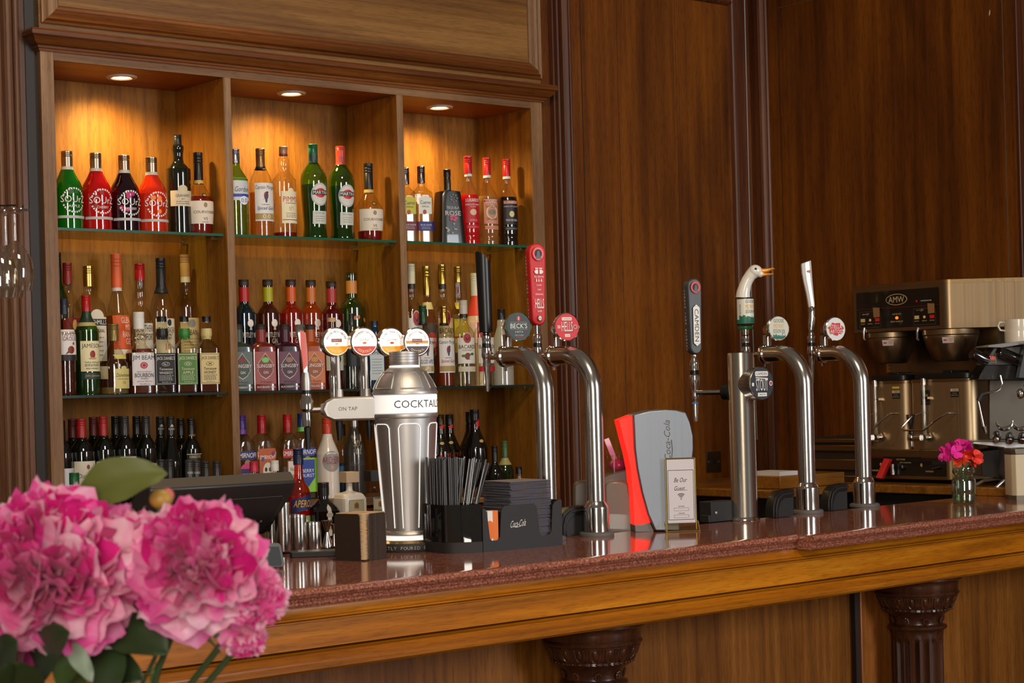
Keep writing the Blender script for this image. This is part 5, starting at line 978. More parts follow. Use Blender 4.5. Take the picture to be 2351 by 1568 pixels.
# --- cocktail font
p = atZ(939, 1260, BT); tw = thing('cocktail_tower', 'tall steel cocktail-shaker shaped dispenser with lit white band', 'drinks tower', (p.x, p.y, BT), facing(p, 0))
# local frame: -y towards the camera, +x right
b = B(); b.lathe([(0, 0), (.117, 0), (.118, .003), (.118, .020), (.116, .023)], BLACKM, 64)
b.lathe([(.116, .023), (.106, .026), (.105, .024), (.096, .027), (.095, .025), (.086, .028), (.085, .026), (.074, .0285)], M((170, 140, 90), .25, .8, key='ringed_metal'), 64); 
s_ = 'PERFECTLY POURED COCKTAILS'
for i, ch in enumerate(s_):
    a = math.radians(-52+4.3*i)
    if ch != ' ': b.text(ch, None, .0085, M((170, 160, 146), .4), (lambda a: lambda x, z: (.1192*math.sin(a+x/.119), -.1192*math.cos(a+x/.119), z))(a), dy=.0115)
b.build('plinth', tw)
b = B(); b.lathe([(.074, .0285), (.070, .0285), (.070, .038), (.064, .040)], LIT, 48); b.build('light_ring', tw)
def br(z): return .062+(.0835-.062)*((z-.052)/(.350-.052))**.9 if z > .052 else .062
b = B(); b.lathe([(.068, .040), (.069, .043), (.066, .049), (.062, .052)]+[(br(z), z) for z in (.06, .1, .15, .2, .25, .3, .335)]+[(.0835, .350), (.0865, .352), (.088, .357), (.087, .362), (.0845, .364)], SATIN, 64); b.build('body', tw)
b = B(); b.lathe([(.0845, .364), (.0862, .365), (.0862, .412), (.0845, .413)], LIT, 64)
v_, f_, w_ = text2d('COCKTAILS'); mi = b.mi(M((50, 46, 44), .5)); kx = .020
vs_ = [b.v((.0874*math.sin((x_*kx+.046)/.0874), -.0874*math.cos((x_*kx+.046)/.0874), .3885+y_*.020)) for x_, y_ in v_]
for q in f_: b.f([vs_[k] for k in q], mi)
b.build('lit_band', tw)
b = B(); dome = [(.0845, .413), (.088, .415), (.0885, .419), (.086, .424), (.083, .432), (.076, .448), (.066, .464), (.055, .476), (.046, .483), (.040, .486)]
b.lathe(dome, SATIN, 64)
for k in range(6):
    a = PI/3*k+.25; T = b.T; b.T = Matrix.Rotation(a, 4, 'Z')
    def dm(t, u): 
        z = .430+.044*t; r = dome[0][0]
        for (r0, z0), (r1, z1) in zip(dome, dome[1:]):
            if z0 <= z <= z1: r = r0+(r1-r0)*(z-z0)/(z1-z0)
        return ((r+.0008)*math.sin(u), -(r+.0008)*math.cos(u), z)
    b.tube([dm(0, -.36), dm(0, -.2), dm(0, 0), dm(0, .2), dm(0, .36), dm(.25, .37), dm(.7, .36), dm(.95, .3), dm(1, .1), dm(1, -.1), dm(.95, -.3), dm(.7, -.36), dm(.25, -.37), dm(0, -.36)], .0018, SATIN, 6); b.T = T
b.build('dome', tw)
b = B(); b.lathe([(.040, .486), (.0405, .487), (.0405, .491), (.038, .492)], LIT, 40); b.build('light_ring', tw)
b = B(); P = [(.0385, .492)]
for k in range(4): z = .498+.0075*k; P += [(.0395, z), (.0385, z+.0008), (.0385, z+.0014), (.0395, z+.0022)]
P += [(.0395, .527), (.038, .529), (0, .529)]; b.lathe(P, SATIN, 40); b.build('cap', tw)
# lit outlines of the long panels
b = B()
for k in range(6):
    a = PI/3*k+.12; w0, w1 = .33, .36
    def sp(z, u): r = br(z)+.0012; return (r*math.sin(a+u), -r*math.cos(a+u), z)
    pts = [sp(.06, -w0)]+[sp(z, -w0-(w1-w0)*(z/.34)) for z in (.12, .2, .28, .325)]+[sp(.334, -w1+.06)]+[sp(.3365, u) for u in (-.2, -.1, 0, .1, .2)]+[sp(.334, w1-.06)]+[sp(z, w0+(w1-w0)*(z/.34)) for z in (.325, .28, .2, .12)]+[sp(.06, w0)]
    b.tube(pts, .0013, LIT, 6)
b.build('lit_panel_outline', tw)
# arm to the left, and manifold behind
b = B(); zc = .380; hh = .032
pod = [(-.09, zc-hh), (-.19, zc-hh), (-.212, zc-.022), (-.222, zc), (-.212, zc+.022), (-.19, zc+hh), (-.09, zc+hh), (-.05, zc+hh*.9), (-.05, zc-hh*.9)]
b.prism(pod, -.028, .028, SATIN, 'y'); b.build('arm', tw, bevel=.006)
b = B(); L0 = lambda e: (lambda x, z: (x-.140, -.0282-e*.0005, z+zc)); b.rect(.135, .050, M((176, 172, 166), .45, .8), L0(1), 0, 0, rad=.024); b.text('ON TAP', .050, .010, M((70, 66, 62), .5), L0(2), dx=-.012); b.build('sign_plate', tw)
b = B(); b.cyl((-.13, .03, zc), (-.05, .085, zc), .018, SATIN, 16); b.cyl((-.05, .085, zc), (.04, .09, zc), .018, SATIN, 16); b.build('rear_manifold', tw)
nrm = Vector((.42, -1, .03)).normalized()
DR, YEL2, DBR = M((196, 60, 26), .4, 0, .25), M((246, 160, 30), .4, 0, .35), M((70, 34, 20), .4)
for i, (px_, yy, colm, words, mid) in enumerate(((772, 0, YEL2, 'PASSION FRUIT MARTINI', 'SMIRNOFF'), (836, 0, DR, 'STRAWBERRY DAIQUIRI', 'Gold Rush'), (899, .088, YEL2, 'PINK MARTINI', 'Gordons'), (957, .088, DBR, 'ESPRESSO MARTINI', 'SMIRNOFF'))):
    q = atD(px_, 785, depth(p)+yy*1.0); rel = q-Vector((p.x, p.y, BT)); lx, ly, lz = rel.dot(RT.xyz*1), yy, rel.z
    Rm = Matrix.Rotation(-facing(p, 0), 3, 'Z'); l = Rm @ rel; lx, lz = l.x, l.z; ly = l.y
    b = B(); b.cyl((lx+.003, ly+.01, zc+.03), (lx+.003, ly+.01, zc+.052), .013, SATIN, 18, .011); b.cyl((lx+.003, ly+.01, zc+.052), (lx+.002, ly+.012, lz-.030), .0065, SATIN, 14); b.build('badge_post', tw)
    badge_r = .039; c = Vector((lx, ly, lz))
    b = B(); b.lathe([(0, -.03), (badge_r*.97, -.03), (badge_r, -.026), (badge_r*.97, -.022), (badge_r, -.018), (badge_r*.97, -.014), (badge_r, -.006), (badge_r*1.02, 0), (badge_r*.93, .002)], CHROME, 40, c, ax=nrm); b.build('badge_housing', tw, sharp=40)
    b = B(); b.lathe([(badge_r*.94, .0015), (0, .002)], LIT, 40, c, ax=nrm); fn0 = disc_fn(c, nrm); L = lambda e: lift(fn0, .0024+e*.0004); r = badge_r*.88
    seg = [(r*math.cos(a_), r*math.sin(a_)) for a_ in [math.radians(200+140*k/16) for k in range(17)]]; b.poly(seg, colm, L(1))
    if i == 3: b.poly([(x, y+.007) for x, y in ((-r*.94, -r*.34), (r*.94, -r*.34), (r*.98, -r*.1), (-r*.98, -r*.1))], M((220, 160, 70), .4), L(1))
    arc_text(b, words, r*.8, r*.16, M((120, 60, 40), .5) if i < 3 else M((60, 40, 34), .5), L(2), -75, 75); arc_text(b, 'COCKTAIL'[::-1], r*.78, r*.17, M((250, 236, 190), .5), L(2), 222, 138, True) if False else arc_text(b, 'COCKTAIL', r*.76, r*.18, M((250, 236, 190), .5), L(2), 226, 134, True)
    if mid == 'SMIRNOFF': b.rect(r*.86, r*.26, M((150, 40, 36), .5), L(2), 0, r*.12); b.text('SMIRNOFF', r*.76, r*.16, WHITE, L(3), dy=r*.12); b.disc(r*.3, r*.08, M((200, 150, 60), .5), L(2), 0, -r*.16)
    else: b.text(mid, r*.8, r*.2, M((130, 110, 80), .5), L(2), dy=r*.2, shear=.2); b.disc(r*.34, r*.16, M((230, 120, 40) if i == 1 else (200, 50, 40), .5), L(2), 0, -r*.08)
    b.build('badge_face', tw)
# faucet at the end of the arm
def lever(x, y, full):
    T0 = Matrix.Translation((x, y, 0))
    b = B(); b.T = T0; b.lathe([(0, -.052), (.012, -.050), (.0135, -.036), (.0135, -.020), (.012, -.012), (.018, -.004), (.018, .018), (.013, .026), (.0125, .036)], CHROME, 20, (0, 0, zc+.006)); b.ell((0, 0, zc+.012), .018, .018, .018, CHROME); b.build('faucet', tw)
    b = B(); b.T = T0; b.lathe([(.0125, .042), (.0130, .042), (.0130, .052), (.0125, .052)], BLACK, 20, (0, 0, zc)); b.build('black_ring', tw)
    b = B(); b.T = T0; b.lathe([(.0128, .052), (.0135, .075), (.012, .088), (.010, .1)], SATIN, 18, (0, 0, zc))
    mi = b.mi(CHROME); R_ = []
    for z, xo, w, d in ((.1, 0, .008, .010), (.15, -.003, .011, .011), (.2, -.009, .013, .011), (.222, -.012, .013, .009), (.228, -.012, .010, .006)):
        R_.append([b.v((xo+w*sx, d*sy, zc+z)) for sx, sy in ((-1, -.5), (-.6, -1), (.6, -1), (1, -.5), (1, .6), (.5, 1), (-.5, 1), (-1, .6))])
    for u_, v__ in zip(R_, R_[1:]):
        for k in range(8): b.f([u_[k], u_[(k+1) % 8], v__[(k+1) % 8], v__[k]], mi, True)
    b.f(R_[-1], mi); b.build('lever', tw, sharp=30)
    if full: b = B(); b.T = T0; b.poly([(-.005, .105), (.007, .12), (.006, .16), (.003, .205), (-.012, .212), (-.012, .17)], M((214, 70, 56), .35, coat=.5), lambda q, w_: (q, -.0118, zc+w_)); b.build('lever_insert', tw)
    b = B(); b.T = T0; b.lathe([(0, -.105), (.006, -.105), (.0085, -.06), (.0095, -.047), (0, -.045)], BLACK, 16, (0, 0, zc+.0)); b.build('spout', tw)
lever(-.262, -.005, True)
b = B(); b.cyl((-.262, -.005, zc), (-.21, 0, zc), .008, CHROME, 14); b.cyl((-.225, 0, zc), (-.205, 0, zc), .014, SATIN, 16, .02); b.build('faucet_pipe', tw)
for x in (-.178, -.098):
    b = B(); b.lathe([(0, -.085), (.006, -.085), (.0095, -.045), (.010, -.032), (0, -.03)], BLACK, 16, (x, .02, zc)); b.build('spout', tw)
    b = B(); b.lathe([(.012, .03), (.012, .06), (.0135, .08), (.011, .1), (.008, .105), (.009, .15), (.0, .152)], CHROME, 16, (x-.012, .045, zc)); b.build('rear_lever', tw)
# --- measuring tubes and jiggers on a bar mat
mp_ = atZ(700, 1262, BT); ang = math.atan2(.10, 1)
mt_ = B(); mt_.box(-.175, .165, -.045, .045, 0, .005, BLACKM); o = mt_.build('bar_rail_mat', bevel=.001); q = atZ(712, 1263, BT); o.location = (q.x, q.y+.02, BT+.001); o.rotation_euler = (0, 0, .02); tag(o, 'narrow black rubber mat under the steel tubes', 'mat')
def tube_cup(px_, pt, pb, w, lab, zz=BT+.0065):
    p = atZ(px_, pb, zz); s = depth(p)/F; r = w/2*s; h = (pb-pt)*s; b = B()
    b.lathe([(0, 0), (r*.97, 0), (r, .002), (r, h-.009), (r*1.0, h-.0085), (r*.985, h-.008), (r*.985, h), (r*.93, h), (r*.93, .004), (0, .004)], STEELV, 32); o = b.build('steel_cup'); o.location = (p.x, p.y, zz); tag(o, lab, 'cup', 'brushed steel cups on the bar mat')
tube_cup(651.5, 1153, 1266, 36, 'tallest brushed steel cup on the bar mat'); tube_cup(687.5, 1181, 1263, 34, 'second tallest brushed steel cup on the bar mat'); tube_cup(721.5, 1198, 1260.5, 33, 'short brushed steel cup beside the double jigger')
tube_cup(626, 1186, 1262, 26, 'dull steel cup half hidden by the till corner'); tube_cup(782, 1212, 1254, 26, 'short steel cup touching the beer mat holder')
def jigger(px_, pt, pb, w, lab):
    zz = BT+.0065; p = atZ(px_, pb, zz); s = depth(p)/F; r = w/2*s; h = (pb-pt)*s; b = B()
    b.lathe([(0, .0), (r, 0), (r*.97, h*.1), (r*.28, h*.56), (r*.28, h*.58), (r*.95, h*.98), (r*.97, h), (r*.9, h), (r*.2, h*.62), (0, h*.61)], CHROME, 28); o = b.build('jigger'); o.location = (p.x, p.y, zz); tag(o, lab, 'jigger')
jigger(752, 1195, 1257, 26, 'large double-cone steel jigger on the bar mat'); jigger(768, 1203, 1254, 17, 'small double-cone steel jigger behind the large one')
# black drip tray in front
q = atZ(745, 1275, BT); b = B(); b.prism([(-.085, -.04), (.10, -.04), (.10, .045), (-.075, .045), (-.088, .03), (-.09, -.03)], 0, .012, BLACKM, 'z'); b.prism([(-.07, -.028), (.09, -.028), (.09, .034), (-.068, .034)], .0121, .0126, M((40, 38, 36), .4), 'z'); o = b.build('drip_mat', bevel=.003); o.location = (q.x, q.y, BT+.001); o.rotation_euler = (0, 0, -.55); tag(o, 'flat black rounded tray lying left of the beer mats', 'tray')
# --- beer mats in their holder
p = atZ(858, 1286, BT); hz_ = facing(p, -38); t = thing('beer_mat_holder', 'bronze metal holder of square beer mats beside the tower', 'holder', (p.x, p.y+.055, BT), hz_)
BZ = M((84, 72, 62), .35, .75, key='bronze'); BZ2 = brushed('bronze_plate', (116, 106, 96), .4, 'z', 60)
b = B(); b.box(-.051, .051, -.051, .051, 0, .003, BZ); b.build('base', t)
for k, w in ((0, .058), (1, .062), (2, .058), (3, .062)):
    b = B(); b.T = Matrix.Rotation(PI/2*k, 4, 'Z'); 
    hw = .035 if k in (1, 3) else .041
    pl = [(-hw, 0), (hw, 0), (hw, .112), (hw-.006, .118), (-hw+.006, .118), (-hw, .112)]
    b.prism(pl, -.0535, -.0515, BZ if k in (0, 2) else BZ2, 'y'); 
    if k == 1: b.text('VI', .010, .011, M((60, 54, 50), .5), lambda x, y: (x, -.0537, y), dy=.080); b.text('ER', .013, .011, M((60, 54, 50), .5), lambda x, y: (x, -.0537, y), dy=.066)
    b.build('side_plate', t, bevel=.0006)
proto = None; MATP = M((206, 170, 128), .8, key='beer_mat_edge')
for k in range(34):
    if proto is None:
        b = B(); q = []
        for cx, cy, a0 in ((.036, .036, 0), (-.036, .036, 90), (-.036, -.036, 180), (.036, -.036, 270)):
            for j in range(4): a = math.radians(a0+30*j); q.append((cx+.011*math.cos(a), cy+.011*math.sin(a)))
        b.prism(q, 0, .0026, MATP, 'z', smooth=False); o = proto = b.build('beer_mat')
        tag(o, 'square pale beer mat lying in the stack in the bronze holder', 'beer mat', 'beer mats stacked in the bronze holder')
    else: o = proto.copy(); COL.objects.link(o)
    o.location = (p.x, p.y+.055, BT+.0035+.0034*k); o.rotation_euler = (0, 0, hz_+random.uniform(-.03, .03))
# --- caddy with straws and napkins
pa, pb_ = atZ(1110, 1268, BT), atZ(1292, 1252, BT); ax_ = math.atan2(pb_.y-pa.y, pb_.x-pa.x); Wc = (pb_-pa).length; Dc = .155
t = thing('bar_caddy', 'black plastic bar caddy holding straws and dark napkins', 'caddy', (pa.x, pa.y, BT), ax_+.0)
CH = .118
b = B()
def front(pts): b.prism(pts, 0, .003, BLACKM, 'y')
def notch(x0, x1, zb_, zt): return [(x0, zt), (x0+.008, zt-.004), (x0+.014, zb_+.02), (x0+.02, zb_+.003), (x0+.026, zb_), (x1-.026, zb_), (x1-.02, zb_+.003), (x1-.014, zb_+.02), (x1-.008, zt-.004), (x1, zt)]
b = B(); pts = [(0, 0), (Wc, 0), (Wc, CH+.002), (Wc-.004, CH+.006), (Wc-.022, CH), (Wc-.030, CH-.01), (Wc-.036, .042), (Wc-.042, .032), (Wc-.068, .030), (Wc-.074, .036), (Wc-.082, CH-.012), (Wc-.090, CH-.001), (.100, CH), (.068, CH-.002), (.060, CH-.012), (.054, .036), (.048, .028), (.028, .028), (.022, .034), (.014, CH-.016), (.008, CH-.006), (0, CH-.006)]
b.prism(pts, 0, .003, BLACKM, 'y'); fn = lambda x, y: (x, -.0006, y)
b.text('Coca-Cola', .050, .018, M((206, 200, 196), .5), fn, dx=.113, dy=.068, shear=.35, rot=.06); b.tube([(.094, -.0006, .061), (.105, -.0006, .058), (.12, -.0006, .060)], .0008, M((206, 200, 196), .5), 6); b.build('front_plate', t)
b = B(); b.box(0, .003, .003, Dc, 0, CH-.006, BLACKM); b.build('left_side', t)
b = B(); b.box(Wc-.003, Wc, .003, Dc, 0, CH+.004, BLACKM); b.build('right_side', t)
b = B(); b.box(.003, Wc-.003, Dc-.003, Dc, 0, CH-.02, BLACKM); b.box(.003, Wc-.003, .003, Dc-.003, 0, .003, BLACKM); b.build('back_and_floor', t)
b = B(); b.box(.085, .088, .003, Dc-.003, .003, CH-.02, BLACKM); b.build('partition', t)
b = B(); b.box(.020, .052, .006, .03, .0035, .105, M((226, 222, 214), .6)); b.box(.036, .0525, .0055, .0305, .0035, .1052, M((222, 116, 40), .6)); b.disc(.03, .05, M((222, 110, 40), .6), lambda x, y: (x, .0054, y), .026, .055, 1, 20); o = b.build('drink_card'); o.location = (pa.x, pa.y, BT); o.rotation_euler = (0, 0, ax_); tag(o, 'white and orange card showing through the left slot of the black caddy', 'card')
# left cup of the caddy, holding the straws: a dark rounded pot at its left end
ct = Matrix.Translation((pa.x, pa.y, BT)) @ Matrix.Rotation(ax_, 4, 'Z')
t2 = thing('straw_pot', 'translucent dark pot full of straws beside the caddy', 'pot', (pa.x, pa.y, BT), ax_)
SM_ = glass((70, 66, 64), .14, .03, .55, (40, 38, 38))
b = B(); b.prism([(-.004, .0), (-.004, .15), (-.07, .165), (-.088, .15), (-.088, .06), (-.07, .03)], 0, .125, SM_, 'z', cap=False); b.prism([(-.006, .004), (-.006, .148), (-.069, .162), (-.085, .148), (-.085, .062), (-.068, .034)], .001, .004, BLACKM, 'z'); b.build('pot_wall', t2)
b = B(); b.prism([(-.0035, -.002), (-.0035, .152), (-.07, .167), (-.09, .152), (-.09, .059), (-.071, .028)], 0, .028, BLACKM, 'z'); b.build('pot_foot', t2)
proto = None
rs = random.Random(3); n = 0
for j in range(6):
    for i in range(10):
        lean = i > 5
        if proto is None:
            b = B(); b.lathe([(0, 0), (.0032, 0), (.0032, .238), (.0026, .238), (.0026, .225), (0, .225)], M((34, 30, 29), .3, coat=.3, key='straw_black'), 10); o = proto = b.build('drinking_straw')
            tag(o, 'thin black drinking straw standing in the bunch beside the napkins', 'straw', 'black drinking straws in the bar caddy')
        else: o = proto.copy(); COL.objects.link(o)
        lx = -.078+.0078*i+rs.uniform(-.001, .001); ly = .058+.016*j+rs.uniform(-.002, .002)
        o.location = ct @ Vector((lx, ly, .0055)); tx = rs.uniform(-.015, .015)-(.0 if not lean else 0); ty = rs.uniform(-.01, .02)+((i-5)*.075+rs.uniform(-.1, .12) if lean else 0)
        o.rotation_euler = (tx, max(-.02, min(.36, ty)), rs.uniform(0, 3)*0+ax_)
        o.scale = (1, 1, 1+rs.uniform(-.01, .02))
# napkins
nm_ = M((128, 114, 106), .9, key='napkin'); nb_ = M((84, 84, 98), .9, key='napkin_edge'); proto = None
for k in range(51):
    if proto is None:
        b = B(); g = 6; q = []
        b.prism([(-.066, -.064), (.066, -.064), (.066, .064), (-.066, .064)], 0, .0024, nb_, 'z', mt2=nm_); o = proto = b.build('napkin', bevel=.0008)
        tag(o, 'folded dark grey paper napkin in the stack inside the caddy', 'napkin', 'paper napkins stacked in the caddy')
    else: o = proto.copy(); COL.objects.link(o)
    o.location = ct @ Vector((.16+rs.uniform(-.0015, .0015)+(.004 if k > 30 else 0), .074+rs.uniform(-.0015, .0015), .0045+.0034*k)); o.rotation_euler = (0, -.0 if k < 30 else .0, ax_+rs.uniform(-.03, .03))
# --- soft-drink dispenser head
p = atZ(1487, 1221, BT); Zd = depth(p)
def plane(pts, o=p, Z=None):
    out = []
    for x, y in pts:
        q = atD(x, y, Z or depth(o))-o; out.append((q.dot(RT), q.z))
    return out
rz_ = math.atan2(RT.y, RT.x); yw2 = .10
t = thing('soft_drink_dispenser', 'silver soft-drink dispenser tower with a glowing red side', 'dispenser', (p.x, p.y, BT), rz_+yw2)
SV = brushed('satin_silver', (150, 156, 164), .45, 'z', 90)
left_ = [(1457, 953), (1454, 985), (1456, 1030), (1463, 1075), (1473, 1130), (1486, 1180), (1502, 1221)]
sil = [(1452, 952)]+[(1453.5, 985), (1455.5, 1030), (1461, 1075), (1472, 1130), (1486, 1180), (1503, 1218)]+[(1560, 1219), (1562, 1180), (1576, 1120), (1588, 1070), (1592, 1030), (1591, 1000), (1584, 970), (1574, 946), (1550, 941), (1525, 940), (1490, 943)]
b = B(); b.prism(plane(sil), -.012, .11, SV, 'y'); b.build('silver_body', t, bevel=.004)
e_ = lambda x, y: (x, -.0128, y)
b = B(); v_, f_, w_ = text2d('Coca-Cola'); c0 = plane([(1531, 1010)])[0]; DK = M((92, 92, 94), .4, .6)
for off, mt in ((.0009, M((216, 218, 220), .3, .9)), (0, DK)):
    mi = b.mi(mt); vs_ = [b.v((c0[0]-(y_+.0)*.018+off-.0, -.0126-(.0004 if off == 0 else 0), c0[1]+(x_*.118/w_)+.35*y_*.018-off)) for x_, y_ in v_]
    for q in f_: b.f([vs_[k] for k in q], mi)
b.tube([(c0[0]+.011, -.0128, c0[1]-.055), (c0[0]+.014, -.0128, c0[1]-.03), (c0[0]+.012, -.0128, c0[1]+.0)], .0012, DK, 6); b.build('raised_lettering', t)
red = [(1421.5, 965), (1431, 1003), (1441, 1040), (1449, 1080), (1454, 1137), (1457.5, 1206), (1494, 1202), (1484, 1172), (1471, 1124), (1461, 1072), (1455, 1030), (1453, 985), (1451.5, 953)]
b = B(); b.prism(plane(red), .006, .10, REDLIT, 'y'); b.build('lit_red_side', t)
b = B(); b.prism(plane([(1457, 1206), (1494, 1201), (1503, 1219), (1500, 1222), (1458, 1222)]), .002, .10, M((120, 112, 110), .4, .5), 'y'); b.build('foot', t, bevel=.002)
# --- acrylic sign
p = atZ(1561, 1220, BT); t = thing('acrylic_sign', 'small clear gold-edged wifi sign standing on the bar', 'sign', (p.x, p.y, BT), rz_+.06)
Z_ = depth(p); fr_ = plane([(1526.5, 1053), (1594.5, 1050), (1600, 1198), (1533, 1203)], p)
x0, x1 = fr_[0][0]+.001, fr_[1][0]+.001; z1 = fr_[0][1]; zlo = .004
b = B(); b.box(x0, x1, -.001, .001, zlo, z1, CLEAR); b.build('acrylic_sheet', t)
b = B(); pw = M((206, 200, 202), .6, key='paper'); INK = M((44, 42, 48), .6)
b.box(x0+.003, x1-.003, -.0017, -.0011, .024, z1-.003, pw); f2 = lambda e: (lambda x, z: ((x0+x1)/2+x, -.0018-e*.0003, z)); Wp = x1-x0; zc2 = (.03+z1-.03)/2
for (w, h, dx, dz) in ((Wp-.012, .0014, 0, z1-.034), (Wp-.012, .0014, 0, .034), (.0014, z1-.068, -(Wp-.012)/2, z1/2), (.0014, z1-.068, (Wp-.012)/2, z1/2)): b.rect(w, h, INK, f2(1), dx, dz)
b.text('Be Our', .036, .013, INK, f2(1), dy=z1-.062, shear=.25); b.text('Guest...', .038, .013, INK, f2(1), dy=z1-.086, shear=.25)
for k in range(3):
    rr = .0045+.0045*k; n = 10
    for j in range(n): a0, a1 = math.radians(50+80*j/n), math.radians(50+80*(j+1)/n); b.poly([(rr*math.cos(a0), z1-.116+rr*math.sin(a0)), (rr*math.cos(a1), z1-.116+rr*math.sin(a1)), ((rr+.0022)*math.cos(a1), z1-.116+(rr+.0022)*math.sin(a1)), ((rr+.0022)*math.cos(a0), z1-.116+(rr+.0022)*math.sin(a0))], INK, f2(1))
b.disc(.0035, .0035, INK, f2(1), 0, z1-.1165, 1, 12)
for s_, z_ in (('NETWORK', .072), ('PASSWORD', .052)):
    b.text(s_, .018, .0034, INK, f2(1), dy=z_)
    for (w, h, dx, dz) in ((.042, .0006, 0, -.0045), (.042, .0006, 0, -.0125), (.0006, .008, -.021, -.0085), (.0006, .008, .021, -.0085)): b.rect(w, h, INK, f2(1), dx, z_+dz)
b.build('paper_card', t)
b = B()
for q0, q1 in (((x0, 0, zlo), (x0, 0, z1)), ((x1, 0, zlo), (x1, 0, z1)), ((x0, 0, z1), (x1, 0, z1))): b.tube([q0, q1], .0018, GOLD, 6)
b.build('gold_edge', t)
b = B(); 
for s_ in (-1, 1): b.poly([(x0-.004, 0), (x1+.004, 0), (x1+.004, 1), (x0-.004, 1)], CLEAR, lambda x, y: (x, s_*(.024-.022*y), .002+.024*y))
b.build('clear_foot', t)
b = B()
for xx in (x0-.005, x1+.005): b.tube([(xx, -.026, .002), (xx, 0, .028), (xx, .026, .002), (xx, -.026, .002)], .0016, GOLD, 6)
for yy, zz in ((-.026, .002), (.026, .002), (0, .028)): b.tube([(x0-.005, yy, zz), (x1+.005, yy, zz)], .0016, GOLD, 6)
b.build('gold_foot_edge', t)
# --- ice bucket unit and pink scoop
p = atZ(1392, 1222, BT); p = Vector((p.x+.06, p.y+.075, BT)); t = thing('ice_bucket', 'taupe moulded ice bucket with a clear inner rim', 'ice bucket', tuple(p), rz_)
TP = M((98, 90, 80), .45, coat=.2, key='taupe_plastic'); TP2 = M((112, 100, 84), .4, coat=.3, key='taupe_plastic')
b = B(); b.prism(plane([(1318, 1223), (1318, 1116), (1323, 1109), (1335, 1106), (1350, 1105), (1380, 1098), (1415, 1084), (1448, 1073), (1456, 1110), (1462, 1223)], p), .0, .11, TP, 'y'); b.build('bucket_body', t, bevel=.008)
b = B(); b.prism(plane([(1386, 1223), (1386, 1112), (1392, 1104), (1410, 1102), (1432, 1104), (1441, 1108), (1450, 1160), (1453, 1223)], p), -.045, -.001, TP2, 'y'); b.build('front_bulge', t, bevel=.012)
c = plane([(1412, 1062)], p)[0]; b = B(); b.lathe([(.044, -.03), (.050, .02), (.051, .022), (.049, .02), (.043, -.03)], CLEAR, 32, (c[0], .055, c[1])); b.build('clear_rim', t)
t = thing('ice_scoop', 'bright pink plastic ice scoop leaning in the ice bucket', 'scoop', tuple(p), rz_)
PK = M((206, 50, 130), .3, coat=.4, key='pink_plastic'); a0 = Vector((plane([(1394, 1008)], p)[0][0], .05, plane([(1394, 1008)], p)[0][1])); a1 = Vector((plane([(1414, 1058)], p)[0][0], .05, plane([(1414, 1058)], p)[0][1]))
d = (a1-a0).normalized(); s2 = d.cross(Vector((0, 1, 0))); b = B(); mi = b.mi(PK); R_ = []
for q in (a0, a1): R_.append([b.v(q+s2*(x*.0075)+Vector((0, y, 0))) for x, y in ((-1, -.005), (1, -.005), (1, .005), (.7, .005), (.7, -.002), (-.7, -.002), (-.7, .005), (-1, .005))])
for k in range(8): b.f([R_[0][k], R_[0][(k+1) % 8], R_[1][(k+1) % 8], R_[1][k]], mi)
b.f(R_[0], mi); b.f(R_[1][::-1], mi); b.build('scoop_handle', t)
c = plane([(1423, 1067)], p)[0]; b = B(); b.ell((c[0], .048, c[1]-.003), .030, .026, .020, PK, 24, 14); b.build('scoop_bowl', t)
# --- wall socket
q = atY(1637, 1060, YW); b = B(); b.box(-.043, .043, -.006, 0, -.043, .043, brushed('socket_plate', (120, 104, 84), .35, 'x', 80)); b.box(-.009, .009, -.0068, -.0061, -.010, .010, BLACK)
for s_ in (-1, 1): b.cyl((s_*.030, -.006, 0), (s_*.030, -.0075, 0), .0035, CHROME, 10)
o = b.build('wall_socket', bevel=.001); o.location = q; tag(o, 'square brushed metal data socket on the panelled wall', 'socket')
# --- till and card terminal
q = atD(345, 1127, 4.52); t = thing('till_monitor', 'black till monitor seen from behind above the flowers', 'monitor', (q.x, q.y, BT), 0)
TL = M((40, 38, 37), .5, coat=.1, key='till_black'); TL2 = M((76, 66, 54), .5, key='till_top'); z_ = q.z-BT; Wt = .424
b = B(); prf = [(0, z_), (.004, z_+.004), (.022, z_+.026), (.045, z_+.024), (.19, .065), (.17, .050), (.145, .058), (.02, z_-.032)]
b.prism(prf, 0, Wt, TL, 'x'); b.build('monitor_housing', t, bevel=.004)
b = B(); b.prism([(.0035, z_+.0045), (.0215, z_+.0268), (.0235, z_+.0262), (.006, z_+.003)], .006, Wt-.004, TL2, 'x'); b.build('top_bezel', t)
b = B(); b.box(Wt*.3, Wt*.8, .07, .19, 0, .012, TL); b.box(Wt*.45, Wt*.65, .12, .15, .01, .09, TL); b.build('stand', t)
b = B(); c_ = [(.03, z_-.045), (.135, .075)]; 
b.tube([(Wt*.45, .0225, z_-.036), (Wt*.93, .0225, z_-.036), (Wt*.95, .03, z_-.045), (Wt*.95, .09, z_-.105)], .0008, M((70, 68, 66), .5), 5); b.cyl((Wt*.86, .085, z_-.1), (Wt*.86, .082, z_-.102), .004, CHROME, 8); b.build('cover_seam', t)
q = atZ(622, 1306, BT); t = thing('card_terminal', 'grey card terminal standing at the edge of the pink peony', 'card reader', (q.x, q.y, BT), facing(q, 10))
b = B(); q_ = []
b.T = Matrix.Rotation(-.22, 4, 'X')
b.prism([(-.035, .002), (.030, .002), (.033, .01), (.028, .056), (.022, .062), (-.035, .064)], -.006, .010, M((92, 94, 96), .45), 'y'); b.build('housing', t, bevel=.003)
b = B(); b.T = Matrix.Rotation(-.22, 4, 'X'); b.poly([(-.033, .006), (.024, .006), (.027, .012), (.022, .052), (-.033, .055)], M((66, 72, 76), .2, coat=.5), lambda x, y: (x, -.0066, y)); b.build('screen', t)
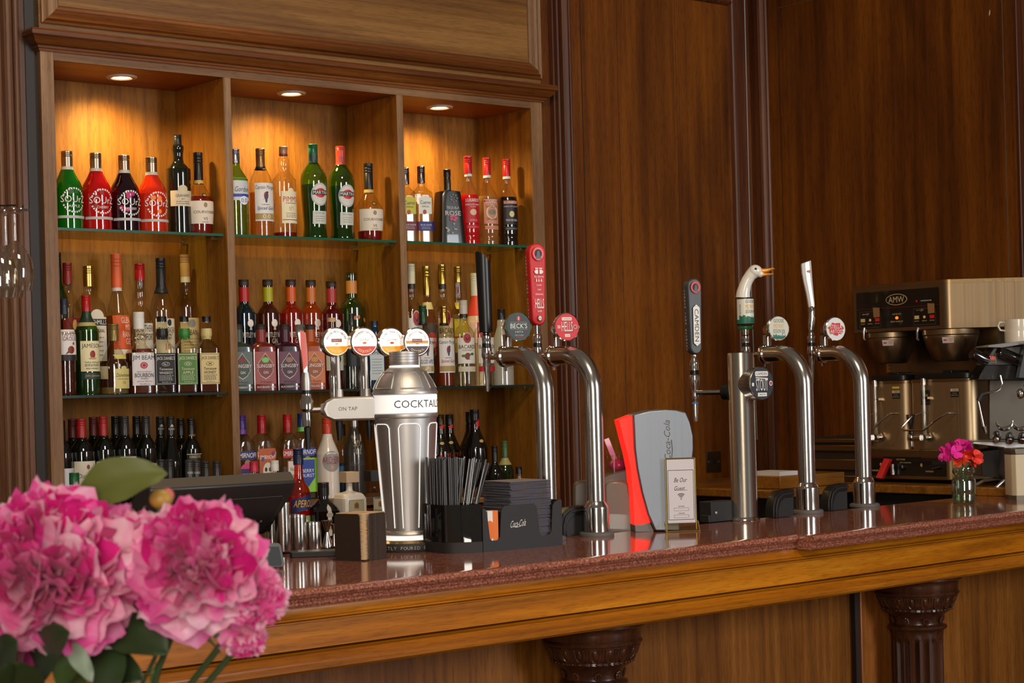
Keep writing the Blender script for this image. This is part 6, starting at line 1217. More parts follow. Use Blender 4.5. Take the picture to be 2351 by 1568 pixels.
# ================================================================ coffee corner along the right wall
XF = 5.55; ZS = 1.150
W3 = W_LEDGE
b = B(); b.prism([(5.42, -1.95), (XR-.002, -1.95), (XR-.002, -.02), (4.97, -.02), (4.97, -.84), (5.42, -.84)], ZS-.032, ZS-.001, W3, 'z'); tag(b.build('side_counter', bevel=.004), 'wooden side counter under the coffee machines along the right wall', 'counter')
b = B(); b.prism([(5.46, -1.9), (XR-.002, -1.9), (XR-.002, -.05), (5.02, -.05), (5.02, -.80), (5.46, -.80)], 0, ZS-.033, M((22, 17, 15), .5), 'z'); tag(b.build('side_cabinet'), 'dark cabinet under the wooden side counter', 'cabinet')
ST = brushed('brewer_steel', (146, 122, 92), .36, 'z', 160); STH = brushed('brewer_steel_flat', (150, 122, 84), .36, 'y', 160)
ST2 = brushed('urn_steel', (186, 160, 124), .42, 'z', 160)
def X(px_, py_, x=XF): return atX(px_, py_, x)
t = thing('coffee_brewer', 'large twin steel coffee brewer with black control panel by the right wall', 'coffee brewer', (XF, -1.0, ZS), 0)
O = Vector((XF, -1.0, ZS))
def loc(p): return Vector(p)-O
A, Bp = loc(X(1957, 658)), loc(X(2162, 645)); zt, zb_ = loc(X(1957, 658)).z, loc(X(1968, 766)).z
ya, yb = A.y, Bp.y
plan = [(0, ya), (0, yb)]
for k in range(1, 6): a = math.radians(50*k/5); plan.append((.04*(1-math.cos(a)), yb-.04*math.sin(a)))
lx, ly = plan[-1]; plan += [(lx+.30*.766, ly-.30*.643), (XR-XF-.02, ly-.24), (XR-XF-.02, ya)]
b = B(); b.prism(plan, zb_, zt, ST, 'z', smooth=False); b.build('brew_head', t, bevel=.003)
b = B(); b.prism([(x-.0015, y-.0015) if i else (x-.0015, y) for i, (x, y) in enumerate(plan[:-2])]+[(plan[-3][0]+.0, plan[-3][1]-.0015), (.2, ya)], zt-.014, zt-.0005, STH, 'z'); b.build('top_band', t)
def fx(px_, py_): q = loc(X(px_, py_)); return q
def pf(e=0): return lambda y, z: (-.0015-e*.0006, -y, z)      # face plane: x(right)= -Y
c0, c1 = fx(1968, 675), fx(2157, 749)
c0b, c1b = fx(1966, 674), fx(2156, 749); pl, pr_, pt_, pb2 = -fx(1967, 700).y, -fx(2156, 700).y, fx(1967, 673).z, fx(1969, 757).z
b = B(); b.rect(pr_-pl, pt_-pb2, M((24, 17, 14), .3, coat=.3), pf(1), (pl+pr_)/2, (pt_+pb2)/2, rad=.004)
wp, hp_ = pr_-pl, pt_-pb2; cxp, czp = (pl+pr_)/2, (pt_+pb2)/2
CRM = M((206, 180, 130), .4)
def P(u, v): return cxp+(u-.5)*wp, czp+(.5-v)*hp_
x, z = P(.5, .25); b.disc(wp*.26, hp_*.30, CRM, pf(2), x, z, 1, 28); b.disc(wp*.245, hp_*.27, M((24, 17, 14), .3), pf(3), x, z, 1, 28); b.text('AMW', wp*.19, hp_*.16, CRM, pf(4), dx=x, dy=z)
x, z = P(.5, .46); b.rect(wp, .0012, M((130, 26, 22), .4), pf(2), x, z)
x, z = P(.84, .33); b.text('GRINDMASTER', wp*.13, hp_*.03, WHITE, pf(3), dx=x+.006, dy=z); b.disc(.007, .009, M((200, 50, 40), .4), pf(3), x-.038, z, 1, 10)
for u in (.17, .83):
    for (w, h, dx, dz) in ((.26, .003, 0, .0), (.26, .003, 0, -.43), (.003, .43, -.13, -.215), (.003, .43, .13, -.215)):
        xx, zz = P(u+dx*1.0, .53-dz); b.rect(max(w*wp, .0008) if w > .01 else .0008, h*hp_ if h > .01 else .0008, M((110, 92, 70), .5), pf(2), xx, zz)
    for du, c_, s_ in ((-.09, (216, 190, 130), 'START'), (0, (226, 140, 60), 'BREWING'), (.09, (206, 40, 36), 'STOP')):
        xx, zz = P(u+du, .76)
        if du: b.rect(wp*.055, hp_*.09, M(c_, .35), pf(3), xx, zz)
        else: b.disc(wp*.032, hp_*.08, CRM, pf(3), xx, zz, 1, 14); b.disc(wp*.018, hp_*.05, M(c_, .4, emit=.4), pf(4), xx, zz, 1, 12)
        b.text(s_, wp*.055, hp_*.028, CRM, pf(3), dx=xx, dy=zz-hp_*.1)
x, z = P(.5, .74); b.disc(wp*.04, hp_*.085, M((255, 120, 40), .4, emit=1.2), pf(3), x, z, 1, 14); b.text('WATER HOT', wp*.11, hp_*.04, CRM, pf(3), dx=x, dy=z+hp_*.1); b.text('BREW WHEN LIT', wp*.15, hp_*.04, CRM, pf(3), dx=x, dy=z-hp_*.1)
b.build('control_panel', t)
for u, v_ in ((.14, .6), (.80, .58)):
    x, z = P(u, v_); b = B(); b.cyl((-.001, -x, z), (-.02, -x+.012, z), .0022, CHROME, 8); b.lathe([(.006, 0), (.006, .003), (0, .004)], CHROME, 10, (-.001, -x, z), ax=(-1, 0, 0)); b.build('toggle', t)
    x, z = P(u+.12, v_-.03); b = B(); b.poly([(x-.016, z-.018), (x+.014, z-.017), (x+.018, z+.018), (x-.014, z+.02)], M((150, 110, 70), .6), lambda y, q: (-.005-.15*(q-z+.02), -y, q)); b.build('brown_tape', t)
for pxx in (1985, 2108):
    q = fx(pxx, 760); b = B(); b.tube([(-.002, q.y, q.z+.012), (-.006, q.y, q.z-.002), (-.006, q.y, q.z-.03), (-.003, q.y-.003, q.z-.036)], .004, CHROME, 8); b.build('basket_catch', t)
LBL = M((206, 190, 184), .5, key='sticker')
for pxx, w, pb in ((2046, 112, 838), (2183, 124, 834)):
    q = loc(atX(pxx, 770, XF+.085)); r = w/2*depth(q+O)/F; z1 = zb_-.001; z0 = z1-.118
    b = B(); b.lathe([(0, z0), (r*.60, z0), (r*.66, z0+.006), (r*.9, z0+.055), (r, z0+.088), (r*1.0, z0+.096), (r*1.03, z0+.1), (r*1.03, z1), (0, z1)], ST, 40, (q.x, q.y, 0)); 
    fnb = lambda x, z: (q.x+(r*.93+.002+(z-z0-.06)*.45)*math.sin(-PI/2-.55+x/r), q.y+(r*.93+.002+(z-z0-.06)*.45)*-math.cos(-PI/2-.55+x/r)*1.0, z)
    ff = lambda x, z: (q.x-(r*.95+.004+(z-z0-.06)*.35)*math.cos(x/r+.55), q.y-(r*.95+.004+(z-z0-.06)*.35)*math.sin(x/r+.55), z)
    b.rect(.040, .022, LBL, ff, 0, z0+.078, 6, 2); f3 = lambda x, z: Vector(ff(x, z))+Vector((-.0008, -.0005, 0)); b.text('CAUTION', .016, .004, M((200, 70, 60), .5), f3, dx=.008, dy=z0+.082); b.text('HOT', .01, .004, M((200, 70, 60), .5), f3, dx=.008, dy=z0+.075); b.disc(.014, .006, M((200, 60, 50), .5), f3, -.010, z0+.078, 1, 10)
    b.build('brew_basket', t)
# spine behind the baskets and lower base
b = B(); b.box(.20, XR-XF-.02, ya-.02, yb-.1, .20, zb_, ST); b.build('spine', t)
zbt, zbb = loc(X(2000, 1031)).z, loc(X(2000, 1104)).z; zbb = 0.0
yb2_ = loc(X(2170, 1060)).y; yl_ = loc(X(1985, 1060)).y
plan2 = [(0, yl_), (0, yb2_)]
for k in range(1, 6): a = math.radians(50*k/5); plan2.append((.03*(1-math.cos(a)), yb2_-.03*math.sin(a)))
lx, ly = plan2[-1]; plan2 += [(lx+.26*.766, ly-.26*.643), (XR-XF-.02, ly-.2), (XR-XF-.02, yl_)]
b = B(); b.prism(plan2, .012, zbt, STH, 'z'); b.build('warmer_base', t, bevel=.003)
b = B(); y0_, y1_ = -loc(X(1992, 1070)).y, -loc(X(2172, 1070)).y; z0_, z1_ = loc(X(2080, 1092)).z, loc(X(2080, 1049)).z; cy, cz = (y0_+y1_)/2, (z0_+z1_)/2; wp, hp_ = y1_-y0_, z1_-z0_
b.rect(wp, hp_, M((24, 17, 14), .3, coat=.3), pf(1), cy, cz, rad=.004); P = lambda u, v: (cy+(u-.5)*wp, cz+(.5-v)*hp_)
for u in (.18, .70): x, z = P(u, .42); b.disc(.010, .013, CRM, pf(2), x, z, 1, 14); b.disc(.006, .008, M((206, 110, 40), .4), pf(3), x, z, 1, 12)
for u, s_ in ((.10, 'WARMER'), (.80, 'WARMER')): x, z = P(u, .75); b.text(s_, wp*.10, hp_*.09, CRM, pf(2), dx=x, dy=z)
x, z = P(.44, .14); b.text('HOT WATER', wp*.11, hp_*.08, CRM, pf(2), dx=x, dy=z); x, z = P(.50, .3); b.text('MAY CAUSE BURNS', wp*.14, hp_*.06, CRM, pf(2), dx=x, dy=z)
for u in (.12, .8): x, z = P(u, .04); b.text('CAUTION HOT SURFACE', wp*.2, hp_*.06, M((170, 40, 34), .4), pf(2), dx=x, dy=z)
b.build('warmer_panel', t)
x, z = P(.30, .5); b = B(); mi = b.mi(M((206, 36, 36), .35, coat=.3, key='red_lever')); b.rec = True
R1 = [b.v((dx, -x+dy, z+dz)) for dx, dy, dz in ((-.005, .012, .028), (-.005, -.016, .026), (-.022, -.016, .028), (-.022, .012, .030))]; R2 = [b.v((dx, -x+dy, z+dz)) for dx, dy, dz in ((-.026, .040, -.045), (-.026, .012, -.048), (-.040, .012, -.046), (-.040, .040, -.043))]
for k in range(4): b.f([R1[k], R1[(k+1) % 4], R2[(k+1) % 4], R2[k]], mi)
b.f(R1, mi); b.f(R2[::-1], mi); b.build('red_water_lever', t)
b = B(); x2, z2 = P(.36, .55); b.cyl((-.014, -x2, z2+.012), (-.014, -x2, z2-.028), .009, CHROME, 16); x2, z2 = P(.46, .55); b.lathe([(.012, 0), (.012, .012), (.008, .016), (0, .016)], BLACK, 18, (-.001, -x2, z2), ax=(-1, 0, 0)); b.build('water_outlet', t)
x2, z2 = P(.93, .5); b = B(); b.cyl((-.002, -x2, z2), (-.028, -x2+.02, z2-.008), .005, BLACK, 12); b.build('toggle', t)
# urns
ZU = zbt+.0005
def urn(px0, px1, ptop, lab, side):
    q0, q1 = loc(X(px0, 950, XF+.01)), loc(X(px1, 950, XF+.01)); w = q0.y-q1.y; h = loc(X(px0, ptop, XF+.01)).z-ZU
    t = thing('coffee_urn', lab, 'urn', (XF+.010, -1+(q0.y+q1.y)/2, ZS+ZU), 0, 'steel coffee urns on the brewer')
    def rp(k, hw, dd): 
        out = []
        for cx, cy, a0 in ((.035, hw-.035, 90), (.035, -hw+.035, 180), (dd-.035, -hw+.035, 270), (dd-.035, hw-.035, 0)):
            for j in range(5): a = math.radians(a0+22.5*j); out.append((cx+.035*k*math.cos(a), cy+.035*k*math.sin(a)))
        return out
    b = B(); b.prism(rp(1, w/2-.001, .25), 0, h, ST2, 'z', smooth=True); b.build('urn_body', t, sharp=40)
    b = B(); b.prism(rp(1.04, w/2, .252), h-.012, h-.0002, STH, 'z'); b.build('rim', t)
    b = B(); b.prism(rp(.9, w/2-.01, .24), h, h+.022, BLACK, 'z'); b.box(.05, .16, -.02, .02, h+.02, h+.032, BLACK); b.build('lid', t, bevel=.003)
    gy = w/2*.42
    b = B(); b.cyl((-.014, gy, .03), (-.014, gy, h-.01), .007, glass((230, 226, 210), .2, .02, .25), 14); b.cyl((-.014, gy, h-.02), (-.014, gy, h+.004), .010, CHROME, 14); b.box(-.016, .0, gy-.018, gy+.006, h*.72, h*.75, CHROME); b.build('sight_gauge', t)
    b = B(); b.tube([(.0, -w*.28, h*.52), (-.03, -w*.20, h*.52), (-.05, -w*.06, h*.42), (-.06, w*.1, h*.28), (-.062, w*.42, h*.28), (-.055, w*.48, h*.31), (-.03, w*.36, h*.48), (.0, w*.30, h*.52)], .0035, CHROME, 8); b.build('wire_handle', t)
    b = B(); b.cyl((0, gy-.01, .045), (-.035, gy-.01, .045), .012, CHROME, 16); b.lathe([(.018, 0), (.018, .008), (0, .008)], CHROME, 6, (-.004, gy-.01, .045), ax=(-1, 0, 0)); b.cyl((-.035, gy+.0, .045), (-.035, gy+.045, .045), .012, CHROME, 16); b.ell((-.036, gy+.045, .045), .015, .015, .016, CHROME); b.cyl((-.036, gy+.045, .045), (-.036, gy+.045, .012), .008, CHROME, 14); b.build('faucet', t)
    if side: b = B(); b.cyl((-.036, gy+.045, .06), (-.036, gy+.045, .072), .009, BLACK, 12); b.tube([(-.036, gy+.045, .07), (-.036, gy+.030, .13), (-.036, gy+.062, .13), (-.036, gy+.045, .07)], .0045, BLACK, 8); b.build('faucet_handle', t)
    b = B(); f4 = lambda e: (lambda y, z: (-.0012-.0005*e, -y, z)); yy = w*.24
    b.rect(.036, .0095, M((206, 190, 160), .5), f4(0), yy, h-.042); b.text('WARNING', .026, .006, M((40, 34, 30), .5), f4(1), dx=yy+.003, dy=h-.042); b.rect(.036, .020, M((30, 26, 24), .5), f4(0), yy, h-.058); b.text('HOT LIQUID', .02, .003, M((206, 190, 160), .5), f4(1), dx=yy, dy=h-.054); b.text('HANDLE WITH CARE', .03, .003, M((206, 190, 160), .5), f4(1), dx=yy, dy=h-.061)
    if not side: b.rect(.034, .008, M((226, 190, 70), .4), f4(0), yy, h-.026)
    b.build('warning_label', t)
    if side: b = B(); b.rect(.040, .055, M((30, 24, 22), .4), f4(0), -w*.22, h-.068); b.text('AMW', .026, .010, CRM, f4(1), dx=-w*.22, dy=h-.060); b.rect(.03, .002, M((150, 40, 34), .5), f4(1), -w*.22, h-.086); b.build('maker_plate', t)
urn(1988, 2084, 876, 'steel coffee urn behind the furthest beer font, left of two', False)
urn(2086, 2232, 872, 'wider steel coffee urn with a black tap handle, right of two', True)
# stacked steel unit between fonts and brewer
q0, q1 = atX(1862, 1050, XF-.02), atX(1980, 1050, XF-.02); t = thing('steel_drawer_unit', 'low stacked steel unit left of the coffee brewer', 'drawer unit', (XF-.02, (q0.y+q1.y)/2, ZS), 0)
hw = (q0.y-q1.y)/2; b = B(); b.box(.012, .3, -hw, hw, .005, .17, M((44, 34, 26), .5)); b.build('housing', t)
for z0, z1 in ((.0, .022), (.045, .085), (.118, .140), (.150, .165)): b = B(); b.box(.0, .3, -hw-.002, hw+.002, z0, z1, STH); b.build('steel_ledge', t, bevel=.002)
q = atX(1946, 1040, XF+.1); b = B(); b.prism([(-.04, -.05), (.05, -.05), (.05, .05), (-.03, .05)], 0, .008, BLACKM, 'z'); o = b.build('black_cloth', bevel=.003); o.location = (XF+.12, q.y, ZS+.166); tag(o, 'folded black cloth on the stacked steel unit', 'cloth')
# wood block with paper, cable
q = Vector((5.03, -.82, ZS)); b = B(); b.box(0, .36, 0, .25, .0, .046, W3); o = b.build('wooden_block', bevel=.002); o.location = q; tag(o, 'mustard-coloured wooden plinth seen left of the goose font', 'block')
b = B(); b.box(0.02, .12, .02, .16, .0465, .062, M((206, 200, 196), .7)); o = b.build('folded_paper'); o.location = q; tag(o, 'folded white paper on the mustard wooden plinth', 'paper')
# ---- espresso machine at the right edge
ZE = 6.58
def E_(px_, py_, z=ZE): return atD(px_, py_, z)
e0 = E_(2300, 1100); t = thing('espresso_machine', 'black and steel espresso machine cut off by the right edge', 'espresso machine', (e0.x, e0.y, ZS), rz_)
eo = Vector((e0.x, e0.y, ZS)); Re = Matrix.Rotation(-rz_, 3, 'Z')
def el(px_, py_, z=ZE): return Re @ (E_(px_, py_, z)-eo)
DK2 = M((34, 30, 28), .3, coat=.3, key='machine_dark'); GRY = M((150, 146, 142), .3, .6, key='machine_grey')
def slabp(pts, y0, y1, mt, nm, bev=.002, z=ZE): q = B(); q.prism([((lambda w: (w.x, w.z))(el(a, c, z))) for a, c in pts], y0, y1, mt, 'y'); q.build(nm, t, bevel=bev)
slabp([(2245, 872), (2262, 838), (2400, 836), (2400, 872)], .0, .13, DK2, 'upper_body')
slabp([(2258, 798), (2262, 793), (2400, 776), (2400, 782), (2290, 799)], -.06, .13, GRY, 'cup_tray', .001)
slabp([(2290, 872), (2400, 872), (2400, 1010), (2290, 1010)], -.0+.11, .13, M((120, 112, 100), .3, .7), 'back_plate')
slabp([(2214, 1017), (2222, 1012), (2400, 1012), (2400, 1046), (2300, 1050), (2288, 1026)], -.10, .13, SATIN, 'drip_tray', .003)
slabp([(2248, 1036), (2292, 1030), (2292, 1098), (2252, 1092)], -.02, .13, M((40, 34, 30), .4), 'control_box')
slabp([(2290, 1026), (2400, 1026), (2400, 1096), (2296, 1098), (2290, 1086)], -.115, .1, M((120, 110, 112), .35, .3), 'side_box', .004)
slabp([(2322, 868), (2340, 787), (2400, 783), (2400, 872)], -.09, -.05, M((66, 68, 72), .4), 'grey_wing', .002)
slabp([(2262, 838), (2285, 799), (2400, 790), (2400, 838)], .02, .13, GRY, 'head_slope')
for (a, c) in (((2222, 812), (2262, 829)), ((2282, 808), (2345, 832))):
    p0, p1 = el(*a), el(*c); b = B(); d = (p1-p0); b.lathe([(0, 0), (.018, .002), (.021, .008), (.0205, d.length), (0, d.length)], M((22, 18, 17), .12, coat=.8, key='glossy_black'), 24, p0+Vector((0, -.05, 0)), ax=d+Vector((0, .02, 0))); b.build('group_knob', t)
q0 = el(2270, 826); b = B(); b.rect(.034, .026, M((90, 80, 60), .5), lambda x, z: (x, q0.y-.045, z), q0.x, q0.z); b.text('0:21', .022, .010, M((255, 40, 30), .4, emit=2), lambda x, z: (x, q0.y-.046, z), dx=q0.x, dy=q0.z+.006)
for i in range(4): b.disc(.004, .004, M((40, 34, 30), .4), lambda x, z: (x, q0.y-.046, z), q0.x-.010+.0065*i, q0.z-.006, 1, 8)
b.build('display', t)
def ep(px_, py_, dy=-.06): v_ = el(px_, py_); return Vector((v_.x, dy, v_.z))
b = B(); b.tube([ep(2286, 862), ep(2290, 880), ep(2286, 893), ep(2276, 899), ep(2254, 902)], .0042, CHROME, 10); b.tube([ep(2236, 920), ep(2250, 985)], .004, CHROME, 10); b.cyl(ep(2249, 978), ep(2254, 995), .0085, CHROME, 12, .006); b.build('steam_wand', t)
b = B(); b.tube([ep(2256, 902), ep(2244, 906), ep(2237, 920)], .009, BLACKM, 10); b.build('wand_grip', t)
b = B(); b.tube([ep(2343, 868, -.1), ep(2334, 888, -.1)], .0045, CHROME, 10); b.ell(ep(2325, 904, -.1), .014, .014, .019, CHROME); b.build('water_spout', t)
for cx, cy in ((2294, 972), (2331, 972)):
    pts = [ep(cx+19*math.sin(math.radians(a)), cy-6+18*math.cos(math.radians(a)), -.07) for a in range(-95, 96, 19)]; b = B(); b.tube(pts, [.001, .003, .0055, .007, .0078, .008, .0078, .007, .0055, .003, .001], CHROME, 8); b.build('filter_cradle', t)
for cx, cy, nm in ((2262, 1007, 'l'), (2292, 1010, 'm'), (2320, 1010, 'r')):
    p0, p1 = ep(cx, cy, -.15), ep(cx+24, cy-14, -.02); b = B(); b.lathe([(0, -.002), (.010, -.001), (.012, .002), (.013, .012), (.0155, .03), (.0155, .09), (.011, .12), (0, .12)], BLACK, 20, p0, ax=p1-p0); b.lathe([(0, -.0035), (.010, -.0025), (.0105, .001)], CHROME, 16, p0, ax=p1-p0); b.build('filter_handle', t)
b = B(); b.tube([ep(2302, 1096, -.05), ep(2250, 1140, -.07)], .0055, GRY, 10); b.tube([ep(2240, 1116, .02), ep(2262, 1104, .02), ep(2290, 1100, .02), ep(2345, 1104, .02)], .006, M((110, 96, 70), .5), 8); b.build('hose', t)
# cups
def cup(px_, pt, pb, w, z, lab, hand=None):
    p = atD(px_, pb, z); s = z/F; r = w/2*s; h = (pb-pt)*s; t = thing('coffee_cup', lab, 'cup', p, rz_, 'white cups on the espresso machine')
    b = B(); b.lathe([(0, 0), (r*.86, 0), (r*.97, h*.08), (r, h*.3), (r, h*.97), (r*.97, h), (r*.9, h*.96), (r*.9, h*.2), (0, h*.1)], M((216, 204, 182), .25, coat=.5, key='cream_china'), 32); b.build('cup_body', t)
    if hand: b = B(); b.tube([(hand*r*.98, 0, h*.8), (hand*(r+.018), 0, h*.82), (hand*(r+.024), 0, h*.55), (hand*(r+.016), 0, h*.25), (hand*r*.98, 0, h*.2)], .004, M((216, 204, 182), .25, coat=.5, key='cream_china'), 10); b.build('cup_handle', t)
cup(2338, 759, 790, 62, 6.57, 'cream cup, the lower one of the stack on the espresso machine')
cup(2338, 733, 765, 62, 6.572, 'cream cup on top of the stack at the right edge', -1)
# notice with tables behind the urns
q = atX(2075, 838, XR-.02); b = B(); b.rect(.20, .055, M((176, 140, 80), .6), lambda x, z: (XR-.004, q.y-x, q.z+z), 0, 0)
for i in range(3):
    for j in range(3): b.rect(.055, .003, M((110, 84, 44), .6), lambda x, z: (XR-.005, q.y-x, q.z+z), -.062+.062*i, .014-.014*j)
o = b.build('notice_strip'); tag(o, 'tan notice strip on the wall behind the urns', 'notice')
q = atX(2271, 29, XR-.002); b = B(); b.poly([(-.002, -.012), (.003, -.008), (.005, .004), (.003, .012), (-.001, .0)], M((214, 200, 186), .6), lambda x, z: (XR-.0015, q.y-x, q.z+z)); tag(b.build('paint_chip'), 'tiny pale paint chip high on the right wooden wall', 'mark')
# ---- flower jar
p = atZ(2214, 1156, BT); t = thing('flower_jar', 'small clear glass jar of water with stems on the granite', 'jar', (p.x, p.y, BT), 0)
s = depth(p)/F; G2 = glass((226, 236, 224), .22, .015)
b = B(); P_ = [(0, .001), (.034, .0), (.0385, .006), (.040, .014), (.040, .075), (.038, .082), (.030, .090), (.030, .096), (.037, .104), (.038, .110), (.034, .116), (.034, .120)]
b.lathe(P_+[(r-.002, z) for r, z in P_[::-1][:-2]]+[(0, .006)], G2, 36); b.build('jar_glass', t)
b = B(); b.lathe([(0, .007), (.036, .008), (.0375, .028), (0, .028)], glass((206, 226, 206), .1, .02, .12, (170, 200, 170)), 32); b.ell((.006, -.01, .016), .012, .010, .009, glass((240, 236, 220), .3)); b.ell((.012, 0, .030), .008, .006, .004, M((196, 40, 50), .4)); b.build('water', t)
def blossom(px_, py_, col, col2, lab, R, n, pet):
    q = atD(px_, py_, depth(p)-.005); o_ = q-Vector((p.x, p.y, BT)); tt = thing('geranium', lab, 'flower', tuple(q), 0, None)
    b = B(); r_ = random.Random(px_)
    for i in range(n):
        a, e_ = r_.uniform(0, 2*PI), r_.uniform(-.3, 1.3); d = Vector((math.cos(a)*math.cos(e_), math.sin(a)*math.cos(e_), math.sin(e_))); c = d*R*r_.uniform(.5, .95); t1 = d.orthogonal().normalized(); t2 = d.cross(t1)
        for k in range(5):
            a2 = 2*PI*k/5+r_.random(); dirp = t1*math.cos(a2)+t2*math.sin(a2); sp_ = d.cross(dirp); mt = M(col if r_.random() < .6 else col2, .6, key='petal'); mi = b.mi(mt)
            g = [(0, 0), (.35, .28), (.75, .42), (1, .25), (1.02, 0), (1, -.25), (.75, -.42), (.35, -.28)]
            b.f([b.v(c+dirp*(x*pet)+sp_*(y*pet)+d*(.35*pet*x*x)) for x, y in g], mi, True)
    b.build('petals', tt)
    b = B(); b.tube([Vector((0, 0, -.005)), (Vector((p.x, p.y, BT))+Vector((.002, 0, .10))-q)*.6+Vector((0, 0, -.0)), Vector((p.x, p.y, BT))+Vector((r_.uniform(-.015, .015), .005, .03))-q], .0022, M((70, 96, 40), .5), 6); b.build('stem', tt)
blossom(2184, 1040, (226, 24, 150), (240, 60, 170), 'magenta geranium head, left in the small jar', .036, 12, .024)
blossom(2207, 1031, (230, 20, 160), (214, 30, 140), 'magenta geranium head at the top of the small jar bunch', .026, 9, .023)
blossom(2212, 1056, (236, 60, 40), (246, 90, 50), 'orange-red geranium head over the jar mouth', .024, 7, .024)
blossom(2232, 1053, (240, 70, 50), (226, 50, 36), 'orange-red geranium head, right in the small jar', .026, 8, .024)
# ---- tin
p = atZ(2350, 1146, BT); s = depth(p)/F; t = thing('canister', 'cream and pewter tin cut off by the right edge of the bar', 'canister', (p.x, p.y, BT), rz_+.1)
r = .052; PW = M((130, 120, 104), .35, .8, key='pewter')
b = B(); b.prism([(-r, -r*.6), (-r*.8, -r*.9), (r, -r), (r, r), (-r*.8, r*.9), (-r, r*.6)], .014, .155, M((206, 190, 160), .4, key='cream_tin'), 'z'); b.build('tin_body', t, bevel=.002)
b = B(); b.prism([(x*1.02, y*1.02) for x, y in [(-r, -r*.6), (-r*.8, -r*.9), (r, -r), (r, r), (-r*.8, r*.9), (-r, r*.6)]], 0, .016, PW, 'z'); b.build('foot_rim', t)
b = B(); b.prism([(x*1.03, y*1.03) for x, y in [(-r, -r*.6), (-r*.8, -r*.9), (r, -r), (r, r), (-r*.8, r*.9), (-r, r*.6)]], .155, .175, PW, 'z'); b.build('lid', t, bevel=.002)
# ================================================================ peonies in front of the lens
Pt = {}
def petal_mat(c, c2):
    k = (c, c2)
    if k in Pt: return Pt[k]
    mt, nt, b, o = nodes('peony_petal'); L = nt.links
    n = node(nt, 'ShaderNodeTexNoise', Scale=26.0, Detail=3.0, Distortion=.8); L.new(coords(nt, (1, 1, 1)), n.inputs['Vector'])
    cr_ = node(nt, 'ShaderNodeValToRGB'); L.new(n.outputs['Fac'], cr_.inputs[0]); e = cr_.color_ramp.elements; e[0].position = .38; e[0].color = lin(c); e[1].position = .62; e[1].color = lin(c2)
    L.new(cr_.outputs[0], b.inputs['Base Color']); b.inputs['Roughness'].default_value = .55; b.inputs['Subsurface Weight'].default_value = .0; b.inputs['Sheen Weight'].default_value = .2
    tl = node(nt, 'ShaderNodeBsdfTranslucent'); L.new(cr_.outputs[0], tl.inputs[0]); mx = node(nt, 'ShaderNodeMixShader'); mx.inputs[0].default_value = .35
    L.new(b.outputs[0], mx.inputs[1]); L.new(tl.outputs[0], mx.inputs[2]); L.new(mx.outputs[0], o.inputs['Surface']); Pt[k] = mt; return mt
PM = [petal_mat((222, 36, 138), (246, 110, 182)), petal_mat((238, 90, 168), (250, 160, 202)), petal_mat((244, 150, 190), (252, 210, 222)), petal_mat((200, 4, 112), (226, 30, 140))]
def petals(b, c, ax, R, n, seed, squash=1.0, th0=.10, th1=1.75, frill=1.0):
    rd = random.Random(seed); ax = Vector(ax).normalized(); e1 = ax.orthogonal().normalized(); e2 = ax.cross(e1); c = Vector(c)
    for i in range(n):
        u = (i+.5)/n; a0 = th0+(th1-th0)*u; az = i*2.39996+rd.uniform(-.3, .3); e = e1*math.cos(az)+e2*math.sin(az); tg = ax.cross(e).normalized()
        Ln = R*(.80+.30*u)*rd.uniform(.85, 1.12); Wd = R*rd.uniform(.30, .46)*(1+.35*u); curl = rd.uniform(.5, 1.15) if u < .75 else rd.uniform(-.2, .5); ph = rd.uniform(0, 6); fr_ = R*.055*frill*(1.25-.6*u)
        mi = b.mi(PM[rd.choice((0, 3, 1, 2, 3) if u < .45 else (0, 1, 2, 2, 2))]); nu, nv = 10, 8; p = c+ax*(-.15*R); g = []
        al = a0*1.0+.15
        for j in range(nv+1):
            v = j/nv; al = a0+.25-curl*(v**1.6)*(.9 if a0 > .5 else .5)
            nrm_ = (-ax*math.sin(al)+e*math.cos(al)); wv = Wd*(math.sin(PI*min(1, v*.62+.10)))**.8; row = []
            for k in range(nu+1):
                q = k/nu*2-1; f_ = v**2.2*fr_; jag = (1-.10*abs(math.sin(q*5+ph))-.18*q*q)
                pt = p+tg*(q*wv)-nrm_*(-(q*q)*wv*.45)*1.0 + nrm_*f_*math.sin(q*7+ph)+ax*f_*.8*math.sin(q*11+ph*2)
                if j == nv: pt += (ax*math.cos(al)+e*math.sin(al))*(Ln*.08*(jag-1))
                row.append(b.v(c+(pt-c)*1.0))
            g.append(row); p = p+(ax*math.cos(al)+e*math.sin(al))*(Ln/nv)*(1.0)
        for j in range(nv):
            for k in range(nu): b.f([g[j][k], g[j][k+1], g[j+1][k+1], g[j+1][k]], mi, True)
LF = M((62, 82, 34), .45, coat=.2, key='leaf'); LF2 = M((40, 58, 26), .5, coat=.15, key='leaf_dark'); LF3 = M((92, 96, 38), .5, coat=.1, key='leaf_olive')
def leaf(b, p0, p1, w, nrm_, mt, bend=.1, n=12):
    p0, p1, nrm_ = Vector(p0), Vector(p1), Vector(nrm_).normalized(); d = p1-p0; s = d.cross(nrm_).normalized(); mi = b.mi(mt); g = []
    for j in range(n+1):
        v = j/n; ww = w*math.sin(PI*min(1, v*.93+.02))**.85*(1-.25*v) if j < n else .0004; c = p0+d*v+nrm_*(bend*d.length*math.sin(PI*v))
        g.append([b.v(c+s*(q*ww)+nrm_*(abs(q)*ww*.25+.0015*math.sin(14*v+abs(q)*3)*abs(q))) for q in (-1, -.66, -.33, 0, .33, .66, 1)])
    for j in range(n):
        for k in range(6): b.f([g[j][k], g[j][k+1], g[j+1][k+1], g[j+1][k]], mi, True)
Zp = 1.72; vb = atD(210, 1900, Zp+.06)
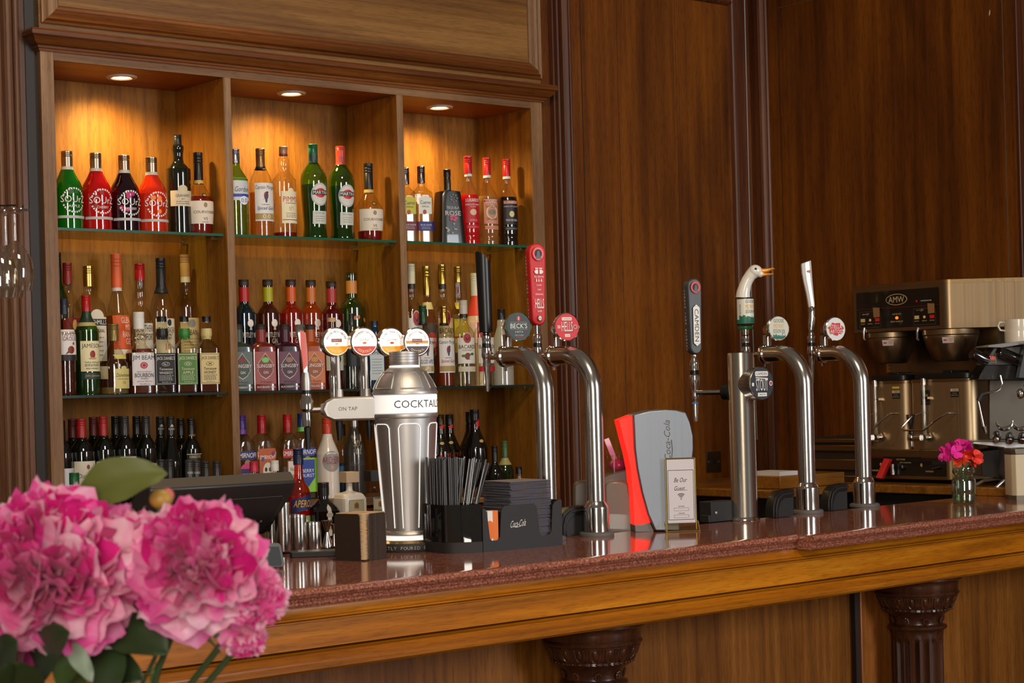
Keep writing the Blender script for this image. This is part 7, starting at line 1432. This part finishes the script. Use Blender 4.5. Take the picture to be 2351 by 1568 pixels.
def stemf(t, c, o, r=.0032):
    b = B(); c, o = Vector(c), Vector(o); e_ = Vector((vb.x, vb.y, vb.z))+Vector((random.uniform(-.015, .015), random.uniform(-.015, .015), -.08)); m_ = (c+e_)/2+Vector((0, 0, .03))+(c-e_)*.12
    if (c-CAM).dot(RT) > -.235: m_ = atD(400, 1420, 1.80)
    b.tube([c-o, c*.75+m_*.25-o+Vector((0, 0, -.004)), m_-o, e_-o], r, M((44, 60, 26), .5, key='stem'), 8); b.build('stem', t)
def peony(px_, py_, z, R, n, seed, ax, lab, th1=1.9, frill=1.0, extra=None):
    q = atD(px_, py_, z); t = thing('peony', lab, 'flower', tuple(q), 0, None)
    b = B(); b.rec = False; a = RT*ax[0]-FW*ax[1]+UP*ax[2]; petals(b, (0, 0, 0), a, R, n, seed, th1=th1, frill=frill); b.build('petals', t, sharp=180)
    stemf(t, q-a.normalized()*R*.25, q); 
    return t, q, a
peony(100, 1300, 1.70, .080, 120, 3, (.15, .75, .65), 'large full pink peony at the left edge of the foreground', 2.0)
peony(450, 1285, 1.72, .060, 90, 8, (.10, .8, .55), 'rounded pink peony, middle one of the foreground bunch', 1.9)
peony(588, 1378, 1.74, .031, 50, 12, (.45, .75, -.2), 'smaller frilled peony drooping at the right of the bunch', 1.7, 1.6)
peony(560, 1468, 1.75, .022, 26, 14, (.2, .6, -.8), 'ragged petal cluster hanging lowest in the bunch', 1.4, 2.0)
q = atD(283, 1208, 1.80); t = thing('peony_bud', 'pale pink half-open peony bud between the two big blooms', 'flower', tuple(q)); b = B(); b.rec = False; petals(b, (0, 0, -.012), RT*.35-FW*.3+UP, .040, 14, 21, th1=.7, frill=.6); b.build('petals', t, sharp=180); stemf(t, q, q)
q = atD(370, 1146, 1.82); t = thing('peony_bud', 'small closed yellow-brown bud above the middle peony', 'flower', tuple(q)); b = B(); b.ell((0, 0, 0), .012, .011, .010, M((170, 130, 50), .5, key='bud'), 14, 10); b.ell((.006, 0, .003), .008, .008, .008, M((196, 90, 90), .5, key='bud'), 12, 8); b.build('bud', t, sharp=80); stemf(t, q, q, .0025)
# leaves: each spray is a thing
def spray(lab, specs):
    c = atD(specs[0][0][0], specs[0][0][1], specs[0][2]); t = thing('peony_leaf', lab, 'leaf', tuple(c), 0)
    for (a, e_, z, z2, w, mt, bend, nv) in specs:
        b = B(); b.rec = False; leaf(b, atD(a[0], a[1], z)-c, atD(e_[0], e_[1], z2)-c, w, RT*nv[0]-FW*nv[1]+UP*nv[2], mt, bend); b.build('leaf_blade', t, sharp=180)
    stemf(t, c, c, .002)
spray('broad olive-green leaf rising above the left peony', [((168, 1152), (384, 1086), 1.78, 1.78, .030, LF3, .10, (-.2, .8, .5))])
spray('dark green leaf between the left and middle peonies', [((306, 1310), (282, 1215), 1.77, 1.80, .008, LF2, .1, (.6, .8, .1))])
spray('cluster of dark leaves under the left peony', [((60, 1580), (160, 1450), 1.72, 1.62, .026, LF2, .1, (0, .9, .4)), ((0, 1600), (40, 1470), 1.7, 1.6, .026, LF2, .1, (0, .9, .4)), ((190, 1600), (120, 1490), 1.75, 1.66, .020, LF, .12, (.3, .9, .3)), ((90, 1620), (20, 1520), 1.68, 1.6, .022, LF2, .1, (0, .9, .4))])
spray('cluster of dark leaves under the middle peony', [((230, 1430), (386, 1500), 1.76, 1.72, .028, LF2, .08, (.1, .8, .6)), ((240, 1420), (350, 1440), 1.78, 1.78, .018, LF, .08, (.0, .8, .6)), ((220, 1440), (250, 1600), 1.76, 1.7, .024, LF2, .08, (.3, .9, .1)), ((300, 1440), (520, 1470), 1.77, 1.8, .008, LF2, .12, (.2, .7, .7)), ((150, 1480), (300, 1440), 1.8, 1.8, .03, LF2, .05, (0, .9, .3)), ((200, 1500), (330, 1560), 1.8, 1.75, .02, LF2, .05, (0, .9, .3))])
spray('narrow pale leaf hanging down at the bottom left', [((145, 1462), (212, 1566), 1.68, 1.66, .010, M((120, 134, 110), .45, key='leaf_grey'), .1, (.4, .9, .2))])
spray('slim dark leaf arching out under the middle peony', [((380, 1446), (508, 1500), 1.76, 1.78, .006, LF2, .22, (.1, .5, .9)), ((345, 1568), (360, 1520), 1.75, 1.75, .004, LF, .05, (.8, .9, .1)), ((505, 1400), (470, 1470), 1.77, 1.77, .008, LF2, .1, (.6, .9, .1))])
# vase and table just below the picture
t = thing('flower_vase', 'tall clear vase holding the peony stems in the foreground', 'vase', (vb.x, vb.y, vb.z-.23))
b = B(); b.lathe([(0, 0), (.045, 0), (.05, .01), (.04, .1), (.036, .16), (.05, .2), (.048, .2), (.034, .16), (.037, .1), (.045, .012), (0, .01)], CLEAR, 32); b.build('vase_glass', t)
b = B(); b.lathe([(0, .7105), (0, .74)] if False else [(0, vb.z-.262), (.30, vb.z-.262), (.30, vb.z-.2305), (0, vb.z-.2305)], W_PANX, 48); b.lathe([(.0, .02), (.03, .02), (.03, vb.z-.262), (0, vb.z-.262)], W_DARK, 20); b.lathe([(0, 0), (.2, 0), (.19, .02), (0, .02)], W_DARK, 36); o = b.build('side_table'); o.location = (vb.x, vb.y, 0); tag(o, 'round wooden side table under the peony vase', 'table')
